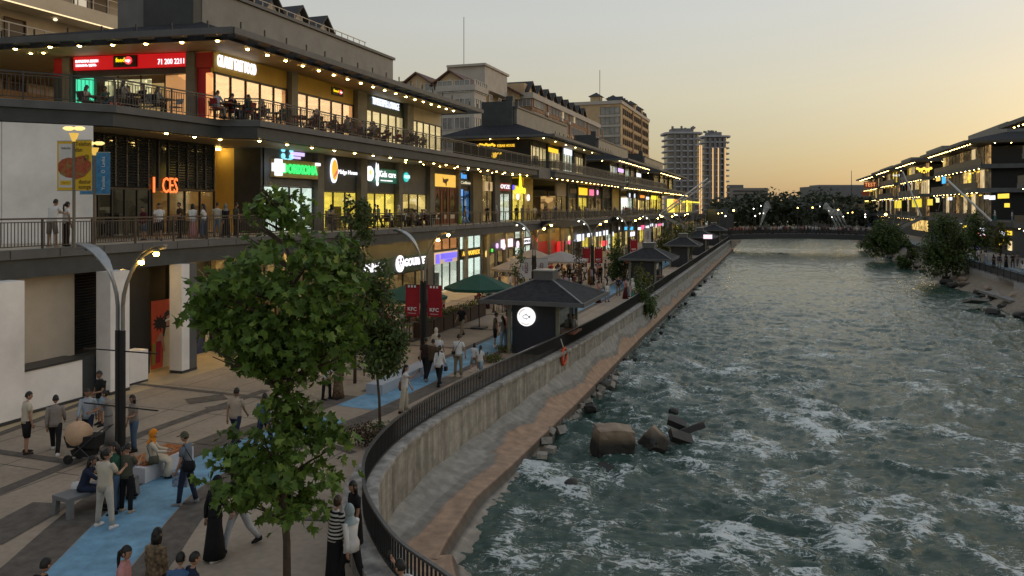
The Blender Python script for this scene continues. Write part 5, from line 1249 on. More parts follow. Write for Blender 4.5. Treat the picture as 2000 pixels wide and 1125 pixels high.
rsign('pink and white lit sign shaped like a box with wings', 978, 1000, 475, 16, T1+.05, E('pinkish_white', (1,.72,.88), 2.4), None, None); roundsign('lower round white lobe of the winged sign', 983, 481, 6.4, T1+.12, E('pinkish_white', (1,.72,.88), 2.4)); roundsign('small lilac round sign left of the winged one', 970, 480, 5, T1+.05, E('lilac_sign', (.75,.45,1), 2.2))
roundsign('large round white sign under the lit windows', 1010.3, 477, 6.6, T1+.15, E('pinkish_white', (1,.72,.88), 2.4)); rsign('white lit box sign with five dark letters', 1018, 1034, 471, 10, T1+.05, WHS, 'LUMOS', DARK)
roundsign('red round sign on a lamp post by the red front', 1047, 468, 4.2, T1+.4, E('red_disc', (1,.01,.04), 1.4))
rsign('red vertical sign with round emblem on the red front', 1087, 1099, 482, 22, T1+.1, E('red_sign_panel', (.75,.006,.012), .42, (.4,.01,.015)), None, None)
r = thing('fries_sign', 'lit sign of yellow fries in a round pink cup', 'sign', (T1, S(1110,T1), 2.6), SG)
sF, zF = S(1110,T1), Zt(1110,471,T1); mb = MB(); mb.disc((T1+.1,sF,zF-.1), .34, (1,0,0), 18, .1); mb.build('cup', [E('hot_pink', (1,.08,.25), 1.8)], r); mb = MB()
for k in range(6): mb.box(T1+.08,T1+.15,sF-.45+k*.17,sF-.33+k*.17,zF+.05,zF+.62+.10*(k%2))
mb.build('fries', [E('pale_yellow', (1,.85,.4), 2.)], r)
rn = random.Random(8)
row = [(1133,464,13,13,'blue white neon outline sign on the ground floor row',E('blue_white_letters', (.80,.86,1), 3.)),(1151,459,8,7,'square white sign left of the lamp post',WHS),(1168.5,457,9,8,'slanted white sign right of the lamp post',WHS),(1182.5,454.5,8,9,'tall white sign before the round lamp',WHS),(1180,475,9,10,'red and white lit sign low on the ground floor row',E('red_disc', (1,.01,.04), 1.4)),
 (1222.5,446,6,6,'left cyan lit sign on the far ground floor row',E('cyan_square', (.01,.5,1), 2.2)),(1232.5,446,6,6,'right cyan lit sign on the far ground floor row',E('cyan_square', (.01,.5,1), 2.2)),(1235,457,8,8,'white letter sign above the far shop window',WHS),(1247.5,446.5,7,5,'white word sign beside the cyan pair',WHS),(1255,444,6,8,'pink number sign beside the white word',E('hot_pink', (1,.08,.25), 1.8)),(1264,444.5,6,7,'white mark sign right of the pink number',WHS),(1273,439.5,6,5,'small white sign under the terrace edge',WHS),(1288,439,8,4,'pink word sign near the end of the row',E('pink_sign', (1,.16,.35), 1.1)),(1322,445,5,5,'tiny yellow sign near the far kiosks',YES),(1392,432,7,7,'red sign at the far end of the mall',E('red_disc', (1,.01,.04), 1.4))]
for px, py, w, h, lab, m_ in row: rsign(lab, px-w/2, px+w/2, py, h, T1+.15, m_, None, None)
for lab, px, py, r_, m_ in (('round white lamp sign beside the tall white sign', 1196.5, 457, 4.3, WHT), ('small round white sign near the far trees', 1208.5, 446, 2.8, WHT), ('round white sign with pink ring near the end of the row', 1281, 441, 4, E('pinkish_white', (1,.72,.88), 2.4)), ('last round white sign by the far trees', 1294, 438.5, 3.2, WHT)): roundsign(lab, px, py, r_, T1+.2, m_)
# restaurant neon behind the terrace banners: I CES
r = thing('neon_sign', 'orange neon letters glowing in the dark terrace bar', 'sign', (TI, S(325,TI), 7), SG)
NEO = E('orange_red_neon', (1,.16,.02), 4.5); zN = Zt(325,363.5,TI)
words(r, 'CES', S(343.5,TI)-S(314,TI), 30*depth(TI,S(328,TI))/1500., (TI+.12,S(328.5,TI),zN), 'R', NEO, .05); words(r, 'I', .10, 30*depth(TI,S(297,TI))/1500., (TI+.12,S(297,TI),zN), 'R', NEO, .05)
# posters on the ground floor
def poster(label, px0, px1, py0, py1, t, bgm, figs):
    s0, s1 = S(px0,t), S(px1,t); pm_ = (px0+px1)/2; d = depth(t,(s0+s1)/2); z0, z1 = Zt(pm_,py1,t), Zt(pm_,py0,t)
    r = thing('wall_poster', label, 'poster', (t,(s0+s1)/2,z0), 'fashion posters under the arcade')
    mb = MB(); mb.box(t-.03,t,s0,s1,z0,z1); mb.build('backing', [bgm], r)
    for i, (nm, pts, m_) in enumerate(figs):
        mb = MB(); mb.add([(t+.003+.003*i, s0+(s1-s0)*u, z0+(z1-z0)*v) for u, v in pts], [tuple(range(len(pts)))]); mb.build(nm, [m_], r)
    return r
SKINP = M('printed_skin', (.42,.22,.14), .6, .1, 3); CREAMD = M('printed_cream_dress', (.55,.47,.30), .6, .08, 3); ORB = M('printed_orange', (.52,.075,.03), .6, .08, 2); BLK = M('printed_black', (.012,.011,.012), .6, .1, 2); OLV = M('printed_olive', (.22,.22,.03), .6, .1, 2); CRM = M('printed_crimson', (.35,.01,.03), .6, .1, 2)
star = [(.30+(.30 if k%2 else .17)*math.cos(k*math.pi/11), .66+(.135 if k%2 else .075)*math.sin(k*math.pi/11)) for k in range(22)]
poster('orange poster of a woman in a cream dress and white sunglasses', 296.5, 345, 585, 716, -25.27, ORB, [('printed_shape', star, BLK), ('printed_hair', [(.42,.45),(.50,.80),(.62,.84),(.78,.78),(.85,.5)], BLK), ('printed_dress', [(.42,.0),(.98,.0),(.98,.56),(.80,.58),(.55,.58),(.46,.4)], CREAMD),
  ('printed_face', [(.56,.60),(.74,.60),(.76,.70),(.68,.76),(.57,.74)], SKINP), ('printed_glasses', [(.52,.665),(.80,.70),(.80,.73),(.52,.695)], WHITE), ('printed_scarf', [(.12,.08),(.32,.08),(.34,.42),(.16,.42)], CRM), ('printed_scarf', [(.0,.06),(.12,.07),(.14,.38),(.02,.38)], OLV), ('printed_arm', [(.14,.40),(.34,.40),(.46,.22),(.52,.24),(.42,.5),(.30,.52)], SKINP)])
poster('dark poster of a man with a skateboard and a red sun mark', 378, 436, 588, 700, -26.45, M('poster_green_black', (.02,.025,.02), .6, .2, 2), [('printed_hair', [(.42,.60),(.48,.78),(.66,.78),(.62,.60)], BLK), ('printed_face', [(.46,.58),(.60,.58),(.62,.72),(.50,.74)], SKINP), ('printed_sleeve', [(.36,.25),(.50,.28),(.52,.50),(.40,.52)], CREAMD), ('printed_board', [(.10,.02),(.30,.02),(.32,.36),(.22,.42),(.12,.36)], M('printed_navy', (.03,.04,.09), .6, .1, 2)), ('printed_star', [(.16+(.10 if k%2 else .06)*math.cos(k*math.pi/8), .88+(.075 if k%2 else .045)*math.sin(k*math.pi/8)) for k in range(16)], ORB), ('printed_arm', [(.42,.18),(.50,.2),(.46,.30),(.38,.28)], SKINP), ('printed_coat', [(.62,.1),(.95,.1),(.9,.5),(.7,.45)], M('printed_tan', (.35,.22,.08), .6, .1, 2))])

# ------------------------------------------------------------------ banner lamp posts on the first terrace
PIZ = None
def pizza():
    m = bpy.data.materials.new('printed_pizza'); n, l = nodes(m); b = n['Principled BSDF']; tc = n.new('ShaderNodeTexCoord'); v = n.new('ShaderNodeTexNoise'); v.inputs['Scale'].default_value = 5; v.inputs['Detail'].default_value = 6; v.inputs['Distortion'].default_value = 1.5
    l.new(tc.outputs['Object'], v.inputs['Vector']); rp = n.new('ShaderNodeValToRGB'); e = rp.color_ramp.elements
    e[0].position = .3; e[0].color = (.10,.02,.01,1); e[1].position = .72; e[1].color = (.42,.28,.08,1); x = e.new(.5); x.color = (.38,.07,.02,1); x = e.new(.62); x.color = (.16,.14,.03,1)
    l.new(v.outputs['Fac'], rp.inputs[0]); l.new(rp.outputs[0], b.inputs['Base Color']); return m
PIZ = pizza(); BYEL = M('banner_yellow', (.62,.40,.015), .6, .06, 2); BWHI = M('banner_white', (.58,.57,.55), .6, .06, 2)
def bluecloth():
    m = bpy.data.materials.new('banner_blue'); n, l = nodes(m); b = n['Principled BSDF']; tc = n.new('ShaderNodeTexCoord'); v = n.new('ShaderNodeTexVoronoi'); v.inputs['Scale'].default_value = 6; l.new(tc.outputs['Object'], v.inputs['Vector'])
    mx = n.new('ShaderNodeMix'); mx.data_type = 'RGBA'; mx.inputs[6].default_value = (.015,.13,.33,1); mx.inputs[7].default_value = (.06,.27,.50,1); l.new(v.outputs['Distance'], mx.inputs[0]); l.new(mx.outputs[2], b.inputs['Base Color']); return m
BBLU = bluecloth()
def banner_post(label, px, d, ytop, bans, lampsc=1.):
    x, y = D(px, d); zt_ = CAM_H+(405-ytop)*d/1500.
    p = thing('banner_lamp_post', label, 'lamp post', (x,y,Z2), 'banner lamp posts on the terrace')
    mb = MB(); mb.tube([(x,y,Z2),(x,y,zt_-.15)], .055, 10); mb.build('pole', [M('warm_grey_metal', (.16,.14,.11), .5, .1, 2)], p)
    ux = Vector((CY,SY,0)); mb = MB()
    for s_ in (-1,1):
        c = Vector((x,y,zt_))+ux*s_*.19; mb.loft([[tuple(c+ux*math.cos(a)*.20*k+Vector((-SY,CY,0))*math.sin(a)*.13*k+Vector((0,0,h))) for a in [q*math.pi/6 for q in range(12)]] for k, h in ((.5,-.05),(1,0),(1,.05),(.6,.09))])
    lm = mb.build('lamp_head', [E('warm_head_lamp', (1,.72,.22), 2.6)], p)
    mb = MB(); mb.tube([(x,y,zt_-.45),(x,y,zt_-.15)], [.06,.16], 8); mb.build('lamp_bracket', [E('lit_bracket', (1,.6,.1), .5, (.4,.3,.1))], p)
    bp = MB(); bp.ball((x,y,zt_-.22), .06,.06,.06, 6,4); bp.build('bulb', [E('warm_bulb', (1,.7,.3), 25)], p)
    for (lab, x0, x1, y0, y1, mat_, kind) in bans:
        a = (x0-px)*d/1500.; b_ = (x1-px)*d/1500.; z1 = CAM_H+(405-y0)*d/1500.; z0 = CAM_H+(405-y1)*d/1500.
        c0 = Vector((x,y,0)); P = lambda u, v, o=0.: tuple(c0+ux*(a+(b_-a)*u)-Vector((-SY,CY,0))*o+Vector((0,0,z0+(z1-z0)*v)))
        bn = thing('banner', lab, 'banner', (x, y, z0), 'advertising banners')
        mb = MB(); mb.add([P(u,v,.012) for u,v in ((0,0),(1,0),(1,1),(0,1))]+[P(u,v,-.012) for u,v in ((0,0),(1,0),(1,1),(0,1))], [(0,1,2,3),(7,6,5,4),(0,4,5,1),(1,5,6,2),(2,6,7,3),(3,7,4,0)]); mb.build('cloth', [mat_], bn)
        mb = MB(); mb.beam(P(0,1.005),P(1,1.005),.03,.03); mb.beam(P(0,-.005),P(1,-.005),.03,.03); mb.build('banner_rod', [STEEL], bn)
        W, H = abs(b_-a), z1-z0
        def tx(s_, u, v, w, h, m_, rot=False):
            words(bn, s_, w*W, h*H, P(u,v,.02), R(YAW), m_, .004)
            if rot: TEXTS[-1][0].rotation_euler = Euler((0, R(-90) if rot > 0 else R(90), 0)).to_matrix().to_4x4().to_euler(); 
        if kind == 'phone':
            mb = MB(); mb.add([P(u,v,.016) for u,v in ((.10,.06),(.98,.06),(.98,.95),(.10,.95))], [(0,1,2,3)]); mb.build('print_panel', [BWHI], bn)
            mb = MB(); mb.add([P(u,v,.019) for u,v in [(.98,.66),(.70,.67),(.30,.63),(.08,.55),(.06,.42),(.20,.33),(.55,.27),(.98,.25)]], [tuple(range(8))]); mb.build('printed_pizza', [PIZ], bn)
            mb = MB(); mb.add([P(u,v,.019) for u,v in ((.20,.11),(.88,.11),(.88,.20),(.20,.20))], [(0,1,2,3)]); mb.build('printed_button', [BYEL], bn)
            tx('Yandex Eats', .55, .86, .6, .05, BLK); tx('Buyurtma', .54, .155, .4, .03, BLK)
        if kind == 'yellow':
            mb = MB(); mb.add([P(u,v,.016) for u,v in [(.02,.66),(.5,.70),(.98,.55),(.98,.42),(.6,.28),(.1,.22),(.02,.23)]], [tuple(range(7))]); mb.build('printed_pizza', [PIZ], bn)
            tx('Telefon', .5, .925, .9, .085, BLK); tx('dan', .24, .81, .42, .085, BLK); tx('@', .70, .665, .32, .115, BLK); tx('dastur', .60, .175, .74, .085, BLK); tx('xonga', .60, .07, .74, .085, BLK)
        if kind == 'blue':
            words(bn, 'Yandex  O  Lavka', H*.80, W*.24, P(.55,.5,.02), R(YAW), WHITE, .004)
            o = TEXTS[-1][0]; o.rotation_euler = (Matrix.Rotation(R(YAW),3,'Z') @ Matrix.Rotation(R(90),3,'X') @ Matrix.Rotation(R(90),3,'Z')).to_euler()
banner_post('first banner lamp post with yellow pizza banners', 144.5, 27.5, 252, [('white and yellow pizza banner on the left of the first post', 112, 143, 276, 372, BYEL, 'phone'), ('yellow pizza banner with large black words', 146.5, 179, 274, 372, BYEL, 'yellow')])
banner_post('second banner lamp post with blue banners', 184.5, 30.0, 281, [('bright blue banner half hidden behind the yellow one', 156, 183.5, 298, 379, BBLU, None), ('blue banner with white words running upright', 187, 215, 298, 379, BBLU, 'blue')])
# ------------------------------------------------------------------ railings
rp_near = [(p.x, p.y) for p in rail_pts]
pr = thing('promenade_railing', 'black slatted promenade railing curving along the parapet above the river', 'railing', (-9, 16, .4))
top = MB(); bot = MB()
for a, b in zip(rail_pts, rail_pts[1:]):
    top.beam((a.x,a.y,1.10),(b.x,b.y,1.10), .07,.05); bot.beam((a.x,a.y,.47),(b.x,b.y,.47), .05,.05)
top.build('handrail', [M('worn_grey_handrail', (.10,.10,.10), .35, .2, 3, metal=.4)], pr); bot.build('bottom_rail', [DARK], pr)
sl = MB(); sl.box(-.011,.011,-.018,.018,.49,1.08); slm = mesh_of(sl, 'slat', [DARK]); rest = MB()
dense, L_ = path_interp([(a,b,0) for a,b in RAIL], 1220)
cnt = 0
for k, p in enumerate(dense[:-1]):
    d = dense[k+1]-p; an = math.atan2(d.y, d.x)
    if cnt < 300: share(slm, 'slat', pr, (p.x,p.y,0), an); cnt += 1
    else: rest.obox((p.x,p.y,.785), .022,.036,.59, an)
rest.build('slat', [DARK], pr, stuff=True)
railing('terrace_railing', 'dark terrace railing with thin balusters on the first terrace, near end', [(-24.45,14),(-24.45,41)], Z2, 1.05, 2.1, .125, m=M('bronze_metal', (.055,.045,.040), .4, .2, 3), rails=2, solo=220)
railing('terrace_railing', 'dark terrace railing with glazed panels along the first terrace before the shops', [(-24.45,41),(-24.45,81)], Z2, 1.05, 1.7, None, False, rails=2, m=M('bronze_metal', (.055,.045,.040), .4, .2, 3))
railing('terrace_railing', 'dark mesh terrace railing along the far part of the first terrace', [(-24.45,81),(-24.45,180)], Z2, 1.05, 1.9, None, True, rails=2)
railing('terrace_railing', 'black railing on the upper terrace in front of the red fast food hall', [(-29.7,21.6),(-26.5,25.3),(-26.0,31.3)], Z3+.0, 1.1, 1.6, .14, rails=2, solo=60)
railing('terrace_railing', 'dark mesh railing along the upper terrace of the nearest pavilion', [(-25.9,31.45),(-24.3,32.1),(-24.3,79.3)], Z3, 1.05, 1.75, .15, False, rails=2, solo=80)
railing('terrace_railing', 'dark mesh railing along the upper terrace of the second pavilion', [(-30,81.9),(-25.4,82.9),(-23.8,84.7),(-23.8,128)], Z3, 1.05, 1.9, None, True, rails=2)
railing('terrace_railing', 'dark mesh railing along the upper terrace of the third pavilion', [(-30,127.9),(-25.4,128.9),(-23.8,130.7),(-23.8,179)], Z3, 1.05, 1.9, None, True, rails=2)
railing('walkway_railing', 'dark railing on the wall of the right bank walkway', [(21.6,60),(21.6,163)], .02, 1.0, 2.4, None, True, rails=2, group=None)

# ------------------------------------------------------------------ street lamps with two curved arms, flags
BULB = MB(); BULB.ball((0,0,0), .075,.075,.06, 8,5); BULBM = mesh_of(BULB, 'bulb', [STREETL])
BULBW = MB(); BULBW.ball((0,0,0), .06,.06,.05, 8,5); BULBWM = mesh_of(BULBW, 'bulb', [E('pale_lamp_bulb', (1,.9,.65), 12)])
def arm_pts(sg, reach, H): 
    pts = [(sg*.09,3.6),(sg*.09,4.35)]
    for k in range(1, 9):
        u = k/8.; pts.append((sg*(.09+reach*(u**1.7)), 4.35+(H-4.35)*math.sin(u*math.pi/2)**1.0))
    return pts
def make_lamp(name, label, x, y, H=6.0, reach=1.5, rods=True, lit_left=False, rz=0.):
    l_ = thing(name, label, 'street lamp', (x,y,0), 'street lamps along the promenade'); BASE[l_.name] = Vector((0,0,0))
    mb = MB()
    for sg in (-1,1): mb.tube([(sg*.095,0,0),(sg*.095,0,3.66)], .070, 10)
    mb.box(-.03,.03,-.03,.03,.2,3.6); mb.build('twin_pole', [DARK], l_)
    mb = MB(); mb.tube([(0,0,0),(0,0,.12)], .26, 14); mb.build('base_plate', [DARK], l_)
    ST2 = M('brushed_grey_steel', (.20,.21,.22), .38, .15, 3, metal=.5)
    for sg in (-1,1):
        p_ = arm_pts(sg, reach, H); mb = MB(); mb.tube([(a,0,b) for a,b in p_], [.055]*3+[.05]*4+[.04]*3, 8); arm = mb.build('arm', [ST2], l_)
        bl_ = MB(); q_ = p_[3:]; w_ = [.03,.10,.17,.20,.21,.20,.12] if sg < 0 else [.02,.03,.05,.09,.12,.13,.08]
        rows = [[(a,-w,b+.05),(a,w,b+.05),(a,w,b+.09),(a,-w,b+.09)] for (a,b),w in zip(q_, w_)]; bl_.loft(rows); bl_.build('blade', [STEEL if sg < 0 else ST2], arm)  # left blade in paler steel: sky light on it put into the colour
        for k in range(2):
            a, b = p_[-2-k*2]; hd = MB(); hd.tube([(a,0,b-.02),(a,0,b-.10)], [.05,.09], 8); hd.build('lamp_holder', [ST2], arm)
            if sg > 0 or lit_left: share(BULBM if sg > 0 else BULBWM, 'bulb', arm, (a+.0, -.02, b-.15))
    if rods:
        mb = MB(); 
        for z in (1.52, 3.08): mb.box(-1.32,1.32,-.016,.016,z-.016,z+.016)
        mb.build('flag_rod', [DARK], l_)
    l_.location = (x,y,0); l_.rotation_euler = (0,0,rz); BASE[l_.name] = Vector((x,y,0))
    return l_
LP = [('tall double armed street lamp with empty flag rods nearest the camera', D(235,21.5)), ('double armed street lamp carrying red flags in front of the green umbrella', D(827,36)), ('double armed street lamp carrying white flags', D(1043,55.)), ('double armed street lamp with red flags in the crowd before the red front', D(1157,70.5)), ('double armed street lamp beside the second kiosk tree', D(1228,88)), ('double armed street lamp with a grey flag near the far trees', D(1274,107)), ('double armed street lamp near the far end of the row', D(1304,128)), ('last double armed street lamp before the bridge', D(1330,150))]
lamps = [make_lamp('street_lamp', lab, x, y, rods=(i == 0), lit_left=(i >= 2)) for i, (lab, (x, y)) in enumerate(LP)]
FRED = M('red_flag_cloth', (.30,.008,.018), .7, .12, 2); FGREY = M('pale_flag_cloth', (.48,.49,.52), .7, .06, 2)
def flag(label, lx, ly, sg, z0, z1, w, cloth, kind):
    fx = lx+sg*.20; P = lambda u, v, o: (fx+sg*w*u if sg > 0 else fx-w*(1-u), ly+o+.03*math.sin(3*v+sg), z0+(z1-z0)*v)
    f = thing('flag', label, 'flag', (fx, ly, z0), 'flags hanging from the street lamps')
    mb = MB(); n = 6
    for k in range(n):
        v0, v1 = k/n, (k+1)/n; mb.add([P(0,v0,-.006),P(1,v0,-.006),P(1,v1,-.006),P(0,v1,-.006),P(0,v0,.006),P(1,v0,.006),P(1,v1,.006),P(0,v1,.006)], [(0,1,2,3),(7,6,5,4),(0,3,7,4),(1,5,6,2)])
    mb.build('cloth', [cloth], f)
    mb = MB(); mb.box(lx, fx+sg*w, ly-.014,ly+.014,z1-.01,z1+.02); mb.build('flag_rod', [DARK], f)
    xc = fx+sg*w/2
    if kind == 'kfc':
        words(f, 'KFC', w*.62, (z1-z0)*.12, (xc, ly-.045, z0+(z1-z0)*.215), 'F', WHITE, .004, bold=.02); words(f, 'Uzbekistan', w*.55, (z1-z0)*.035, (xc, ly-.045, z0+(z1-z0)*.085), 'F', WHITE, .003)
        mb = MB()
        for k in range(3): mb.box(xc-.21+k*.16, xc-.12+k*.16, ly-.050, ly-.046, z1-.12, z1-.01)
        mb.build('stripe', [WHITE], f)
    if kind == 'costa':
        words(f, 'COSTA', (z1-z0)*.55, w*.30, (xc-.05*sg, ly-.045, z0+(z1-z0)*.52), 'F', M('dark_crimson_print', (.12,.01,.03), .6, .1, 2), .004, bold=.02)
        TEXTS[-1][0].rotation_euler = (Matrix.Rotation(R(90),3,'X') @ Matrix.Rotation(R(-90),3,'Z')).to_euler()
        words(f, 'COFFEE', (z1-z0)*.28, w*.10, (xc-.26*w, ly-.045, z0+(z1-z0)*.52), 'F', M('dark_crimson_print', (.12,.01,.03), .6, .1, 2), .004)
        TEXTS[-1][0].rotation_euler = (Matrix.Rotation(R(90),3,'X') @ Matrix.Rotation(R(-90),3,'Z')).to_euler()
    return f
for i, lab, kind, cl in ((1,'flag on the lamp before the planters','kfc',FRED),(2,'flag on the lamp behind the fish kiosk','costa',FGREY),(3,'small far flag on the lamp in the crowd','kfc',FRED)):
    x, y = LP[i][1]
    flag(('left red ' if kind == 'kfc' else 'left white ')+lab, x, y, -1, 2.0, 3.45, .74 if kind == 'kfc' else .85, cl, kind); flag(('right red ' if kind == 'kfc' else 'right white ')+lab, x, y, 1, 2.0, 3.45, .74 if kind == 'kfc' else .85, cl, kind)
x, y = LP[4][1]; flag('single red flag beside the second kiosk roof', x, y, 1, 2.0, 3.45, .8, FRED, 'kfc'); x, y = LP[5][1]; flag('grey lettered flag near the far trees', x, y, -1, 2.2, 4.2, 1., FGREY, 'costa')

# ------------------------------------------------------------------ kiosks
KW = M('navy_black_panel', (.022,.026,.036), .45, .2, 1.5)
def kiosk(label, t0, t1, s0, s1, bt0, bt1, bs0, bs1, z=2.52, sign=False):
    k = thing('kiosk', label, 'kiosk', ((t0+t1)/2, (s0+s1)/2, 0), 'hip roofed kiosks along the railing')
    mb = MB(); mb.box(bt0,bt1,bs0,bs1,.0,z-.14); mb.build('wall', [KW], k)
    pp = MB(); pp.box(-.08,.08,-.08,.08,0,z-.14); pm_ = mesh_of(pp, 'post', [M('perforated_post', (.17,.18,.14), .5, .35, 12)])
    for x, y in ((bt1+.12,bs0-.05),(bt1+.12,bs1),(bt0-.1,bs0-.1)): share(pm_, 'post', k, (x,y,0))
    cx, cy = (t0+t1)/2, (s0+s1)/2; h = .45
    A,B,C,Dd = (t0,s0),(t1,s0),(t1,s1),(t0,s1); up = lambda p, zz: (p[0],p[1],zz)
    mb = MB(); mb.poly([up(A,z),up(Dd,z),up(C,z),up(B,z)])
    zt_ = z+.98
    for p, q, i, j in ((A,B,(-h,-h),(h,-h)),(B,C,(h,-h),(h,h)),(C,Dd,(h,h),(-h,h)),(Dd,A,(-h,h),(-h,-h))): mb.poly([up(p,z+.10),up(q,z+.10),(cx+j[0],cy+j[1],zt_),(cx+i[0],cy+i[1],zt_)])
    for p, q in ((A,B),(B,C),(C,Dd),(Dd,A)): mb.poly([up(p,z),up(q,z),up(q,z+.10),up(p,z+.10)])
    rf = mb.build('roof', [ROOF], k)
    mb = MB()
    for p, i in ((A,(-h,-h)),(B,(h,-h)),(C,(h,h)),(Dd,(-h,h))): mb.beam(up(p,z+.12),(cx+i[0],cy+i[1],zt_+.02), .09,.05)
    mb.build('hip_ridge', [M('grey_flashing', (.16,.165,.17), .45, .15, 2)], rf)
    mb = MB(); mb.box(cx-.5,cx+.5,cy-.5,cy+.5,zt_-.06,zt_+.42); mb.build('roof_vent', [CHAR2], rf); 
    mb = MB(); mb.box(cx-.54,cx+.54,cy-.54,cy+.54,zt_+.42,zt_+.47); mb.build('vent_cap', [STEEL], rf)
    mb = MB(); mb.beam((t1+.03,s0,z+.05),(t1+.03,s1,z+.05),.06,.20); mb.beam((t0,s0-.03,z+.05),(t1,s0-.03,z+.05),.06,.2); mb.build('gutter', [CHAR2], rf)
    mb = MB(); mb.box(bt1+.02,bt1+.75,bs0+.6,bs0+2.2,.95,1.02); mb.build('counter', [WOOD], k)
    mb = MB(); mb.box(bt1+.02,bt1+.04,bs0+.5,bs0+2.4,1.03,2.1); mb.build('hatch', [DGLASS], k)
    return k
k1 = kiosk('near dark hip roofed kiosk with a round lit fish sign', -13.5, -8.4, 34.5, 39.8, -12.15, -9.95, 35.4, 38.9)
FISHX, FISHZ = T(1028,35.33), Zs(1028,618.5,35.33)
r = thing('fish_sign', 'round white lit sign with a blue fish on the kiosk wall', 'sign', (FISHX, 35.3, FISHZ-.5), None)
mb = MB(); mb.disc((FISHX,35.38,FISHZ), .455, (0,-1,0), 32, .08); mb.build('sign_disc', [E('lit_disc', (1,.97,.95), 1.25, (.8,.8,.8))], r)
FB = M('fish_blue', (.02,.13,.40), .5, .05, 2); mb = MB(); n = 18
ring = [(FISHX-.02+.15*math.cos(2*math.pi*q/n), 35.285, FISHZ+.09*math.sin(2*math.pi*q/n)) for q in range(n+1)]
for a, b in zip(ring, ring[1:]): mb.beam(a, b, .012, .022)
mb.add([(FISHX+.12,35.288,FISHZ),(FISHX+.23,35.288,FISHZ+.09),(FISHX+.20,35.288,FISHZ),(FISHX+.23,35.288,FISHZ-.09)], [(0,1,2,3)]); mb.beam((FISHX-.06,35.287,FISHZ+.085),(FISHX+.02,35.287,FISHZ+.15),.01,.02); mb.beam((FISHX+.02,35.287,FISHZ+.15),(FISHX+.06,35.287,FISHZ+.075),.01,.02); mb.beam((FISHX-.02,35.287,FISHZ-.09),(FISHX+.03,35.287,FISHZ-.14),.01,.02)
mb.ball((FISHX-.11,35.287,FISHZ+.02), .012,.008,.012, 6,4); mb.build('fish', [FB], r)
words(r, 'FRESH FISH BAR', .5, .05, (FISHX,35.285,FISHZ+.26), 'F', FB, .004); TEXTS.pop(); bpy.data.objects.remove(r.children[-1]) if False else None
for ch in list(r.children):
    if ch.type == 'FONT': bpy.data.objects.remove(ch)
mb = MB()
for sg in (-1,1):
    for k in range(9):
        an = math.pi/2+sg*(.25+k*.13) if sg > 0 else -math.pi/2-(.25+k*.13)+.65; mb.obox((FISHX+.36*math.cos(an),35.288,FISHZ+.36*math.sin(an)), .03,.008,.045)
mb.build('lettering_ring', [M('pale_grey_print', (.55,.57,.62), .6, .05, 2)], r)
kiosk('second dark kiosk with latticed posts and chimney box', -13.0, -8.4, 66.4, 71.6, -12.0, -10.0, 67.2, 70.8)
kiosk('third small kiosk between the far trees and the railing', -12.6, -8.5, 92, 97, -11.8, -9.9, 92.8, 96.2)
k4 = kiosk('fourth kiosk with a white and pink lit fascia sign', -13.2, -8.4, 116, 122, -12.2, -9.9, 117, 121, 2.6); kiosk('farthest kiosk beside the footbridge', -13.5, -8.6, 146, 152, -12.4, -9.9, 147, 151, 2.8)
mb = MB(); x0, x1 = T(1374,115.7), T(1391,115.7); mb.box(x0,x1,115.55,115.7,2.5,3.1); single(mb, 'kiosk_sign', [E('pinkish_white', (1,.72,.88), 2.4)], 'white pink lit sign on the fourth kiosk eave', 'sign')

# ------------------------------------------------------------------ umbrellas, planters, benches, stroller, life ring
def umbrella(label, x, y, zp, ze, w, cloth, group='market umbrellas over the cafe tables'):
    u = thing('market_umbrella', label, 'umbrella', (x,y,0), group)
    mb = MB(); mb.tube([(x,y,0),(x,y,zp)], .035, 8); mb.build('pole', [DARKG], u); mb = MB(); mb.box(x-.4,x+.4,y-.4,y+.4,0,.09); mb.build('base_plate', [DARKG], u)
    mb = MB(); n = 8; r1 = [(x+w*q*math.cos(R(22.5)+k*math.pi/4),y+w*q*math.sin(R(22.5)+k*math.pi/4)) for q in (1,) for k in range(n)]
    def ringz(q, z): return [(x+w*q*math.cos(R(22.5)+k*math.pi/4),y+w*q*math.sin(R(22.5)+k*math.pi/4),z) for k in range(n)]
    mb.loft([ringz(1,ze-.16), ringz(1.01,ze), ringz(.5,ze+(zp-ze)*.55), ringz(.16,zp-.06), ringz(.02,zp)], cap=False); mb.build('canopy', [cloth], u)
    for k in range(n): a = R(22.5)+k*math.pi/4; rb_ = MB(); rb_.beam((x+w*.97*math.cos(a),y+w*.97*math.sin(a),ze-.03),(x,y,zp-.14),.02,.03); rb_.build('rib', [DARKG], u)
    return u
GUM = M('green_canvas', (.012,.070,.045), .75, .15, 1.5); BUM = M('beige_canvas', (.42,.33,.24), .75, .1, 1.5); GRU = M('grey_canvas', (.33,.30,.28), .75, .1, 1.5)
x, y = D(936,45); umbrella('large dark green market umbrella beside the planters', x, y, 3.2, 2.45, 2.05, GUM)
x, y = D(800,41); umbrella('second green umbrella half hidden behind the slim tree', x, y, 3.0, 2.35, 2.0, GUM)
x, y = D(1040,69); umbrella('beige umbrella behind the white flags', x, y, 3.3, 2.5, 2.3, BUM); x, y = D(1096,68); umbrella('grey beige umbrella before the red front', x, y, 3.2, 2.45, 2.4, GRU); x, y = D(1006,58); umbrella('ochre umbrella left of the white flag lamp', x, y, 3.2, 2.5, 1.8, BUM)
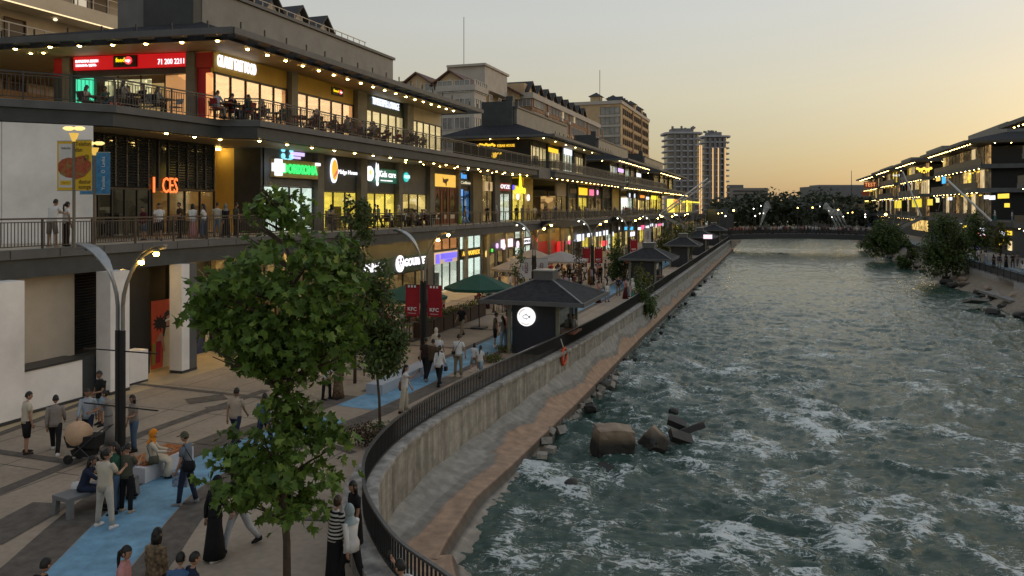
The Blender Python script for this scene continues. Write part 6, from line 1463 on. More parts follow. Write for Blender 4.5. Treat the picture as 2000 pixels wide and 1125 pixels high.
def leaves_mesh(pts, size, nrm_out, seed, shape='rhomb'):
    """many small leaves; pts (n,3), outward direction (n,3)"""
    rs = np.random.RandomState(seed); n = len(pts)
    nrm = nrm_out*.7 + rs.normal(0,.55,(n,3)) + np.array([0,0,.45]); nrm /= np.linalg.norm(nrm,axis=1,keepdims=True)
    tip = nrm_out*.6 + rs.normal(0,.6,(n,3)) + np.array([0,0,-.5]); tip -= nrm*np.sum(tip*nrm,axis=1,keepdims=True); tip /= np.linalg.norm(tip,axis=1,keepdims=True)+1e-9
    sd = np.cross(tip, nrm); sz = size*rs.uniform(.65,1.25,(n,1,1))
    if shape == 'maple':
        half = np.array([(0,0,0),(.28,-.06,.05),(.52,.12,.10),(.34,.30,.05),(.58,.62,.10),(.26,.58,.03),(0,1.0,-.06)]); other = half*np.array([-1,1,1]); k = 7
        loc = np.concatenate([half, other[::-1]])
    else:
        loc = np.array([(0,0,0),(.34,.45,.05),(0,1,-.05),(-.34,.45,.05)]); k = 4
    V = pts[:,None,:] + sz*(loc[None,:,0:1]*sd[:,None,:] + (loc[None,:,1:2]-.4)*tip[:,None,:] + loc[None,:,2:3]*nrm[:,None,:])
    return V, k, len(loc)
def foliage_obj(V, k, m_, name, mats, parent=None):
    n, c = V.shape[0], V.shape[1]; me = bpy.data.meshes.new(name); off = BASE.get(parent.name, Vector()) if parent else Vector()
    me.vertices.add(n*c); me.vertices.foreach_set('co', (V.reshape(-1,3)-np.array(off)).astype(np.float32).ravel()); nf = n*c//k
    me.loops.add(nf*k); me.loops.foreach_set('vertex_index', np.arange(nf*k, dtype=np.int32)); me.polygons.add(nf); me.polygons.foreach_set('loop_start', np.arange(0,nf*k,k,dtype=np.int32)); me.update(calc_edges=True)
    me.materials.append(mats); o = bpy.data.objects.new(name, me); col.objects.link(o)
    if parent: o.parent = parent
    return o
def leafmat(name, c1, c2, c3=None, per='Random Per Island'):
    m = bpy.data.materials.new(name); n, l = nodes(m); b = n['Principled BSDF']; b.inputs['Roughness'].default_value = .5; b.inputs['Specular IOR Level'].default_value = .3
    g = n.new('ShaderNodeNewGeometry'); rp = n.new('ShaderNodeValToRGB'); e = rp.color_ramp.elements; e[0].color = (*c1,1); e[1].color = (*c2,1)
    if c3: x = e.new(.9); x.color = (*c2,1); e[2].color = (*c3,1)
    oi = n.new('ShaderNodeObjectInfo'); ad = n.new('ShaderNodeMath'); ad.operation = 'ADD'; fr = n.new('ShaderNodeMath'); fr.operation = 'FRACT'
    l.new(g.outputs[per], ad.inputs[0]); l.new(oi.outputs['Random'], ad.inputs[1]); l.new(ad.outputs[0], fr.inputs[0]); l.new(fr.outputs[0], rp.inputs[0]); l.new(rp.outputs[0], b.inputs['Base Color'])
    tr_ = n.new('ShaderNodeBsdfTranslucent'); l.new(rp.outputs[0], tr_.inputs[0]); mx = n.new('ShaderNodeMixShader'); mx.inputs[0].default_value = .3; l.new(b.outputs[0], mx.inputs[1]); l.new(tr_.outputs[0], mx.inputs[2]); l.new(mx.outputs[0], n['Material Output'].inputs[0]); return m
LF1 = leafmat('maple_leaf', (.055,.105,.019), (.135,.225,.037), (.23,.31,.06)); LF2 = leafmat('dark_leaf', (.036,.062,.018), (.092,.140,.032), (.14,.19,.045)); LF3 = leafmat('olive_leaf', (.065,.080,.02), (.15,.155,.035), (.22,.21,.05)); LF4 = leafmat('grove_leaf', (.024,.034,.020), (.048,.060,.030), (.065,.08,.038)); LFR = leafmat('reddish_shrub_leaf', (.035,.040,.015), (.10,.045,.025), (.13,.10,.04))
BARK = M('bark', (.075,.055,.038), .9, .3, 8, bump=.4)
def crown_points(ells, n, seed, thr=.42, fs=1.4, shell=.55, twig=0):
    if twig:
        C_, O_ = crown_points(ells, n//twig, seed, thr, fs, .45); rs = np.random.RandomState(seed+1); k = np.repeat(np.arange(len(C_)), twig); j = rs.normal(0,.105,(len(k),3))*np.array([1.25,1.25,.8]); return C_[k]+j, O_[k]
    rs = np.random.RandomState(seed); vol = np.array([e[3]*e[4]*e[5] for e in ells])**.8; pts = []; outs = []; need = n
    while need > 0:
        m = max(64, int(need*2.2)); idx = rs.choice(len(ells), m, p=vol/vol.sum()); E_ = np.array(ells)[idx]
        d = rs.normal(0,1,(m,3)); d /= np.linalg.norm(d,axis=1,keepdims=True); r = rs.uniform(0,1,(m,1))**shell; P_ = E_[:,:3]+d*r*E_[:,3:6]
        f = fbm(P_[:,0]*fs+P_[:,2]*fs*.7+50, P_[:,1]*fs+P_[:,2]*fs*.8+50, seed%40+130, 3); ok = f > thr
        P_, d = P_[ok], d[ok]; pts.append(P_[:need]); outs.append(d[:need]); need -= len(P_[:need])
    return np.concatenate(pts), np.concatenate(outs)
def tree(label, base, ells, n, size, mat_, seed, trunk_r=.06, top=None, shape='rhomb', solo=0, cat='tree', group='trees on the promenade', name='tree', thr=.42, fs=1.4, limbs=True, bark=BARK, twig=0):
    t_ = thing(name, label, cat, tuple(base), group); rs = random.Random(seed)
    zt_ = top or max(e[2] for e in ells); mb = MB(); bx, by, bz = base
    cx = [(bx+rs.uniform(-.05,.05)*k, by+rs.uniform(-.05,.05)*k, bz+(zt_-bz)*k/6.) for k in range(7)]; cx[0] = tuple(base)
    mb.tube(cx, [trunk_r*(1-.12*k) for k in range(7)], 9); tk = mb.build('trunk', [bark], t_, smooth=True)
    if limbs:
        for e in ells:
            zs = max(bz+.35*(zt_-bz)*.6, min(zt_, e[2]-.25*e[5]-.5*math.hypot(e[0]-bx,e[1]-by)));u = (zs-bz)/(zt_-bz); q = min(5,int(u*6)); s0 = Vector(cx[q]).lerp(Vector(cx[q+1]), u*6-q)
            for k in range(3):
                tp = Vector((e[0]+rs.uniform(-.6,.6)*e[3], e[1]+rs.uniform(-.6,.6)*e[4], e[2]+rs.uniform(-.3,.6)*e[5])); md = s0.lerp(tp,.5)+Vector((rs.uniform(-.1,.1),rs.uniform(-.1,.1),rs.uniform(.0,.15)))*(tp-s0).length*.5
                lb_ = MB(); lb_.tube([s0,md,tp], [trunk_r*.42,trunk_r*.28,trunk_r*.1], 5); lb_.build('limb', [bark], t_)
    P_, O_ = crown_points(ells, n, seed, thr, fs, twig=twig); V, k, c = leaves_mesh(P_, size, O_, seed, shape)
    if solo:
        dist = np.linalg.norm(P_-np.array([0,0,CAM_H]),axis=1); order = np.argsort(dist-.9*np.random.RandomState(1).rand(len(dist))); near = order[:solo]; rest_ = order[solo:]
        off = np.array(BASE[t_.name])
        for i in near:
            o = foliage_obj((V[i:i+1]-P_[i]), k, None, 'leaf', mat_, None); o.parent = t_; o.location = tuple(P_[i]-off)
        V = V[rest_]
    f = foliage_obj(V, k, None, 'foliage', mat_, t_); f['kind'] = 'stuff'
    return t_
# the maple in front: crown surveyed as clumps (px, py, half width, half height)
d0 = 13.6; clumps = [(545,905,122,112),(470,935,62,66),(610,830,66,48),(640,890,40,66),(560,800,62,44),(440,900,45,50),(500,985,60,45),(590,980,60,45),(560,560,150,125),(435,565,72,85),(492,482,52,48),(540,425,56,56),(512,392,22,36),(578,402,26,42),(612,518,66,64),(445,640,78,72),(520,690,106,66),(615,660,88,80),(655,560,52,84),(680,620,40,66),(540,745,56,40),(372,570,26,30),(390,640,40,40),(492,430,26,22),(700,600,30,40),(508,372,13,22),(574,384,14,26),(548,400,30,30),(415,690,30,26),(690,680,24,30),(560,640,120,90)]
rs_ = random.Random(4); tx, ty = D(561,d0)
E1 = []
for (px, py, hw, hh) in clumps:
    dd = d0+rs_.uniform(-.45,.45); x, y = D(px,dd); z = CAM_H+(405-py)*dd/1500.; k = dd/1500.; E1.append((x,y,z,hw*k,hw*k*.95,hh*k))
tree('leafy young maple tree in the foreground standing before the promenade', (tx,ty,0), E1, 5200, .165, LF1, 12, .075, 7.2, 'maple', 300, thr=.44, fs=1.6, twig=13)
def tree_px(label, px, d, clumps, n, size, mat_, seed, tr_=.05, z0=0, dj=.3, **kw):
    rs2 = random.Random(seed); E_ = []; bx, by = D(px,d)
    for (qx, qy, hw, hh) in clumps:
        dd = d+rs2.uniform(-dj,dj); x, y = D(qx,dd); k = dd/1500.; E_.append((x,y,CAM_H+(405-qy)*k,hw*k,hw*k,hh*k))
    return tree(label, (bx,by,z0), E_, n, size, mat_, seed, tr_, **kw)
tree_px('slim young tree with dense crown beside the red flag lamp', 742, 24.8, [(745,640,54,78),(722,600,46,58),(768,670,36,54),(742,548,34,42),(745,704,46,38),(748,520,12,22),(708,650,30,46),(782,640,22,40)], 5600, .15, LF2, 22, .05, thr=.40)
tree_px('taller tree behind the foreground maple reaching the first terrace', 693, 31, [(682,610,56,74),(686,500,42,60),(700,430,34,44),(712,398,18,26),(660,560,40,60),(680,395,12,18),(660,670,44,44),(720,450,24,30)], 4600, .17, LF2, 23, .07, thr=.42)
tree_px('thin dark tree by the ochre umbrella', 1014, 48, [(1012,505,14,22),(1006,525,12,16),(1018,490,8,14),(1016,545,10,12)], 330, .15, LF2, 24, .04, thr=.4)
tree_px('thin brownish tree in the crowd before the red front', 1128, 62, [(1130,500,14,20),(1126,530,13,20),(1130,480,9,14)], 420, .16, LFR, 25, .04, thr=.4)
tree_px('bushy green tree beside the second kiosk', 1206, 70, [(1206,520,24,28),(1200,495,18,22),(1208,472,11,16),(1214,508,20,26),(1198,530,16,18)], 1500, .24, LF2, 26, .07, thr=.38)
for i, (px, d, w, y0, y1) in enumerate(((1300,98,20,446,505),(1324,106,22,436,500),(1348,116,18,432,490),(1338,100,16,450,500))):
    tree_px(['leftmost of the four olive lit trees before the far kiosks','tall middle olive lit tree before the far kiosks','rightmost of the four olive lit trees before the far kiosks','low olive lit tree in front of the other three'][i], px, d, [(px,(y0+y1)/2,w,(y1-y0)*.42),(px-w*.4,(y0+y1)/2+8,w*.7,(y1-y0)*.3),(px+w*.4,(y0+y1)/2+4,w*.7,(y1-y0)*.3),(px,y0+10,w*.5,12)], 900, .36, LF3, 30+i, .09, thr=.36, fs=.7)  # light on these crowns is put into the olive leaf colour
tree_px('small tree wrapped with yellow cloth in front of the second kiosk', 1256, 60, [(1256,545,20,16),(1250,530,12,18),(1262,560,18,14)], 500, .2, LF3, 40, .05, z0=.0, top=2.6)
x, y = -8.75, 54.5; tree('dark bush growing from the parapet over the river', (x,y,-.7), [(x,y,.2,.8,1.0,.9),(x+.25,y+.5,-.2,.7,.9,.7),(x-.3,y-.2,1.2,.6,.7,.7),(x+.1,y+.9,.6,.7,.8,.8),(x-.5,y-.3,1.9,.35,.4,.5)], 1700, .17, LF2, 41, .05, thr=.36, cat='bush', name='bush', group=None, limbs=False)
def shrub(label, x, y, z, r, h, n, size, mat_, seed): return tree(label, (x,y,z), [(x,y,z+h*.5,r,r,h*.5),(x+r*.4,y+r*.2,z+h*.4,r*.7,r*.7,h*.4),(x-r*.4,y-r*.1,z+h*.45,r*.6,r*.6,h*.4)], n, size, mat_, seed, .03, thr=.36, fs=3, cat='shrub', name='shrub', group='low shrubs', limbs=False)
x, y = G(712,872); shrub('reddish green shrub at the bend of the railing', x, y, 0, .65, .75, 900, .085, LFR, 50); x, y = G(742,850); shrub('small green shrub at the foot of the slim tree', x, y, 0, .4, .55, 320, .08, LF2, 51)
x, y = G(955,708); shrub('low olive shrub beside the near kiosk', x, y, 0, .75, .45, 700, .085, LF3, 52); x, y = G(985,688); shrub('low olive shrub nearest the kiosk wall', x, y, 0, .5, .4, 350, .085, LF3, 53)
for i in range(7):
    s_ = 38.3+i*1.36; p = thing('planter', ['first','second','third','fourth','fifth','sixth','seventh'][i]+' brown timber planter from the red flag lamp with trailing greenery', 'planter', (-18.3,s_,0), 'planters in front of the cafe tables')
    mb = MB(); mb.box(-18.6,-18.0,s_-.62,s_+.62,0,.85); b_ = mb.build('planter_box', [PLANTERB], p)
    for q in range(6): mb = MB(); mb.box(-18.0,-17.975,s_-.61+q*.205,s_-.42+q*.205,.03,.82); mb.build('plank', [PLANTERB], b_)
    P_, O_ = crown_points([(-18.3,s_,1.0,.35,.62,.28),(-18.15,s_+.2,.95,.3,.35,.3)], 260, 60+i, .3, 3); V, k, c = leaves_mesh(P_, .10, O_, 60+i); f = foliage_obj(V, k, None, 'foliage', LF3 if i%2 else LF2, p); f['kind'] = 'stuff'
bn = thing('bench', 'white block bench with an orange wooden seat beside the blue lane', 'bench', (-15.8,16.5,0)); a_ = R(4)
mb = MB(); mb.obox((-15.8,16.5,.2), .85,1.9,.40,a_); mb.build('block', [M('white_concrete', (.52,.52,.55), .7, .08, 2)], bn)
for k in range(5): mb = MB(); mb.obox((-15.8-.28+k*.14,16.5,.432), .125,1.6,.06,a_); mb.build('plank', [M('orange_wood', (.30,.105,.028), .5, .25, 6)], bn)
bn = thing('bench', 'grey concrete bench with curved legs at the left of the blue lane', 'bench', (-15.4,14.0,0)); GB = M('grey_bench_concrete', (.17,.175,.18), .7, .1, 2); a_ = R(-9)
c = Vector((-15.35,14.15,0)); uu = Vector((math.cos(a_),math.sin(a_),0)); vv = Vector((-uu.y,uu.x,0))
mb = MB(); mb.obox(tuple(c+Vector((0,0,.42))), .60,1.8,.09,a_); mb.build('seat', [GB], bn)
for sv in (-.82,.82):
    for su in (-.25,.25): mb = MB(); p = c+uu*su+vv*sv; q = c+uu*su*1.15+vv*sv*1.03; mb.beam((q.x,q.y,0),(p.x,p.y,.375),.12,.12); mb.build('leg', [GB], bn)
x, y = G(792,742); bn = thing('bench', 'low white seat wall on the edge of the blue lane by the slim tree', 'bench', (x,y,0)); mb = MB(); mb.box(x-.35,x+.35,y-2.6,y+3.2,0,.36); mb.build('block', [M('bluish_concrete', (.34,.38,.43), .7, .08, 2)], bn); mb = MB(); mb.box(x-.35,x+.35,y-2.6,y+3.2,.362,.38); mb.build('seat', [M('bluish_concrete', (.34,.38,.43), .7, .08, 2)], bn)
# stroller
x, y = G(168,903); st = thing('stroller', 'dark pram with a beige cloth draped over its hood', 'stroller', (x,y,0)); a_ = R(14); cs = lambda u, v, z: (x+u*math.cos(a_)-v*math.sin(a_), y+u*math.sin(a_)+v*math.cos(a_), z)
mb = MB()
for u in (-.38,.38):
    for v in (-.24,.24): mb.disc(cs(u,v,.13), .13, (-math.sin(a_),math.cos(a_),0), 14, .045)
mb.build('wheel', [DARK], st); mb = MB()
for v in (-.25,.25): mb.tube([cs(-.38,v,.13),cs(.1,v,.55),cs(.62,v,1.0)], .016, 6); mb.tube([cs(.38,v,.13),cs(-.1,v,.55)], .016, 6)
mb.tube([cs(.62,-.25,1.0),cs(.68,0,1.03),cs(.62,.25,1.0)], .02, 6); mb.build('frame', [DARKG], st)
mb = MB(); mb.loft([[cs(-.42+.0*k,-.2,.45),cs(.40,-.2,.45),cs(.40,.2,.45),cs(-.42,.2,.45)] if k == 0 else [cs(-.5,-.24,.78),cs(.42,-.24,.78),cs(.42,.24,.78),cs(-.5,.24,.78)] for k in range(2)]); mb.build('bassinet', [M('black_fabric', (.015,.015,.017), .8, .2, 5)], st)
mb = MB(); q = cs(-.22,0,.78); mb.ball(q, .40,.33,.36, 14,8); mb.build('hood_cloth', [M('beige_blanket', (.50,.34,.22), .85, .1, 5)], st, True)
mb = MB(); mb.loft([[cs(-.3,-.16,.2),cs(.25,-.16,.2),cs(.25,.16,.2),cs(-.3,.16,.2)],[cs(-.33,-.2,.38),cs(.28,-.2,.38),cs(.28,.2,.38),cs(-.33,.2,.38)]]); mb.build('basket', [M('black_fabric', (.015,.015,.017), .8, .2, 5)], st)
# life ring on the outside of the railing
LRX, LRY = -9.42, 34.6; n = 20; r = thing('life_ring', 'orange life ring hanging on the parapet wall', 'life ring', (LRX,LRY,-.25))
mb = MB(); ringp = [(LRX+.1,LRY+.37*math.cos(2*math.pi*k/n),.17+.37*math.sin(2*math.pi*k/n)) for k in range(n+1)]; mb.tube(ringp, .07, 8); mb.build('ring', [M('orange_plastic', (.55,.07,.02), .45, .1, 3)], r, True)
mb = MB(); mb.tube([(LRX,LRY-.2,1.0),(LRX+.08,LRY+.0,.55)], .02, 6); mb.build('rope', [WHITE], r)

# ------------------------------------------------------------------ rocks in and beside the river
def rocks():
    out = []
    for seed in range(5):
        import bmesh
        bm = bmesh.new(); bmesh.ops.create_icosphere(bm, subdivisions=3, radius=1.0); rs = np.random.RandomState(seed+5)
        pl_ = [(Vector(rs.normal(0,1,3)).normalized(), rs.uniform(.55,.85)) for _ in range(9)]
        for v in bm.verts:
            for nn, dd in pl_:
                k = v.co.dot(nn)
                if k > dd: v.co -= nn*(k-dd)
            v.co += Vector(rs.normal(0,.012,3))
        me = bpy.data.meshes.new('rock'); bm.to_mesh(me); bm.free(); me.materials.append(ROCKM); out.append(me)
    return out
def block_rock():
    import bmesh
    bm = bmesh.new(); bmesh.ops.create_cube(bm, size=2.); bmesh.ops.subdivide_edges(bm, edges=bm.edges[:], cuts=6, use_grid_fill=True)
    for v in bm.verts:
        c = v.co.copy(); l_ = (abs(c.x)**14+abs(c.y)**14+abs(c.z)**14)**(1/14.); v.co = c/l_*(1+.10*(float(fbm(np.array(c.x*1.3+9), np.array(c.y*1.3+c.z*1.7+9), 66))-.5)*2)
        v.co.x += .16*c.z*(1 if c.y > 0 else .3); v.co.z -= .14*max(0,c.x)
    me = bpy.data.meshes.new('rock'); bm.to_mesh(me); bm.free(); me.materials.append(ROCKM); return me
def rockmat():
    m = bpy.data.materials.new('wet_rock'); n, l = nodes(m); b = n['Principled BSDF']; tc = n.new('ShaderNodeTexCoord'); nz = n.new('ShaderNodeTexNoise'); nz.inputs['Scale'].default_value = 2.5; nz.inputs['Detail'].default_value = 8; l.new(tc.outputs['Object'], nz.inputs['Vector'])
    g = n.new('ShaderNodeNewGeometry'); sp = n.new('ShaderNodeSeparateXYZ'); l.new(g.outputs['Position'], sp.inputs[0]); mr = n.new('ShaderNodeMapRange'); mr.inputs[1].default_value = -1.35; mr.inputs[2].default_value = -.95; l.new(sp.outputs[2], mr.inputs[0])
    rp = n.new('ShaderNodeValToRGB'); rp.color_ramp.elements[0].color = (.14,.095,.06,1); rp.color_ramp.elements[1].color = (.34,.25,.17,1); l.new(nz.outputs['Fac'], rp.inputs[0])
    mx = n.new('ShaderNodeMix'); mx.data_type = 'RGBA'; mx.inputs[6].default_value = (.022,.020,.017,1); l.new(rp.outputs[0], mx.inputs[7]); l.new(mr.outputs[0], mx.inputs[0]); l.new(mx.outputs[2], b.inputs['Base Color']); b.inputs['Roughness'].default_value = .6
    bp = n.new('ShaderNodeBump'); bp.inputs['Strength'].default_value = .5; bp.inputs['Distance'].default_value = .06; l.new(nz.outputs['Fac'], bp.inputs['Height']); l.new(bp.outputs[0], b.inputs['Normal']); return m
ROCKM = rockmat(); RK = rocks(); CHUNK = M('pale_broken_concrete', (.30,.27,.23), .9, .35, 3, bump=.5)
def rock(label, x, y, z, sx, sy, sz, rz, k, group=None, name='boulder', rx=0):
    o = bpy.data.objects.new(name, RK[k]); col.objects.link(o); o.location = (x,y,z); o.scale = (sx,sy,sz); o.rotation_euler = (rx,rx*.5,rz); return meta(o, label, 'rock', group)
x, y = G(1193,893,-1.8); 
mb = MB(); 
RK.append(block_rock()); o = rock('large brown block shaped boulder in the river', x, y+.35, -1.36, .70,.55,.58, R(28), 5)
x, y = G(1275,880,-1.8); rock('jagged pale topped boulder right of the block boulder', x, y+.2, -1.55, .62,.6,.62, 1.2, 1, rx=.4)
mb = MB(); 
for (px, py, w, hgt, rz, tl, lab) in ((1330,868,1.1,.34,.5,.5,'tilted broken concrete slab in the river beside the boulders'),(1352,850,1.2,.3,.35,-.3,'second broken slab leaning behind the tilted one'),(1322,838,.9,.28,.1,.2,'dark flat slab piece behind the leaning slabs')):
    x, y = G(px,py,-1.8); mb = MB(); mb.obox((x,y,-1.55), w*.8,.5,.24,rz,0,tl,.35*(1 if tl > 0 else -1)); single(mb, 'broken_slab', [ROCKM], lab, 'slab', 'broken slabs in the river')
x, y = G(1316,808,-1.8); rock('small dark rock upstream of the slabs', x, y, -1.75, .28,.22,.2, .4, 2); x, y = G(1116,950,-1.8); rock('small dark rock near the embankment foot', x, y, -1.8, .30,.22,.26, .9, 3)
x, y = G(1180,912,-1.8); rock('low brown rock at the foot of the block boulder', x, y, -1.9, .75,.4,.25, .1, 4)
rs_ = random.Random(17)
for k in range(22):
    y = 33+ (k/21.)**1.2*68+rs_.uniform(-1.5,1.5); x = -7.95+rs_.uniform(-.25,.35); s_ = rs_.uniform(.10,.30); rock('dark wet boulder at the waterline of the left embankment', x, y, -1.75+rs_.uniform(-.08,.12), s_, s_*rs_.uniform(.7,1.5), s_*.8, rs_.uniform(0,6), k%5, 'boulders along the waterline')
for k in range(17):
    y = 25.8+k*.9+rs_.uniform(-.2,.2); x = -8.15+rs_.uniform(-.1,.45)+(.3 if y < 27 else 0); mb = MB(); q = rs_.uniform(.14,.42)
    mb.obox((x,y,-1.68+rs_.uniform(-.05,.12)), q, q*rs_.uniform(.6,1.3), rs_.uniform(.08,.3), rs_.uniform(0,3), 0, rs_.uniform(-.9,.9), rs_.uniform(-.9,.9)); single(mb, 'concrete_chunk', [CHUNK], 'pale broken concrete chunk at the foot of the left embankment', 'rubble', 'broken concrete along the embankment foot')
x, y = G(1937,615,-1.8); rock('large dark boulder near the right bank', x, y, -1.6, .75,.5,.5, .5, 1); x, y = G(1957,620,-1.8); rock('small boulder beside the large one at the right bank', x, y, -1.75, .3,.25,.25, .5, 2)
for k in range(40):
    y = 62+rs_.random()**1.2*100; x = 19.3+rs_.uniform(-.9,1.2); s_ = rs_.uniform(.25,.8); rock('pale brown rubble rock on the right river bank', x, y, -1.6+max(0,(x-19)*.5), s_, s_*1.2, s_*.6, rs_.uniform(0,6), k%5, 'rubble along the right bank')
for (px, py, w, l_, lab, tl) in ((1960,578,3.4,2.2,'pale tilted concrete slab collapsed on the right bank',.10),(1905,590,1.6,1.4,'dark broken slab lying at the right waterline',-.3),(1985,588,2.6,2.0,'ochre lit slab at the right edge of the bank',.12)):
    x, y = G(px,py,-1.2); mb = MB(); mb.obox((x,y,-1.1), w,l_,.22,.4,0,tl,.08); single(mb, 'broken_slab', [STAIN if False else CONC], lab, 'slab', 'broken slabs on the right bank')

# ------------------------------------------------------------------ right bank trees and the wooded distance
def bank_tree(label, px, d, w, y0, y1, n, size, mat_, seed, z0=-.8): return tree_px(label, px, d, [(px,(y0+y1)/2,w*.8,(y1-y0)*.44),(px-w*.45,(y0+y1)/2+(y1-y0)*.12,w*.6,(y1-y0)*.34),(px+w*.45,(y0+y1)/2+(y1-y0)*.08,w*.6,(y1-y0)*.34),(px-w*.1,y0+(y1-y0)*.2,w*.5,(y1-y0)*.22)], n, size, mat_, seed, .12, z0=z0, dj=1.2, thr=.37, fs=.55, group='trees along the right bank')
bank_tree('big dark tree hanging over the right bank walkway wall', 1848, 91, 56, 415, 550, 7500, .30, LF2, 70, -1.0); bank_tree('dark rounded tree on the right bank near the footbridge', 1724, 128, 36, 428, 506, 4200, .38, LF2, 71); bank_tree('small dark shrub tree between the two bank trees', 1772, 112, 20, 468, 530, 1500, .34, LF2, 72); bank_tree('second rounded tree behind the footbridge end', 1750, 138, 26, 436, 500, 1900, .4, LF2, 73)
bank_tree('tall airy tree on the right walkway behind the big one', 1905, 104, 34, 410, 505, 2200, .34, LF2, 74, 0); bank_tree('slender olive tree before the right bank shops', 1955, 100, 20, 430, 500, 1000, .3, LF3, 75, 0); bank_tree('low shrub tree at the bridge end of the right bank', 1690, 158, 18, 462, 490, 380, .4, LF2, 76)
rs_ = random.Random(23)
def GW(k, px, d, yt): return ('in front' if d < 320 else 'mid deep' if d < 400 else 'at the back')+', '+('left of the tall water jet' if px < 1480 else 'behind the tall water jet' if px < 1530 else 'above the bridge middle' if px < 1610 else 'behind the four water jets' if px < 1660 else 'by the right bank mall')
for k in range(46):
    px = 1405+k*6.4+rs_.uniform(-4,4); d = rs_.uniform(250,470); yt = 372+rs_.uniform(0,22)+(-10 if 1490 < px < 1640 else 0); x, y = D(px,d); zt_ = CAM_H+(405-yt)*d/1500.; r_ = rs_.uniform(6.5,10.0)
    E_ = [(x,y,zt_*.5,r_,r_,zt_*.5),(x+r_*.5,y,zt_*.38,r_*.8,r_*.8,zt_*.38),(x-r_*.5,y,zt_*.36,r_*.8,r_*.8,zt_*.36)]
    tree('dark far grove tree, '+GW(k,px,d,yt), (x,y,0), E_, 340, 2.1, LF4, 200+k, .25, thr=.3, fs=.2, group='grove beyond the footbridge', limbs=False)
far = thing('low_building', 'pale low building far beyond the grove, right of the twin towers', 'building', (*D(1455,560),0), 'far low buildings')
def fbox(parent, px0, px1, y0, d, m_, dep=30, name='wall', zb=-1):
    a, b = D(px0,d), D(px1,d); z1 = CAM_H+(405-y0)*d/1500.; u = Vector((-SY,CY,0))*dep; mb = MB(); mb.prism([a,b,(b[0]+u.x,b[1]+u.y),(a[0]+u.x,a[1]+u.y)], zb, z1); return mb.build(name, [m_], parent)
PALE = M('hazy_pale_render', (.22,.20,.18), .8, .12, .1); HAZ = M('hazy_grey_render', (.15,.15,.15), .8, .15, .1); fbox(far,1419,1452,361,560,HAZ); fbox(far,1428,1500,367,555,PALE); wm_ = MB(); 
for k in range(4): fbox(far, 1432, 1498, 372+k*7, 554.6-.1*k, M('far_window_band', (.05,.05,.055), .3, .2, .2), .3, 'window_band', CAM_H+(405-(374.5+k*7))*554/1500.)
far2 = thing('low_building', 'long grey flat building above the grove at centre', 'building', (*D(1640,600),0), 'far low buildings'); fbox(far2,1590,1700,364,600,HAZ); fbox(far2,1600,1690,361,603,M('grey_roof_sheet', (.2,.2,.205), .6, .1, .2), 20)
wl_ = thing('retaining_wall', 'long grey retaining wall behind the footbridge', 'wall', (*D(1620,300),0)); fbox(wl_,1556,1690,398,300,CONC,2)
mst = thing('radio_mast', 'thin lattice radio mast behind the right bank pavilions', 'mast', (*D(1663,420),0)); x, y = D(1663,420); mb = MB(); mb.tube([(x,y,0),(x,y,CAM_H+(405-333)*420/1500)], [.35,.12], 5); mb.build('pole', [DARKG], mst)
far3 = thing('far_riverside', 'dark riverside stands beyond the footbridge on the left bank', 'building', (*D(1440,230),0), 'far low buildings'); fbox(far3,1405,1432,418,215,CHAR,12); fbox(far3,1398,1422,409,240,CHAR2,10)
rs_ = random.Random(31)
for i, (px, py, d, s_, m_) in enumerate([(1433,411,200,.42,0),(1587,405.5,235,.36,0),(1558,406,240,.3,0),(1472,407.5,230,.26,1),(1486,402,260,.26,1),(1548,399,300,.34,1),(1601,403,270,.3,1),(1637,410,230,.36,0),(1619,412,225,.18,1),(1656,416,210,.2,0),(1665,415,205,.2,0),(1475,422,190,.2,1),(1484,417,195,.18,1),(1491,416.5,200,.18,1),(1625,424,190,.2,1),(1647,423,190,.18,1),(1417,422,190,.24,1),(1410,416,195,.2,0),(1403,417,190,.2,0),(1690,419,190,.22,1),(1690,424,186,.22,1),(1730,419,150,.42,0)]):
    x, y = D(px,d); z = CAM_H+(405-py)*d/1500.; f = thing('park_lamp', 'distant glowing park lamp beyond the footbridge' if px != 1730 else 'bright park lamp among the right bank trees', 'lamp', (x,y,0), 'park lamps beyond the footbridge')
    mb = MB(); mb.tube([(x,y,-1),(x,y,z-.1)], .09, 5); mb.build('pole', [DARKG], f); mb = MB(); mb.ball((x,y,z), s_*.6,s_*.6,s_*.6, 8,5); mb.build('globe', [E('far_yellow_lamp', (1,.62,.12), 14) if m_ == 0 else E('far_white_lamp', (1,.9,.72), 9)], f)
# fountain jets behind the bridge
def spraymat():
    m = bpy.data.materials.new('water_spray'); n, l = nodes(m); n.remove(n['Principled BSDF']); t = n.new('ShaderNodeBsdfTransparent'); d = n.new('ShaderNodeBsdfDiffuse'); d.inputs[0].default_value = (.75,.77,.77,1); tc = n.new('ShaderNodeTexCoord'); nz = n.new('ShaderNodeTexNoise'); nz.inputs['Scale'].default_value = 1.6; nz.inputs['Detail'].default_value = 6; l.new(tc.outputs['Object'], nz.inputs['Vector'])
    mr = n.new('ShaderNodeMapRange'); mr.inputs[1].default_value = .32; mr.inputs[2].default_value = .75; mr.inputs[3].default_value = .04; mr.inputs[4].default_value = .6; l.new(nz.outputs['Fac'], mr.inputs[0]); mx = n.new('ShaderNodeMixShader'); l.new(mr.outputs[0], mx.inputs[0]); l.new(t.outputs[0], mx.inputs[1]); l.new(d.outputs[0], mx.inputs[2]); l.new(mx.outputs[0], n['Material Output'].inputs[0]); return m
SPR = spraymat()
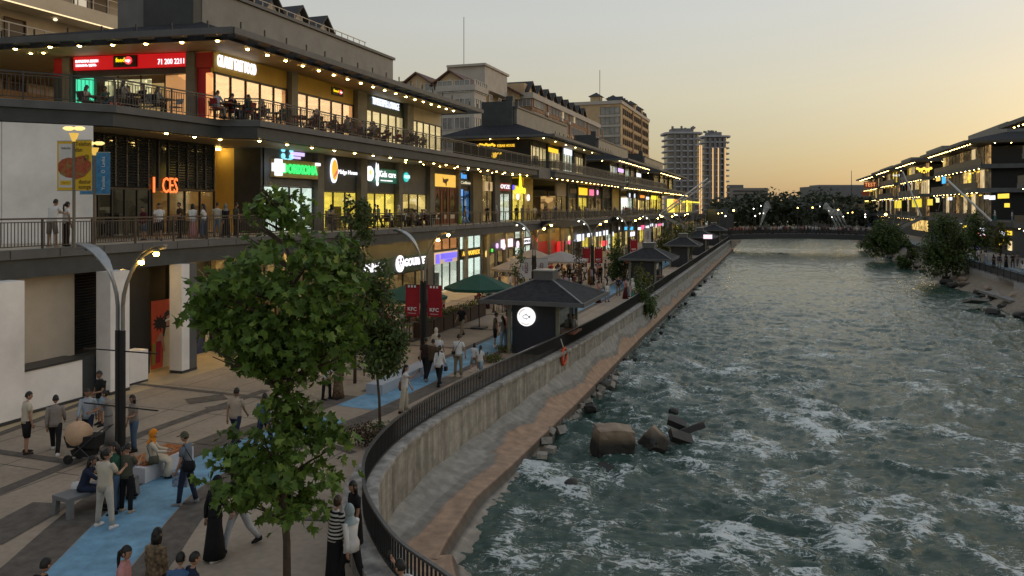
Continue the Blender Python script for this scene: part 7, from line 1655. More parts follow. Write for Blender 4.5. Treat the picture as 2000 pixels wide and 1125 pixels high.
for i, (p0, p1, w, lab) in enumerate((((1484,443),(1502,400),.95,'tall curved water jet at the left end of the footbridge'),((1634,443),(1611,402),.8,'leftmost of the four water jets at the right end'),((1641,443),(1619,408),.5,'second of the four water jets at the right end'),((1648,443),(1628,412),.5,'third of the four water jets at the right end'),((1655,443),(1637,414),.45,'rightmost of the four water jets at the right end'))):
    d = 182.; pts = []; n = 9
    for k in range(n):
        u = k/(n-1.); px = p0[0]+(p1[0]-p0[0])*u**.75; py = p0[1]+(p1[1]-p0[1])*math.sin(u*math.pi/2)**.9*1. ; x, y = D(px,d); pts.append((x,y,CAM_H+(405-py)*d/1500.))
    mb = MB(); mb.tube(pts, [.12+w*(k/(n-1.))**1.2 for k in range(n)], 8); single(mb, 'water_jet', [SPR], lab, 'fountain jet', 'fountain jets behind the footbridge', smooth=True)
# ------------------------------------------------------------------ people
def cloth(name, c, var=.12, pat=None, c2=None, sc=9.):
    if name in MC: return MC[name]
    m = bpy.data.materials.new(name); n, l = nodes(m); b = n['Principled BSDF']; b.inputs['Roughness'].default_value = .85; b.inputs['Specular IOR Level'].default_value = .2
    tc = n.new('ShaderNodeTexCoord'); nz = n.new('ShaderNodeTexNoise'); nz.inputs['Scale'].default_value = sc; nz.inputs['Detail'].default_value = 3; l.new(tc.outputs['Object'], nz.inputs['Vector'])
    mx = n.new('ShaderNodeMix'); mx.data_type = 'RGBA'
    if pat == 'stripe':
        w = n.new('ShaderNodeTexWave'); w.bands_direction = 'Z'; w.inputs['Scale'].default_value = 4.6; w.inputs['Distortion'].default_value = .6; l.new(tc.outputs['Object'], w.inputs['Vector'])
        mr = n.new('ShaderNodeMapRange'); mr.inputs[1].default_value = .45; mr.inputs[2].default_value = .55; l.new(w.outputs['Fac'], mr.inputs[0]); fac = mr.outputs[0]; mx.inputs[6].default_value = (*c,1); mx.inputs[7].default_value = (*c2,1)
    elif pat == 'print':
        v = n.new('ShaderNodeTexVoronoi'); v.inputs['Scale'].default_value = 16; l.new(tc.outputs['Object'], v.inputs['Vector']); fac = v.outputs['Distance']; mx.inputs[6].default_value = (*c,1); mx.inputs[7].default_value = (*c2,1)
    else: fac = nz.outputs['Fac']; mx.inputs[6].default_value = (*[x*(1-var) for x in c],1); mx.inputs[7].default_value = (*[min(1,x*(1+var)) for x in c],1)
    l.new(fac, mx.inputs[0]); l.new(mx.outputs[2], b.inputs['Base Color'])
    bp = n.new('ShaderNodeBump'); bp.inputs['Strength'].default_value = .55; bp.inputs['Distance'].default_value = .03; l.new(nz.outputs['Fac'], bp.inputs['Height']); l.new(bp.outputs[0], b.inputs['Normal'])
    MC[name] = m; return m
SK = [M('skin_tan', (.36,.20,.13), .55, .08, 6), M('skin_light', (.45,.28,.20), .55, .08, 6), M('skin_brown', (.26,.14,.09), .55, .08, 6)]
EYE = M('eye_dark', (.02,.015,.012), .3, .05, 3); LIP = M('lip', (.28,.10,.08), .5, .05, 3)
HB = M('black_hair', (.010,.009,.008), .45, .3, 12); HBR = M('brown_hair', (.040,.020,.012), .5, .3, 12)
CC = dict(white=(.62,.61,.60), cream=(.50,.45,.36), beige=(.36,.30,.24), taupe=(.24,.21,.19), black=(.014,.014,.016), navy=(.020,.028,.055), blue=(.06,.12,.24), ltblue=(.33,.38,.45), grey=(.20,.20,.20), olive=(.085,.085,.060), brown=(.075,.048,.028),
    denim=(.075,.12,.19), ltdenim=(.25,.33,.42), khaki=(.22,.19,.13), green=(.03,.09,.06), pink=(.50,.24,.24), dkbrown=(.035,.022,.018), red=(.30,.03,.03), mustard=(.30,.15,.02), orange=(.62,.22,.02), lime=(.35,.45,.06), silver=(.40,.42,.45), burgundy=(.08,.015,.02), lilac=(.40,.33,.45), teal=(.05,.20,.18))
def cl(k): return cloth('cloth_'+k, CC[k])
STRIPE = cloth('cloth_striped', CC['black'], pat='stripe', c2=CC['white']); PRINT = cloth('cloth_leopard_print', (.30,.22,.13), pat='print', c2=(.04,.03,.025)); PRINT2 = cloth('cloth_brown_print', (.05,.03,.02), pat='print', c2=(.22,.15,.09)); STRIPE2 = cloth('cloth_beige_stripe', (.10,.08,.06), pat='stripe', c2=(.4,.35,.28))
def cmat(k): return k if not isinstance(k, str) else cl(k)
JOBS = []
POSES = dict(
    stand=dict(L=(2,4,3), Rr=(-2,4,2), aL=(4,7,14), aR=(2,7,10)),
    stand2=dict(L=(10,5,12), Rr=(-3,4,0), aL=(18,8,70), aR=(4,9,14)),
    walk=dict(L=(24,2,8), Rr=(-18,2,16), aL=(-20,7,14), aR=(20,7,22)),
    walk2=dict(L=(-20,2,18), Rr=(26,2,8), aL=(20,7,24), aR=(-20,7,12)),
    stride=dict(L=(34,4,6), Rr=(-26,4,14), aL=(-14,8,20), aR=(16,8,40)),
    apart=dict(L=(2,10,2), Rr=(-1,10,2), aL=(8,12,30), aR=(30,8,75)),
    push=dict(L=(14,3,8), Rr=(-12,3,10), aL=(38,6,30), aR=(38,6,30), lean=6),
    sit=dict(L=(82,6,84), Rr=(84,8,80), aL=(35,8,40), aR=(35,8,45), sit=.47, lean=4),
    sitlean=dict(L=(82,6,88), Rr=(84,8,84), aL=(40,8,50), aR=(45,8,55), sit=.47, lean=16),
    photo=dict(L=(4,4,4), Rr=(-6,4,4), aL=(10,8,20), aR=(72,14,62)),
    phone=dict(L=(3,5,3), Rr=(-3,5,3), aL=(28,6,95), aR=(30,6,90), pitch=18),
    hold=dict(L=(2,5,2), Rr=(-2,5,2), aL=(4,14,6), aR=(2,22,4)),
    bag=dict(L=(12,4,6), Rr=(-8,4,6), aL=(6,8,16), aR=(12,10,20)),
    lean=dict(L=(2,5,2), Rr=(8,5,14), aL=(40,12,50), aR=(42,12,52), lean=14))
def make_person(label, H=1.72, fem=False, pose='stand', skin=0, hair='short', hairm=None, top=('tee','white'), bottom=('trousers','black'), shoes='black', lod=1, yaw=0, pitch=None, hij='grey', fat=1.0, cat='person'):
    P_ = dict(POSES[pose]) if isinstance(pose, str) else dict(pose)
    if bottom[0] in ('skirt','dress','abaya') and 'sit' not in P_:
        for q in ('L','Rr'): P_[q] = (P_[q][0]*.35, 2, P_[q][2]*.4)
    k = H/1.75; hairm = hairm or HB; skm = SK[skin]
    r = thing('person', label, cat, (0,0,0)); BASE[r.name] = Vector((0,0,0))
    TH, SH, FT, UA, FA_ = .43*k, .42*k, .08*k, .29*k, .25*k; lean = R(P_.get('lean', 2)); hw = (.085 if not fem else .088)*k; sw = (.185 if not fem else .160)*k
    n = 12 if lod else 8
    def leg(sg, a):
        fx, ab, kn = [R(v) for v in a]; d1 = Vector((sg*math.sin(ab)*math.cos(fx), math.sin(fx), -math.cos(fx)*math.cos(ab))); f2 = fx-kn; d2 = Vector((sg*math.sin(ab)*.7*math.cos(f2), math.sin(f2), -math.cos(f2))); return d1, d2
    legs = {-1: leg(-1, P_['L']), 1: leg(1, P_['Rr'])}
    drop = {s: -(d[0].z*TH+d[1].z*SH)+FT for s, d in legs.items()}
    hz = (P_['sit']+.07) if 'sit' in P_ else max(drop.values())
    pel = Vector((0,0,hz))
    def sp(h, y=0., x=0.): return pel + Vector((x, h*k*math.sin(lean)+y*k*math.cos(lean), h*k*math.cos(lean)-y*k*math.sin(lean)))
    J = {}
    for s in (-1,1):
        hp = pel+Vector((s*hw,0,-.01*k)); kn = hp+legs[s][0]*TH; an = kn+legs[s][1]*SH
        if 'sit' in P_: an.z = max(an.z, FT)
        J[s] = (hp, kn, an)
        fx, ab, el = [R(v) for v in P_['aL' if s < 0 else 'aR']]
        sh = sp(.455, 0, s*(sw-.02*k)); fx2 = fx+lean*.5; u = Vector((s*math.sin(ab), math.sin(fx2)*math.cos(ab), -math.cos(fx2)*math.cos(ab))); e_ = sh+u*UA
        f3 = fx2+el; v = Vector((s*math.sin(ab)*.2-s*.25*min(1,el/1.5), math.sin(f3), -math.cos(f3))).normalized(); w_ = e_+v*FA_; J[s] += (sh, e_, w_, v)
    neck0, neck1, hd = sp(.50,-.005), sp(.575,.012), sp(.685,.035)
    # body skeleton for the skin modifier
    V = [pel, sp(.16), sp(.36), neck0, neck1]; Eg = [(0,1),(1,2),(2,3),(3,4)]; Rd = [.10*k,.095*k,.105*k,.055*k,.046*k]
    for s in (-1,1):
        hp, kn, an, sh, e_, w_, v = J[s]; b = len(V)
        V += [hp, kn, an, an+Vector((0,.09*k,-.045*k)), sh, e_, w_, w_+v*.07*k]
        Eg += [(0,b),(b,b+1),(b+1,b+2),(b+2,b+3),(2,b+4),(b+4,b+5),(b+5,b+6),(b+6,b+7)]
        Rd += [.075*k,.050*k,.036*k,.030*k,.048*k,.037*k,.026*k,.024*k]
    me = bpy.data.meshes.new('body'); me.from_pydata([tuple(v) for v in V], Eg, []); bo = bpy.data.objects.new('body', me); col.objects.link(bo); bo.parent = r
    md = bo.modifiers.new('skin', 'SKIN'); md.use_smooth_shade = True
    for i, q in enumerate(me.skin_vertices[0].data): q.radius = (Rd[i], Rd[i]); q.use_root = (i == 0)
    if lod: sb = bo.modifiers.new('sub', 'SUBSURF'); sb.levels = 1; sb.render_levels = 1
    ex = MB(); rot = Euler((R(-(P_.get('pitch', 6) if pitch is None else pitch)), 0, R(yaw))).to_matrix()
    def hp_(x, y, z): return hd + rot @ Vector((x*k, y*k, z*k))
    nu, nv = (16,11) if lod else (9,6)
    rings = []
    for j in range(nv+1):
        th = math.pi*j/nv; s_ = max(math.sin(th), .03); zz = -math.cos(th); rg = []
        for i in range(nu):
            a = 2*math.pi*i/nu; x = math.cos(a)*s_*.074; y = math.sin(a)*s_*.094
            if zz < -.1: t_ = (-zz-.1)/.9; x *= 1-.28*t_; y = y*(1-.10*t_)+.012*t_
            if y > .06: y = .06+(y-.06)*.6
            if lod and i == nu//4 and -.35 < zz < .12: y += .020 if zz < -.05 else .010
            rg.append(hp_(x, y, zz*.118))
        rings.append(rg)
    ex.loft(rings, 0)
    if lod:
        for s in (-1,1): ex.ball(tuple(hp_(s*.029,.082,.012)), .011*k,.008*k,.008*k, 6,4, 1); ex.ball(tuple(hp_(s*.076,.0,-.01)), .012*k,.022*k,.032*k, 6,4, 0)
        ex.ball(tuple(hp_(0,.080,-.055)), .024*k,.008*k,.007*k, 6,4, 2)
        for s in (-1,1):
            w_, v = J[s][5], J[s][6]; side = Vector((0,1,0)) if abs(v.y) < .8 else Vector((0,0,1)); side = (side - v*side.dot(v)).normalized(); pn = v.cross(side)
            ex.tube([w_+v*.01*k, w_+v*.09*k], [(.030*k,.016*k),(.038*k,.014*k)], 8, 0)
            for q in range(4):
                o = side*(.026-.0175*q)*k; l_ = (.062,.075,.070,.054)[q]*k; ex.tube([w_+v*.075*k+o, w_+v*.085*k+o*1.05+v*l_*.5, w_+v*.085*k+o+v*l_*.85-pn*s*.018*k], [.0095*k,.0088*k,.007*k], 5, 0)
            ex.tube([w_+v*.025*k+side*.022*k, w_+v*.06*k+side*.050*k, w_+v*.095*k+side*.052*k], [.012*k,.010*k,.008*k], 5, 0)
    JOBS.append((bo, ex, [skm, EYE, LIP]))
    # clothes
    rs = random.Random(hash(label) % 9973 if False else len(JOBS)*7+3)
    def ell(c, rx, ry, m=n, up_lean=True):
        ph = rs.uniform(0,6); return [c + Vector((math.cos(2*math.pi*i/m)*rx*(1+.03*math.sin(3*2*math.pi*i/m+ph)), math.sin(2*math.pi*i/m)*ry*math.cos(lean)*(1+.03*math.sin(2*2*math.pi*i/m+ph)), -math.sin(2*math.pi*i/m)*ry*math.sin(lean))) for i in range(m)]
    tk, tcol = top; bk, bcol = bottom
    def torso(mb, hem, flare=1.0):
        f_ = fat*k; wst = .150 if not fem else .135; ch = .178 if not fem else .160
        R_ = []
        if hem < .02: R_.append(ell(sp(hem), .172*f_*flare, .128*f_*flare))
        R_ += [ell(sp(.05), (.165 if not fem else .172)*f_*(1+(flare-1)*.6), .124*f_), ell(sp(.17), wst*f_*1.03, .112*f_), ell(sp(.30,.005), ch*f_, .122*f_), ell(sp(.40,.0), ch*1.03*f_, .112*f_), ell(sp(.465,-.005), sw*.98, .078*f_), ell(sp(.505,-.005), sw*.58, .060*k), ell(sp(.535,0), .062*k, .060*k)]
        mb.loft(R_)
    def sleeves(mb, frac, r0=.066, r1=.058):
        for s in (-1,1):
            sh, e_, w_ = J[s][3], J[s][4], J[s][5]; ins = sp(.43,0,s*(sw-.075*k))
            if frac <= 1: end = sh.lerp(e_, frac); mb.tube([ins, sh, sh.lerp(end,.5), end], [.055*k*fat, r0*k*fat, r0*.98*k, r1*k], n if lod else 6)
            else: mb.tube([ins, sh, sh.lerp(e_,.6), e_, e_.lerp(w_,.5), e_.lerp(w_,.93)], [.055*k*fat, r0*k*fat, .056*k, .050*k, .046*k, .038*k], n if lod else 6)
    if tk in ('tee','long','blouse','shirt','tunic'):
        mb = MB(); torso(mb, {'tee':-.05,'long':-.06,'blouse':-.10,'shirt':-.09,'tunic':-.42}[tk], 1.1 if tk == 'blouse' else 1.2 if tk == 'tunic' else 1.0); sleeves(mb, .62 if tk == 'tee' else 1.5); mb.build('shirt', [cmat(tcol)], r, True)
    if tk == 'vest': mb = MB(); torso(mb, -.04); mb.build('shirt', [cmat(tcol)], r, True)
    def hipring(mb): mb.loft([ell(pel+Vector((0,0,-.10*k)), .160*k*fat, .118*k*fat), ell(pel, .162*k*fat, .122*k*fat), ell(sp(.10), .146*k*fat, .112*k*fat)])
    if bk in ('trousers','shorts','wide'):
        mb = MB()
        if 'sit' not in P_: hipring(mb)
        else: mb.ball(tuple(pel+Vector((0,.0,.0))), .168*k*fat, .135*k*fat, .115*k, n, 7)
        for s in (-1,1):
            hp, kn, an = J[s][:3]; st = hp+Vector((0,0,.02*k))
            if bk == 'shorts': e_ = kn+(an-kn)*.04; mb.tube([st, hp.lerp(kn,.4), e_], [.098*k*fat,.092*k*fat,.083*k], n if lod else 6)
            else:
                w_ = 1.0 if bk == 'trousers' else 1.35; e_ = kn.lerp(an, .96)
                mb.tube([st, hp.lerp(kn,.35), kn.lerp(hp,.08), kn.lerp(an,.12), kn.lerp(an,.6), e_], [.095*k*fat,.088*k*fat,.068*k*w_,.066*k*w_,.058*k*w_,.056*k*w_], n if lod else 6)
        mb.build('trousers' if bk != 'shorts' else 'shorts', [cmat(bcol)], r, True)
    if bk in ('skirt','dress','abaya'):
        mb = MB()
        if bk == 'abaya' or bk == 'dress': torso(mb, -.02, 1.05); sleeves(mb, 1.5 if bk == 'abaya' else .6, .072, .06)
        ka, kb = J[-1][1], J[1][1]; aa, ab_ = J[-1][2], J[1][2]; km = (ka+kb)/2; am = (aa+ab_)/2; sp_y = abs(aa.y-ab_.y)*.5; low = Vector((am.x, am.y, min(aa.z, ab_.z)-.0*k)) if bk != 'skirt2' else am
        if 'sit' in P_:
            mb.tube([pel+Vector((0,-.05,0)), pel+Vector((0,.12*k,.03*k)), km+Vector((0,-.03,.02)), km+Vector((0,.05*k,-.06*k)), km.lerp(low,.5)+Vector((0,.03*k,0)), low], [(.17*k,.12*k),(.19*k,.12*k),(.20*k,.10*k),(.21*k,.09*k),(.22*k,.10*k),(.24*k,.13*k)], n)
        else: mb.loft([ell(low+Vector((0,0,-.02*k)), .235*k, .175*k+sp_y*.5), ell(pel.lerp(low,.6), .205*k, .150*k+sp_y*.3), ell(pel.lerp(low,.25), .180*k*fat, .138*k), ell(pel, .172*k*fat, .128*k), ell(sp(.12), .140*k*fat, .108*k)])
        mb.build({'skirt':'skirt','dress':'dress','abaya':'abaya'}[bk], [cmat(bcol)], r, True)
    for s in (-1,1):
        an = J[s][2]; mb = MB(); z0 = an.z-FT; y_ = an.y
        mb.loft([[(an.x+dx*w, y_+dy, z0+.004+zz) for dx, zz in ((-1,0),(1,0),(1,h*.6),(.55,h),(-.55,h),(-1,h*.6))] for dy, w, h in ((-.075*k,.028*k,.07*k),(-.04*k,.042*k,.105*k),(.03*k,.044*k,.095*k),(.10*k,.046*k,.062*k),(.155*k,.040*k,.048*k),(.185*k,.018*k,.03*k))]); mb.build('shoe', [cmat(shoes)], r, True)
    # hair
    def cap_shell(sc, low_back, front, mb, rx=.080, ry=.101, rz=.127, m=16, vv=10, off=(0,-.004,.006)):
        m = 16 if lod else 10; vv = 10 if lod else 7; idx = {}; vs = []; fs = []
        for j in range(vv+1):
            th = math.pi*j/vv; s_ = max(math.sin(th),.02)
            for i in range(m): a = 2*math.pi*i/m; vs.append((math.cos(a)*s_*rx*sc+off[0], math.sin(a)*s_*ry*sc+off[1], -math.cos(th)*rz*sc+off[2]))
        for j in range(vv):
            for i in range(m):
                q = (j*m+i, j*m+(i+1)%m, (j+1)*m+(i+1)%m, (j+1)*m+i); c = [sum(vs[t][u] for t in q)/4 for u in range(3)]
                fr = c[1]/(ry*sc); lim = low_back if fr < -.15 else low_back+(front-low_back)*min(1,(fr+.15)/.75)
                if c[2] > lim: fs.append(q)
        mb.add([hp_(*v) for v in vs], fs)
    mb = MB()
    if hair in ('short','long','pony','bun','bob'): cap_shell(1.0, -.065 if hair != 'short' else -.045, .052, mb)
    if hair == 'long': mb.loft([[tuple(hp_(x*w, y0-.02+d*yy, z)) for x, yy in ((-1,.3),(-.8,-.6),(0,-1),(.8,-.6),(1,.3),(0,.5))] for z, w, y0, d in ((.02,.080,-.03,.075),(-.08,.088,-.035,.075),(-.18,.092,-.055,.06),(-.30,.080,-.065,.05),(-.40,.045,-.07,.03))])
    if hair == 'bob': mb.loft([[tuple(hp_(x*w, y0+d*yy, z)) for x, yy in ((-1,.5),(-.8,-.6),(0,-1),(.8,-.6),(1,.5),(0,.0))] for z, w, y0, d in ((.03,.084,-.025,.08),(-.08,.094,-.02,.08),(-.16,.080,-.02,.07))])
    if hair == 'pony': mb.tube([hp_(0,-.095,.03), hp_(0,-.135,-.02), hp_(0,-.14,-.14), hp_(0,-.125,-.28), hp_(0,-.115,-.36)], [.022*k,.034*k,.032*k,.024*k,.008*k], 7)
    if hair == 'bun': mb.ball(tuple(hp_(0,-.10,.06)), .042*k,.042*k,.042*k, 8,6)
    if hair == 'cap':
        cap_shell(1.0, -.03, .05, mb); mb.build('hair', [hairm], r, True); mb = MB(); cap_shell(1.08, .012, .045, mb); v_ = [(-.062,.07,.040),(.062,.07,.040),(.055,.165,.022),(0,.185,.020),(-.055,.165,.022)]; mb.add([hp_(*q) for q in v_]+[hp_(a,b,c+.012) for a,b,c in v_], [(4,3,2,1,0),(5,6,7,8,9),(0,1,6,5),(1,2,7,6),(2,3,8,7),(3,4,9,8),(4,0,5,9)]); mb.build('cap', [cmat('olive')], r, True); mb = MB()
    if hair == 'hijab':
        cap_shell(1.16, -.145, .045, mb, off=(0,-.006,.004)); mb.loft([[tuple(hp_(x*w, y0+d*yy, z)) for x, yy in [(math.cos(q*math.pi/5), math.sin(q*math.pi/5)) for q in range(10)]] for z, w, y0, d in ((-.085,.082,.005,.092),(-.135,.088,-.005,.095),(-.19,.125,-.02,.11),(-.255,.165,-.03,.125))], cap=False); mb.build('headscarf', [cmat(hij)], r, True)
    elif mb.v: mb.build('hair', [hairm], r, True)
    return r, dict(J=J, pel=pel, sp=sp, hd=hd, k=k)
def put(pr_, x, y, z=0., rz=0.): pr_.location = (x,y,z); pr_.rotation_euler = (0,0,R(rz)); BASE[pr_.name] = Vector((x,y,z)); return pr_
def at_px(px, py, z=0.): return G(px, py, z)
def near(label, px, py, rz, H=1.72, z=0., group='people on the promenade', **kw):
    r, J = make_person(label, H, **kw); x, y = at_px(px, py, z); put(r, x, y, z, rz); r['group'] = group; return r, J
def carried(name, label, cat, r, J, hand, mb, mats, smooth=False):
    """something a person carries: built in the person's own frame, then set down as a thing of its own"""
    rz = r.rotation_euler.z; loc = r.location; c, s_ = math.cos(rz), math.sin(rz)
    mb.v = [(loc.x+a*c-b*s_, loc.y+a*s_+b*c, loc.z+d) for a, b, d in mb.v]; return single(mb, name, mats, label, cat, smooth=smooth)
def strapbag(r, J, side, w, h, d, col_, label, name='handbag', cat='bag', strap=True, yoff=0., drop=.0):
    hp = J['J'][side][0]; k = J['k']; mb = MB(); x, y, z = hp.x+side*(.13*k), hp.y+yoff, hp.z+.02-drop
    mb.loft([[(x+a*d*q, y+b*w*q2, z+zz) for a, b in ((-1,-1),(1,-1),(1,1),(-1,1))] for zz, q, q2 in ((-h,.9,.8),(-h*.6,1,1),(0,.6,.85))])
    if strap: sh = J['sp'](.50,0,side*.12*k); mb.tube([(x,y-w*.7,z), (sh.x+side*.03,sh.y-.1,sh.z-.1), (sh.x,sh.y,sh.z+.04), (sh.x+side*.04,sh.y+.09,sh.z-.12), (x,y+w*.7,z)], .010, 5)
    return carried(name, label, cat, r, J, None, mb, [cmat(col_)], True)
# --- left plaza
near('man in a loose cream tee and black shorts with sandals at the far left', 52, 886, -25, 1.80, pose='stand', top=('long',"cream") if False else ('tee','cream'), bottom=('shorts','black'), shoes='dkbrown', hair='short', fat=1.12, yaw=-20)
near('man in a taupe long tee and black trousers striding in white sneakers', 108, 884, 40, 1.80, pose='stride', top=('long','taupe'), bottom=('trousers','black'), shoes='white', yaw=0)
near('man in a pale blue long shirt and cap walking beside the pram', 172, 868, -150, 1.76, pose='walk', top=('shirt','ltblue'), bottom=('trousers','navy'), hair='short', skin=2)
near('young woman in a grey dress pushing the pram', 212, 868, 125, 1.66, fem=True, pose='push', top=('none',''), bottom=('dress','grey'), hair='bun', shoes='white')
near('man in a black tee standing in the shade behind the pram group', 197, 830, 175, 1.80, pose='stand2', top=('tee','black'), bottom=('shorts','ltdenim'), skin=2, fat=1.1)
near('woman in a grey tee and jeans smiling beside the lamp post', 262, 880, 165, 1.66, fem=True, pose='stand2', top=('tee','taupe'), bottom=('trousers','denim'), hair='bob', skin=0)
near('man in a cream polo and pale trousers with his back to the camera', 205, 1030, 5, 1.76, pose='apart', top=('tee','cream'), bottom=('trousers',cloth('cloth_pale_trousers', (.44,.41,.37))), shoes='white', fat=1.06)
r, J = near('woman in a dark denim jacket sitting on the grey bench', 160, 1018, -52, 1.66, fem=True, pose='sitlean', top=('long','navy'), bottom=('trousers','navy'), hair='long'); put(r, -15.35, 13.75, 0, -60)
strapbag(r, J, -1, .20, .24, .07, 'white', 'white shoulder bag of the woman seated on the grey bench', yoff=-.12, drop=-.06)
r, J = near('woman in violet blue sitting deeper on the grey bench', 180, 985, -70, 1.62, fem=True, pose='sitlean', top=('long','blue'), bottom=('trousers','black'), hair='long'); put(r, -15.25, 14.55, 0, -65)
near('woman in a green top half hidden behind the cream polo man', 228, 1000, 140, 1.66, fem=True, pose='stand2', top=('long','green'), bottom=('trousers','denim'), hair='long')
near('boy in an olive tee and black trousers beside the lamp post', 247, 1000, 12, 1.60, pose='phone', top=('tee','olive'), bottom=('trousers','black'), shoes='beige')
r, J = near('woman in an orange headscarf and cream dress sitting on the white bench', 285, 948, -40, 1.64, fem=True, pose='sit', top=('none',''), bottom=('abaya','cream'), hair='hijab', hij='orange', skin=1); put(r, -15.45, 15.9, 0, -50)
strapbag(r, J, 1, .13, .20, .05, 'olive', 'olive shoulder bag of the woman in the orange headscarf', yoff=.1, drop=-.1)
r, J = near('man in a grey blue tee and cap carrying a blue shopping bag on the lane', 365, 985, 105, 1.76, pose='bag', top=('tee',cloth('cloth_slate_blue', (.12,.15,.19))), bottom=('trousers','navy'), hair='cap', shoes='grey')
w_ = J['J'][1][5]; mb = MB(); mb.loft([[(w_.x+.05+a*.07, w_.y+.06+b*.19, w_.z-.10-zz) for a, b in ((-1,-1),(1,-1),(1,1),(-1,1))] for zz in (.46,.10)]); mb.tube([(w_.x+.05,w_.y-.06,w_.z-.19),(w_.x,w_.y+.02,w_.z-.04),(w_.x+.05,w_.y+.18,w_.z-.19)],.008,5)
carried('shopping_bag', 'large blue and white shopping bag held by the man in the cap', 'bag', r, J, None, mb, [cloth('cloth_blue_print', (.05,.14,.30), pat='print', c2=(.45,.48,.5), sc=7)])
J['J'][-1]; strapbag(r, J, -1, .14, .24, .06, 'black', 'black messenger bag on the back of the man in the cap', yoff=-.16, drop=-.18)
near('man in a beige tee and jeans walking away left of the maple', 460, 872, 8, 1.80, pose='walk', top=('tee','beige'), bottom=('trousers','navy'), fat=1.08, skin=2)
near('woman in blue walking away behind the maple crown', 515, 878, 5, 1.72, pose='walk2', top=('long','blue'), bottom=('trousers','navy'), hair='short')
near('woman in a long black abaya walking under the maple', 420, 1092, -10, 1.68, fem=True, pose='walk', top=('none',''), bottom=('abaya','black'), hair='hijab', hij='black', shoes='white')
near('man in pale trousers half hidden by the maple leaves', 468, 1072, 170, 1.78, pose='walk2', top=('tee','black'), bottom=('trousers','silver'), shoes='black')
near('woman with long black hair and a patterned blouse at the bottom edge', 303, 1222, 10, 1.66, fem=True, pose='stand', top=('blouse',PRINT), bottom=('trousers','black'), hair='bob')
near('woman with a ponytail and a pink top at the bottom edge', 240, 1262, -60, 1.64, fem=True, pose='stand', top=('tee','pink'), bottom=('trousers','black'), hair='pony', yaw=-20)
near('left dark haired child in a blue shirt at the bottom edge', 350, 1272, 20, 1.58, pose='stand', top=('tee','blue'), bottom=('trousers','black'))
near('right dark haired child beside the one in blue at the bottom edge', 374, 1270, -30, 1.58, pose='stand', top=('tee','navy'), bottom=('trousers','black'))
near('dark haired person whose head just shows at the lower left edge', 83, 1290, 0, 1.60, pose='stand', top=('tee','black'), bottom=('trousers','black'))
near('woman in a black and white striped tee and black skirt by the inner wall', 655, 1142, -15, 1.68, fem=True, pose='hold', top=('tee',STRIPE), bottom=('skirt','black'), hair='bun', hairm=HBR, fat=1.05, yaw=20)
near('woman in a white shirt and grey headscarf beside the striped one', 686, 1150, 70, 1.62, fem=True, pose='walk', top=('blouse','white'), bottom=('trousers','black'), hair='hijab', hij=cloth('cloth_silver_scarf', (.30,.36,.38)))
near('woman in a black dress behind the two by the inner wall', 694, 1098, 150, 1.66, fem=True, pose='stand', top=('tee','black'), bottom=('skirt','black'), hair='bob')
r, J = near('dark haired man raising his phone at the bottom edge of the curve', 786, 1312, 65, 1.72, pose='photo', top=('tee','white'), bottom=('trousers','black'), yaw=10)
w_ = J['J'][1][5]; v_ = J['J'][1][6]; mb = MB(); c_ = w_+v_*.13; mb.obox((c_.x,c_.y+.02,c_.z), .075,.010,.155,0,0,R(-10)); carried('phone', 'black phone held up by the man at the bottom edge', 'phone', r, J, None, mb, [DARK])
# --- middle of the promenade
r, J = near('woman in white with a tan bag raising her phone at the railing bend', 790, 806, -75, 1.68, fem=True, pose='photo', top=('tee','white'), bottom=('wide','cream'), hair='long', skin=1)
strapbag(r, J, -1, .15, .30, .06, cloth('cloth_tan_leather', (.20,.10,.045)), 'tan shoulder bag of the woman in white at the railing bend', yoff=-.1, drop=-.12)
w_ = J['J'][1][5]; v_ = J['J'][1][6]; mb = MB(); c_ = w_+v_*.13; mb.obox((c_.x,c_.y+.02,c_.z), .075,.010,.155); carried('phone', 'phone raised by the woman in white', 'phone', r, J, None, mb, [DARK])
near('person in dark brown at the left of the walking group', 831, 738, 5, 1.74, pose='walk', top=('tee','dkbrown'), bottom=('trousers','black'))
near('man in a brown tee and black trousers in the walking group', 845, 743, 0, 1.78, pose='walk2', top=('tee','brown'), bottom=('trousers','black'), shoes='grey', fat=1.06)
near('girl in a white blouse beside the brown tee man', 857, 722, 8, 1.62, fem=True, pose='walk', top=('tee','white'), bottom=('trousers','black'), hair='short')
near('woman in a cream hood ahead of the brown tee man', 851, 708, 0, 1.64, fem=True, pose='walk', top=('long','cream'), bottom=('trousers','grey'), hair='hijab', hij='cream')
r, J = near('woman in a white blouse and black trousers carrying a small dark bag', 858, 753, 0, 1.66, fem=True, pose='walk', top=('blouse','white'), bottom=('trousers','black'), hair='pony')
w_ = J['J'][1][5]; mb = MB(); mb.loft([[(w_.x+a*.05, w_.y+b*.08, w_.z-.12-zz) for a, b in ((-1,-1),(1,-1),(1,1),(-1,1))] for zz in (.17,0)]); carried('handbag', 'small dark handbag of the woman in the white blouse', 'bag', r, J, None, mb, [cl('dkbrown')])
r, J = near('man in a white tee with a crossbody strap and khaki trousers', 895, 736, 2, 1.80, pose='hold', top=('tee','white'), bottom=('trousers','khaki'), shoes='beige', fat=1.05)
mb = MB(); a_, b_ = J['sp'](.51,-.07,.09), J['sp'](.06,-.13,-.16); mb.tube([J['sp'](.53,0,.10), a_, J['sp'](.3,-.135,-.03), b_], .012, 5); mb.obox(tuple(b_), .16,.05,.13); carried('crossbody_bag', 'black crossbody bag of the man in the white tee', 'bag', r, J, None, mb, [DARK])
near('girl in a white tee and shorts holding the hand of the man', 926, 725, 0, 1.28, fem=True, pose='walk2', top=('tee','white'), bottom=('shorts','taupe'), hair='bob', shoes='white')
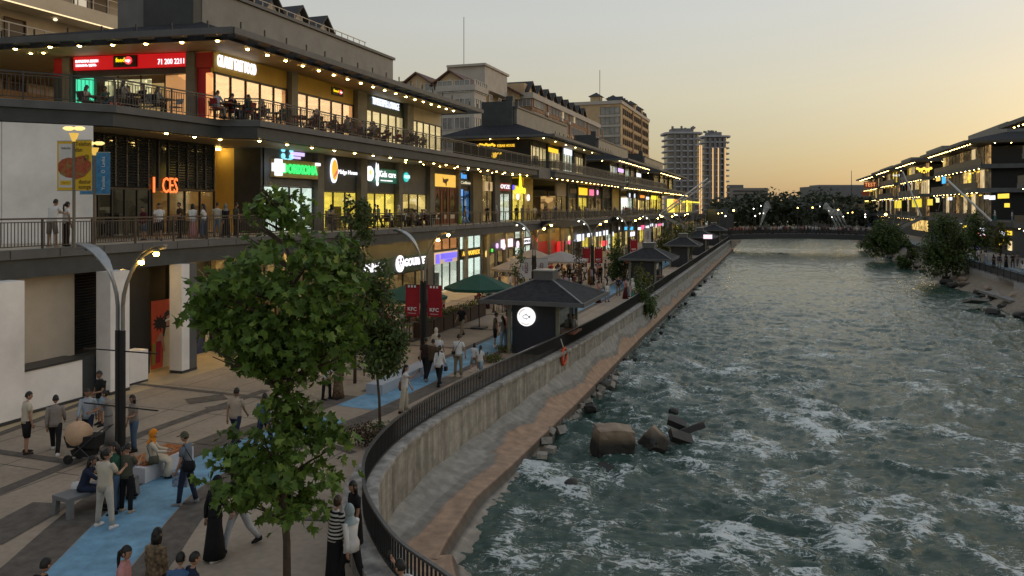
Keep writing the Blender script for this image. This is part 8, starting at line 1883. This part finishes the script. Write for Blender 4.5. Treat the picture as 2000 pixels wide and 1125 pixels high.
near('girl with a long ponytail, white tee and denim shorts', 938, 737, 0, 1.38, fem=True, pose='walk', top=('tee','white'), bottom=('shorts','ltdenim'), hair='pony')
r, J = near('man in a dark tee and khaki trousers walking past the planters', 902, 657, 170, 1.80, pose='walk', top=('tee','black'), bottom=('trousers','khaki'))
near('man in an olive tee and black shorts by the fish kiosk', 967, 677, -60, 1.76, pose='stand', top=('tee','olive'), bottom=('shorts','black'), shoes='white')
near('woman with long hair and pale jeans by the fish kiosk', 983, 680, 60, 1.64, fem=True, pose='phone', top=('tee','taupe'), bottom=('wide','ltdenim'), hair='long')
near('person in pink standing closest to the kiosk wall', 992, 672, 150, 1.66, fem=True, pose='stand', top=('tee','pink'), bottom=('trousers','ltdenim'), hair='long')
near('woman in a white top and black trousers right of the maple', 637, 780, -100, 1.64, fem=True, pose='stand2', top=('blouse','white'), bottom=('trousers','black'), hair='bob')
near('woman in a long brown printed dress right of the maple', 660, 778, 175, 1.66, fem=True, pose='walk', top=('none',''), bottom=('abaya',PRINT2), hair='hijab', hij='black')
near('person in a striped shirt behind the slim tree', 683, 705, 10, 1.72, pose='stand', top=('tee',STRIPE2), bottom=('trousers','black'))
near('woman in black left of the striped shirt', 664, 706, 10, 1.66, fem=True, pose='stand', top=('long','black'), bottom=('trousers','grey'), hair='hijab', hij='black')
near('person in a white cap and grey clothes behind the slim tree', 728, 715, 150, 1.70, pose='walk', top=('tee','silver'), bottom=('trousers','grey'), hair='short')
r_, J = near('person in white at the life ring side of the kiosk', 1139, 650, -150, 1.66, pose='stand', top=('tee','white'), bottom=('trousers','ltdenim')); put(r_, -9.75, 38.2, 0, 150)
# --- first terrace, near end
Zt2 = Z2
def terr(label, px, t, rz, H=1.7, z=Zt2, group='people on the first terrace', **kw):
    r, J = make_person(label, H, **kw); put(r, t, S(px,t), z, rz); r['group'] = group; return r, J
terr('man in a white tee and grey shorts leaning at the terrace railing', 101, -24.9, 10, 1.80, pose='lean', top=('tee','white'), bottom=('shorts','taupe'), shoes='beige')
terr('woman in a white tee with a ponytail at the terrace railing', 129, -24.95, -12, 1.68, fem=True, pose='stand', top=('tee','white'), bottom=('wide','dkbrown'), hair='pony')
terr('boy in a white tee and black shorts walking on the terrace', 311, -25.6, -140, 1.70, pose='walk', top=('tee','white'), bottom=('shorts','black'))
terr('boy in a dark red jacket on the terrace', 281, -26.2, 170, 1.50, pose='stand', top=('long','burgundy'), bottom=('shorts','denim'))
for px, t, rz, kw in ((377,-25.6,60,dict(label='woman in a white blouse with loose dark hair in the terrace group', fem=True, top=('blouse','white'), bottom=('skirt','pink'), hair='bob')), (399,-25.2,110,dict(label='woman in a white tee and blue jeans in the terrace group', fem=True, top=('tee','white'), bottom=('wide','denim'), hair='long')), (424,-25.6,30,dict(label='person in a cream jacket in the terrace group', top=('long','cream'), bottom=('trousers','ltdenim'))), (441,-25.0,60,dict(label='woman in black with a headscarf at the railing by the yellow wall', fem=True, top=('long','black'), bottom=('skirt','black'), hair='hijab', hij=cloth('cloth_grey_scarf',(.2,.2,.2)))), (460,-25.6,-20,dict(label='person in olive half hidden by the maple top', top=('tee','olive'), bottom=('trousers','black'))), (352,-26.4,160,dict(label='person in brown standing inside the terrace bar front', top=('tee','brown'), bottom=('trousers','black'))),
    (647,-26.2,40,dict(label='woman in a black headscarf and beige dress on the terrace', fem=True, top=('none',''), bottom=('abaya','beige'), hair='hijab', hij='black')), (739,-26.8,90,dict(label='man in a green tee before the bright children shop', top=('tee','teal'), bottom=('trousers','black'))), (731,-26.6,-60,dict(label='dark dressed person before the bright children shop', top=('tee','black'), bottom=('trousers','navy'))), (716,-26.4,180,dict(label='tall dark figure before the children shop window', top=('long','navy'), bottom=('trousers','black'))), (780,-26.4,150,dict(label='woman in a pale headscarf by the terrace tables', fem=True, top=('long','silver'), bottom=('skirt','grey'), hair='hijab', hij='white')),
    (899,-25.8,-80,dict(label='woman in a lime green long dress on the terrace', fem=True, top=('none',''), bottom=('abaya','lime'), hair='hijab', hij='lime')), (909,-25.6,100,dict(label='woman in a peach top and pale jeans facing the lime dress', fem=True, top=('tee',cloth('cloth_peach',(.55,.35,.2))), bottom=('wide','ltdenim'), hair='bun')), (952,-26.0,40,dict(label='dark silhouette of a man by the poster wall', top=('tee','black'), bottom=('trousers','black'))), (969,-25.6,-30,dict(label='woman in grey with a hood by the red cafe', fem=True, top=('long','silver'), bottom=('trousers','grey'), hair='hijab', hij='silver')),
    (1009,-24.9,30,dict(label='man in black at the railing before the yellow shop', top=('tee','black'), bottom=('trousers','black'))), (1020,-25.2,-20,dict(label='man in a grey tee at the railing before the yellow shop', top=('tee','grey'), bottom=('trousers','taupe'))), (1032,-26.2,170,dict(label='person in beige before the yellow wall', top=('tee','beige'), bottom=('trousers','khaki'))), (1045,-25.8,180,dict(label='person in a pale tee right of the yellow wall', top=('tee','white'), bottom=('trousers','grey')))):
    lab = kw.pop('label'); terr(lab, px, t, rz, 1.70 if not kw.get('fem') else 1.64, pose=random.choice(['stand','stand2','walk','phone']), lod=1 if px < 500 else 0, **kw)
# --- crowd types that repeat
protos = []
PT = [('white tee and dark trousers',dict(top=('tee','white'),bottom=('trousers','black'),pose='walk')),('black clothes',dict(top=('tee','black'),bottom=('trousers','black'),pose='stand2')),('beige headscarf and long dress',dict(fem=True,top=('none',''),bottom=('abaya','beige'),hair='hijab',hij='cream',pose='stand')),('grey tee and jeans',dict(top=('tee','grey'),bottom=('trousers','denim'),pose='walk2')),
  ('black headscarf and abaya',dict(fem=True,top=('none',''),bottom=('abaya','black'),hair='hijab',hij='black',pose='walk')),('white blouse and pale jeans',dict(fem=True,top=('blouse','white'),bottom=('wide','ltdenim'),hair='long',pose='stand')),('mustard long dress',dict(fem=True,top=('none',''),bottom=('abaya','mustard'),hair='long',pose='stand2')),('navy shirt and khaki trousers',dict(top=('long','navy'),bottom=('trousers','khaki'),pose='stand')),
  ('pink top and skirt',dict(fem=True,top=('tee','pink'),bottom=('skirt','burgundy'),hair='pony',pose='walk')),('cream shirt and shorts',dict(top=('tee','cream'),bottom=('shorts','olive'),pose='walk')),('white headscarf and teal skirt',dict(fem=True,top=('blouse','white'),bottom=('skirt','teal'),hair='hijab',hij='white',pose='walk2')),('brown jacket',dict(top=('long','brown'),bottom=('trousers','black'),pose='phone')),
  ('red tee',dict(top=('tee','red'),bottom=('trousers','navy'),pose='stand2')),('lilac blouse',dict(fem=True,top=('blouse','lilac'),bottom=('trousers','black'),hair='bob',pose='stand'))]
for nm, kw in PT:
    r, J = make_person('person in '+nm, 1.70 if not kw.get('fem') else 1.63, lod=0, skin=len(protos)%3, **kw); protos.append((nm, r))
sit_protos = []
for nm, kw in (('white top',dict(top=('tee','white'),bottom=('trousers','black'))),('black top',dict(top=('tee','black'),bottom=('trousers','navy'))),('beige blouse',dict(fem=True,top=('blouse','beige'),bottom=('trousers','black'),hair='long')),('blue shirt',dict(top=('long','ltblue'),bottom=('trousers','grey'))),('burgundy dress and headscarf',dict(fem=True,top=('none',''),bottom=('abaya','burgundy'),hair='hijab',hij='beige')),('green tee',dict(top=('tee','green'),bottom=('trousers','denim')))):
    r, J = make_person('person in a '+nm+' seated', 1.68, lod=0, skin=len(sit_protos)%3, pose='sit', **kw); sit_protos.append((nm, r))
# bodies: evaluate the skin surfaces once, join heads and hands to them
bpy.context.view_layer.update(); dg = bpy.context.evaluated_depsgraph_get()
for bo, ex, ms in JOBS:
    me = bpy.data.meshes.new_from_object(bo.evaluated_get(dg)); nv = len(me.vertices); co = np.empty(nv*3, dtype=np.float32); me.vertices.foreach_get('co', co); co = co.reshape(-1,3)
    vs = [tuple(map(float, v)) for v in co]; fs = [tuple(p.vertices) for p in me.polygons]; o_ = len(vs); vs += [tuple(v) for v in ex.v]; fs2 = [tuple(i+o_ for i in f) for f in ex.f]
    m2 = bpy.data.meshes.new('body'); m2.from_pydata(vs, [], fs+fs2); [m2.materials.append(m) for m in ms]; m2.polygons.foreach_set('material_index', [0]*len(fs)+ex.m); m2.polygons.foreach_set('use_smooth', [True]*(len(fs)+len(fs2))); m2.update()
    bo.modifiers.clear(); bo.data = m2; bpy.data.meshes.remove(me)
used_p = {}
def crowd(i, x, y, z, rz, place, group, sit=False, sc=1.):
    nm, pr0 = (sit_protos if sit else protos)[i]; key = (sit, i)
    if key not in used_p: o = pr0; used_p[key] = 1
    else: o = copy_tree(pr0)
    o.location = (x,y,z); o.rotation_euler = (0,0,R(rz)); o.scale = (sc,sc,sc); o['group'] = group; BASE[o.name] = Vector((x,y,z))
    art = '' if nm.split()[-1] == 'clothes' or nm.startswith(('grey tee','black headscarf','beige headscarf','white headscarf','black clothes')) else 'a '
    o['label'] = ('person in a %s %s' if sit else 'person in '+art.replace('a ','a ')+'%s %s') % (nm, place); return o
rc = random.Random(77); taken = []
def scatter(n, poly_px, z, place, group, mind=.55, seed=0, rzs=(0,180,90,-90,30,200)):
    rc2 = random.Random(seed); k = 0; tries = 0
    (x0,y0,x1,y1) = poly_px
    while k < n and tries < 4000:
        tries += 1; x, y = rc2.uniform(x0,x1), rc2.uniform(y0,y1)
        if any((x-a)**2+(y-b)**2 < mind**2 for a, b in taken): continue
        taken.append((x,y)); crowd(rc2.randrange(len(protos)), x, y, z, rc2.choice(rzs)+rc2.uniform(-25,25), place, group, sc=rc2.uniform(.92,1.06)); k += 1
scatter(30, (-22,58,-14.8,68), 0, 'before the red front', 'crowd before the red front', seed=1); scatter(32, (-21,68,-12.8,77), 0, 'by the red flag lamp', 'crowd around the lamp with red flags', seed=2)
scatter(9, (-13.2,55,-10.2,63), 0, 'beyond the fish kiosk', 'people between the kiosks', seed=3, mind=.8); scatter(17, (-22,78,-13,98), 0, 'by the second kiosk', 'people on the far promenade', seed=4); scatter(14, (-22,98,-13.5,140), 0, 'near the far kiosks', 'people on the far promenade', seed=5, mind=.9)
scatter(5, (-20.5,47,-15.5,56), 0, 'between umbrellas and fish kiosk', 'people between the umbrellas', seed=6, mind=1.)
scatter(22, (-26.8,86,-24.9,128), Z2, 'at the second pavilion railing', 'people on the far first terrace', seed=7); scatter(16, (-26.8,129,-24.9,175), Z2, 'on the terrace farther along', 'people on the far first terrace', seed=8)
rb2 = random.Random(9)
for k in range(80):
    x = -9.3+k*.378+rb2.uniform(-.12,.12); y = rb2.choice((SB0+.5,SB0+.55,SB0+1.2,SB1-.7)); crowd(rb2.randrange(len(protos)), x, y, deckz(x)+.01, rb2.choice((0,180,170,10,90)), 'standing on the footbridge', 'crowd on the footbridge', sc=rb2.uniform(.93,1.06))
for i, (px, py, k) in enumerate(((1941,524,4),(1952,524,7),(1965,523,4),(1978,523,1),(1987,520,3),(1997,540,5),(1920,515,2),(1926,513,5),(1912,510,0))):
    x, y = G(px,py,0.); crowd(k, x, y, 0.02, 0, ['left of a pair','second from the left','middle','right of the middle','last','at the picture edge','leftmost under the tree','under the tree','farthest left'][i]+' on the right walkway', 'walkers on the right bank')
for i, x in enumerate(range(9)): crowd((i*5)%14, TR+.55, 120+i*9.3, 5.02, 90, 'at the first right bank terrace', 'people on the right bank terraces')
# --- cafe chairs and tables, diners
def chair_proto(m, seatm):
    c = thing('cafe_chair', 'cafe chair', 'chair', (0,0,0)); BASE[c.name] = Vector((0,0,0))
    mb = MB(); mb.box(-.21,.21,-.21,.21,.43,.465); mb.build('seat', [seatm], c); mb = MB(); mb.loft([[(-.20,-.21,.62),(.20,-.21,.62),(.20,-.18,.62),(-.20,-.18,.62)],[(-.21,-.25,.88),(.21,-.25,.88),(.21,-.22,.88),(-.21,-.22,.88)]]); mb.build('backrest', [seatm], c)
    for sx in (-1,1):
        mb = MB(); mb.tube([(sx*.2,.19,.0),(sx*.18,.17,.43)], .014, 6); mb.build('leg', [m], c); mb = MB(); mb.tube([(sx*.2,-.22,.0),(sx*.185,-.19,.45),(sx*.195,-.235,.88)], .014, 6); mb.build('leg', [m], c)
        mb = MB(); mb.tube([(sx*.2,-.2,.64),(sx*.23,.1,.66),(sx*.19,.17,.45)], .013, 6); mb.build('armrest', [m], c)
    return c
def table_proto():
    c = thing('cafe_table', 'cafe table', 'table', (0,0,0)); BASE[c.name] = Vector((0,0,0)); mb = MB(); mb.box(-.38,.38,-.38,.38,.72,.75); mb.build('tabletop', [M('table_top', (.13,.10,.07), .35, .2, 3)], c); mb = MB(); mb.tube([(0,0,.02),(0,0,.72)], .03, 8); mb.build('column', [DARKG], c); mb = MB(); mb.tube([(0,0,0),(0,0,.025)], .22, 12); mb.build('foot', [DARKG], c); return c
CH = {'red': chair_proto(DARK, M('red_chair_shell', (.24,.018,.018), .5, .15, 3)), 'dark': chair_proto(DARK, M('dark_chair_shell', (.03,.025,.022), .5, .2, 3)), 'tan': chair_proto(DARKG, M('tan_rattan', (.28,.17,.07), .6, .2, 5)), 'grey': chair_proto(STEEL, M('grey_chair_shell', (.20,.21,.22), .5, .15, 3))}
TBL = table_proto(); firsts = {}
def dup(proto, x, y, z, rz, label, group):
    o = proto if proto.name not in firsts else copy_tree(proto); firsts[proto.name] = 1; o.location = (x,y,z); o.rotation_euler = (0,0,R(rz)); o['label'] = label; o['group'] = group; return o
def table_set(x, y, z, place, cols, group, seats, occ, seed, group_t):
    rr_ = random.Random(seed); dup(TBL, x, y, z, 0, 'square dark cafe table '+place, group_t)
    for i in range(seats):
        dx, dy, rz = ((0,-.62,0),(0,.62,180),(-.62,0,-90),(.62,0,90))[i]; c = cols[i % len(cols)]; dup(CH[c], x+dx, y+dy, z, rz, {'red':'red shell','dark':'dark','tan':'tan rattan','grey':'grey shell'}[c]+' cafe chair '+place, group)
        if rr_.random() < occ: crowd(rr_.randrange(len(sit_protos)), x+dx*.98, y+dy*.98, z, rz, 'dining '+place, 'diners at the terrace tables', True)
ORD = ['first','second','third','fourth','fifth','sixth','seventh','eighth','ninth','tenth','eleventh','twelfth','thirteenth']
for i, px in enumerate((440,468,500,540,575,603,632,663,690,716,748,790,820)):
    table_set(-25.5, S(px,-25.5), Z3, 'at %s upper terrace set' % ORD[i], (['red','grey','tan','red'] if i < 3 else ['red','dark','red','dark']), 'chairs on the upper terrace', 4 if i%2 else 3, .62, 100+i, 'tables on the upper terrace')
for i, px in enumerate((655,688,745,768,796,818,838)):
    table_set(-26.0, S(px,-26.0), Z2, 'on the first terrace, %s from pharmacy' % ORD[i], ['dark','dark','tan','dark'], 'chairs on the first terrace', 4 if i > 2 else 2, .6, 200+i, 'tables on the first terrace')
for i, (x, s_) in enumerate(((-20.3,39.2),(-20.2,41.8),(-20.3,44.4),(-21.8,43.0),(-17.2,49.5),(-19.2,50.5),(-22,47.5))):
    table_set(x, s_, 0, 'by the umbrellas, %s set' % ORD[i], ['red','red','dark','tan'], 'chairs by the umbrellas', 4, .55, 300+i, 'tables by the umbrellas')
for i, (dx, s_) in enumerate(((-27.2,29.0),(-28.4,28.4),(-29.6,27.2),(-27.4,27.2))):
    table_set(dx, s_, Z3, 'before the fast food hall, %s set' % ORD[i], ['dark','grey'], 'chairs before the fast food hall', 3, .6, 400+i, 'tables before the fast food hall')
# ------------------------------------------------------------------ fit the lettering to the measured widths and turn it into meshes
bpy.context.view_layer.update()
for o, w, h in TEXTS:
    dx, dy = o.dimensions.x, o.dimensions.y
    if dx > 0 and dy > 0: o.scale = (w/dx, h/dy, 1)
dg = bpy.context.evaluated_depsgraph_get()
for o, w, h in TEXTS:
    me = bpy.data.meshes.new_from_object(o.evaluated_get(dg)); me.name = 'lettering'
    nm = o.name; mat_ = o.data.materials[0]; cu = o.data
    n = bpy.data.objects.new('lettering', me); col.objects.link(n)
    if not me.materials: me.materials.append(mat_)
    n.parent = o.parent; n.location = o.location; n.rotation_euler = o.rotation_euler; n.scale = o.scale
    bpy.data.objects.remove(o); bpy.data.curves.remove(cu)
# ------------------------------------------------------------------ look-alikes: say which one by its place among its likes
def uniq():
    by = {}
    for o in scene.objects:
        if o.parent is None and o.get('label') and o.get('category'): by.setdefault(o['label'], []).append(o)
    def nth(k): return '%d%s' % (k, 'th' if 10 < k % 100 < 14 else {1:'st',2:'nd',3:'rd'}.get(k % 10, 'th'))
    def px(o): x, y, z = o.location; return (x*CY+y*SY)/max(.1, depth(x, y))
    for lab, os_ in by.items():
        if len(os_) < 2: continue
        os_.sort(key=px); n = len(os_)
        for k, o in enumerate(os_):
            o['label'] = lab+', '+('the left one' if k == 0 and n == 2 else 'the right one' if n == 2 else 'leftmost' if k == 0 else 'rightmost' if k == n-1 else nth(k+1)+' from left')
uniq()
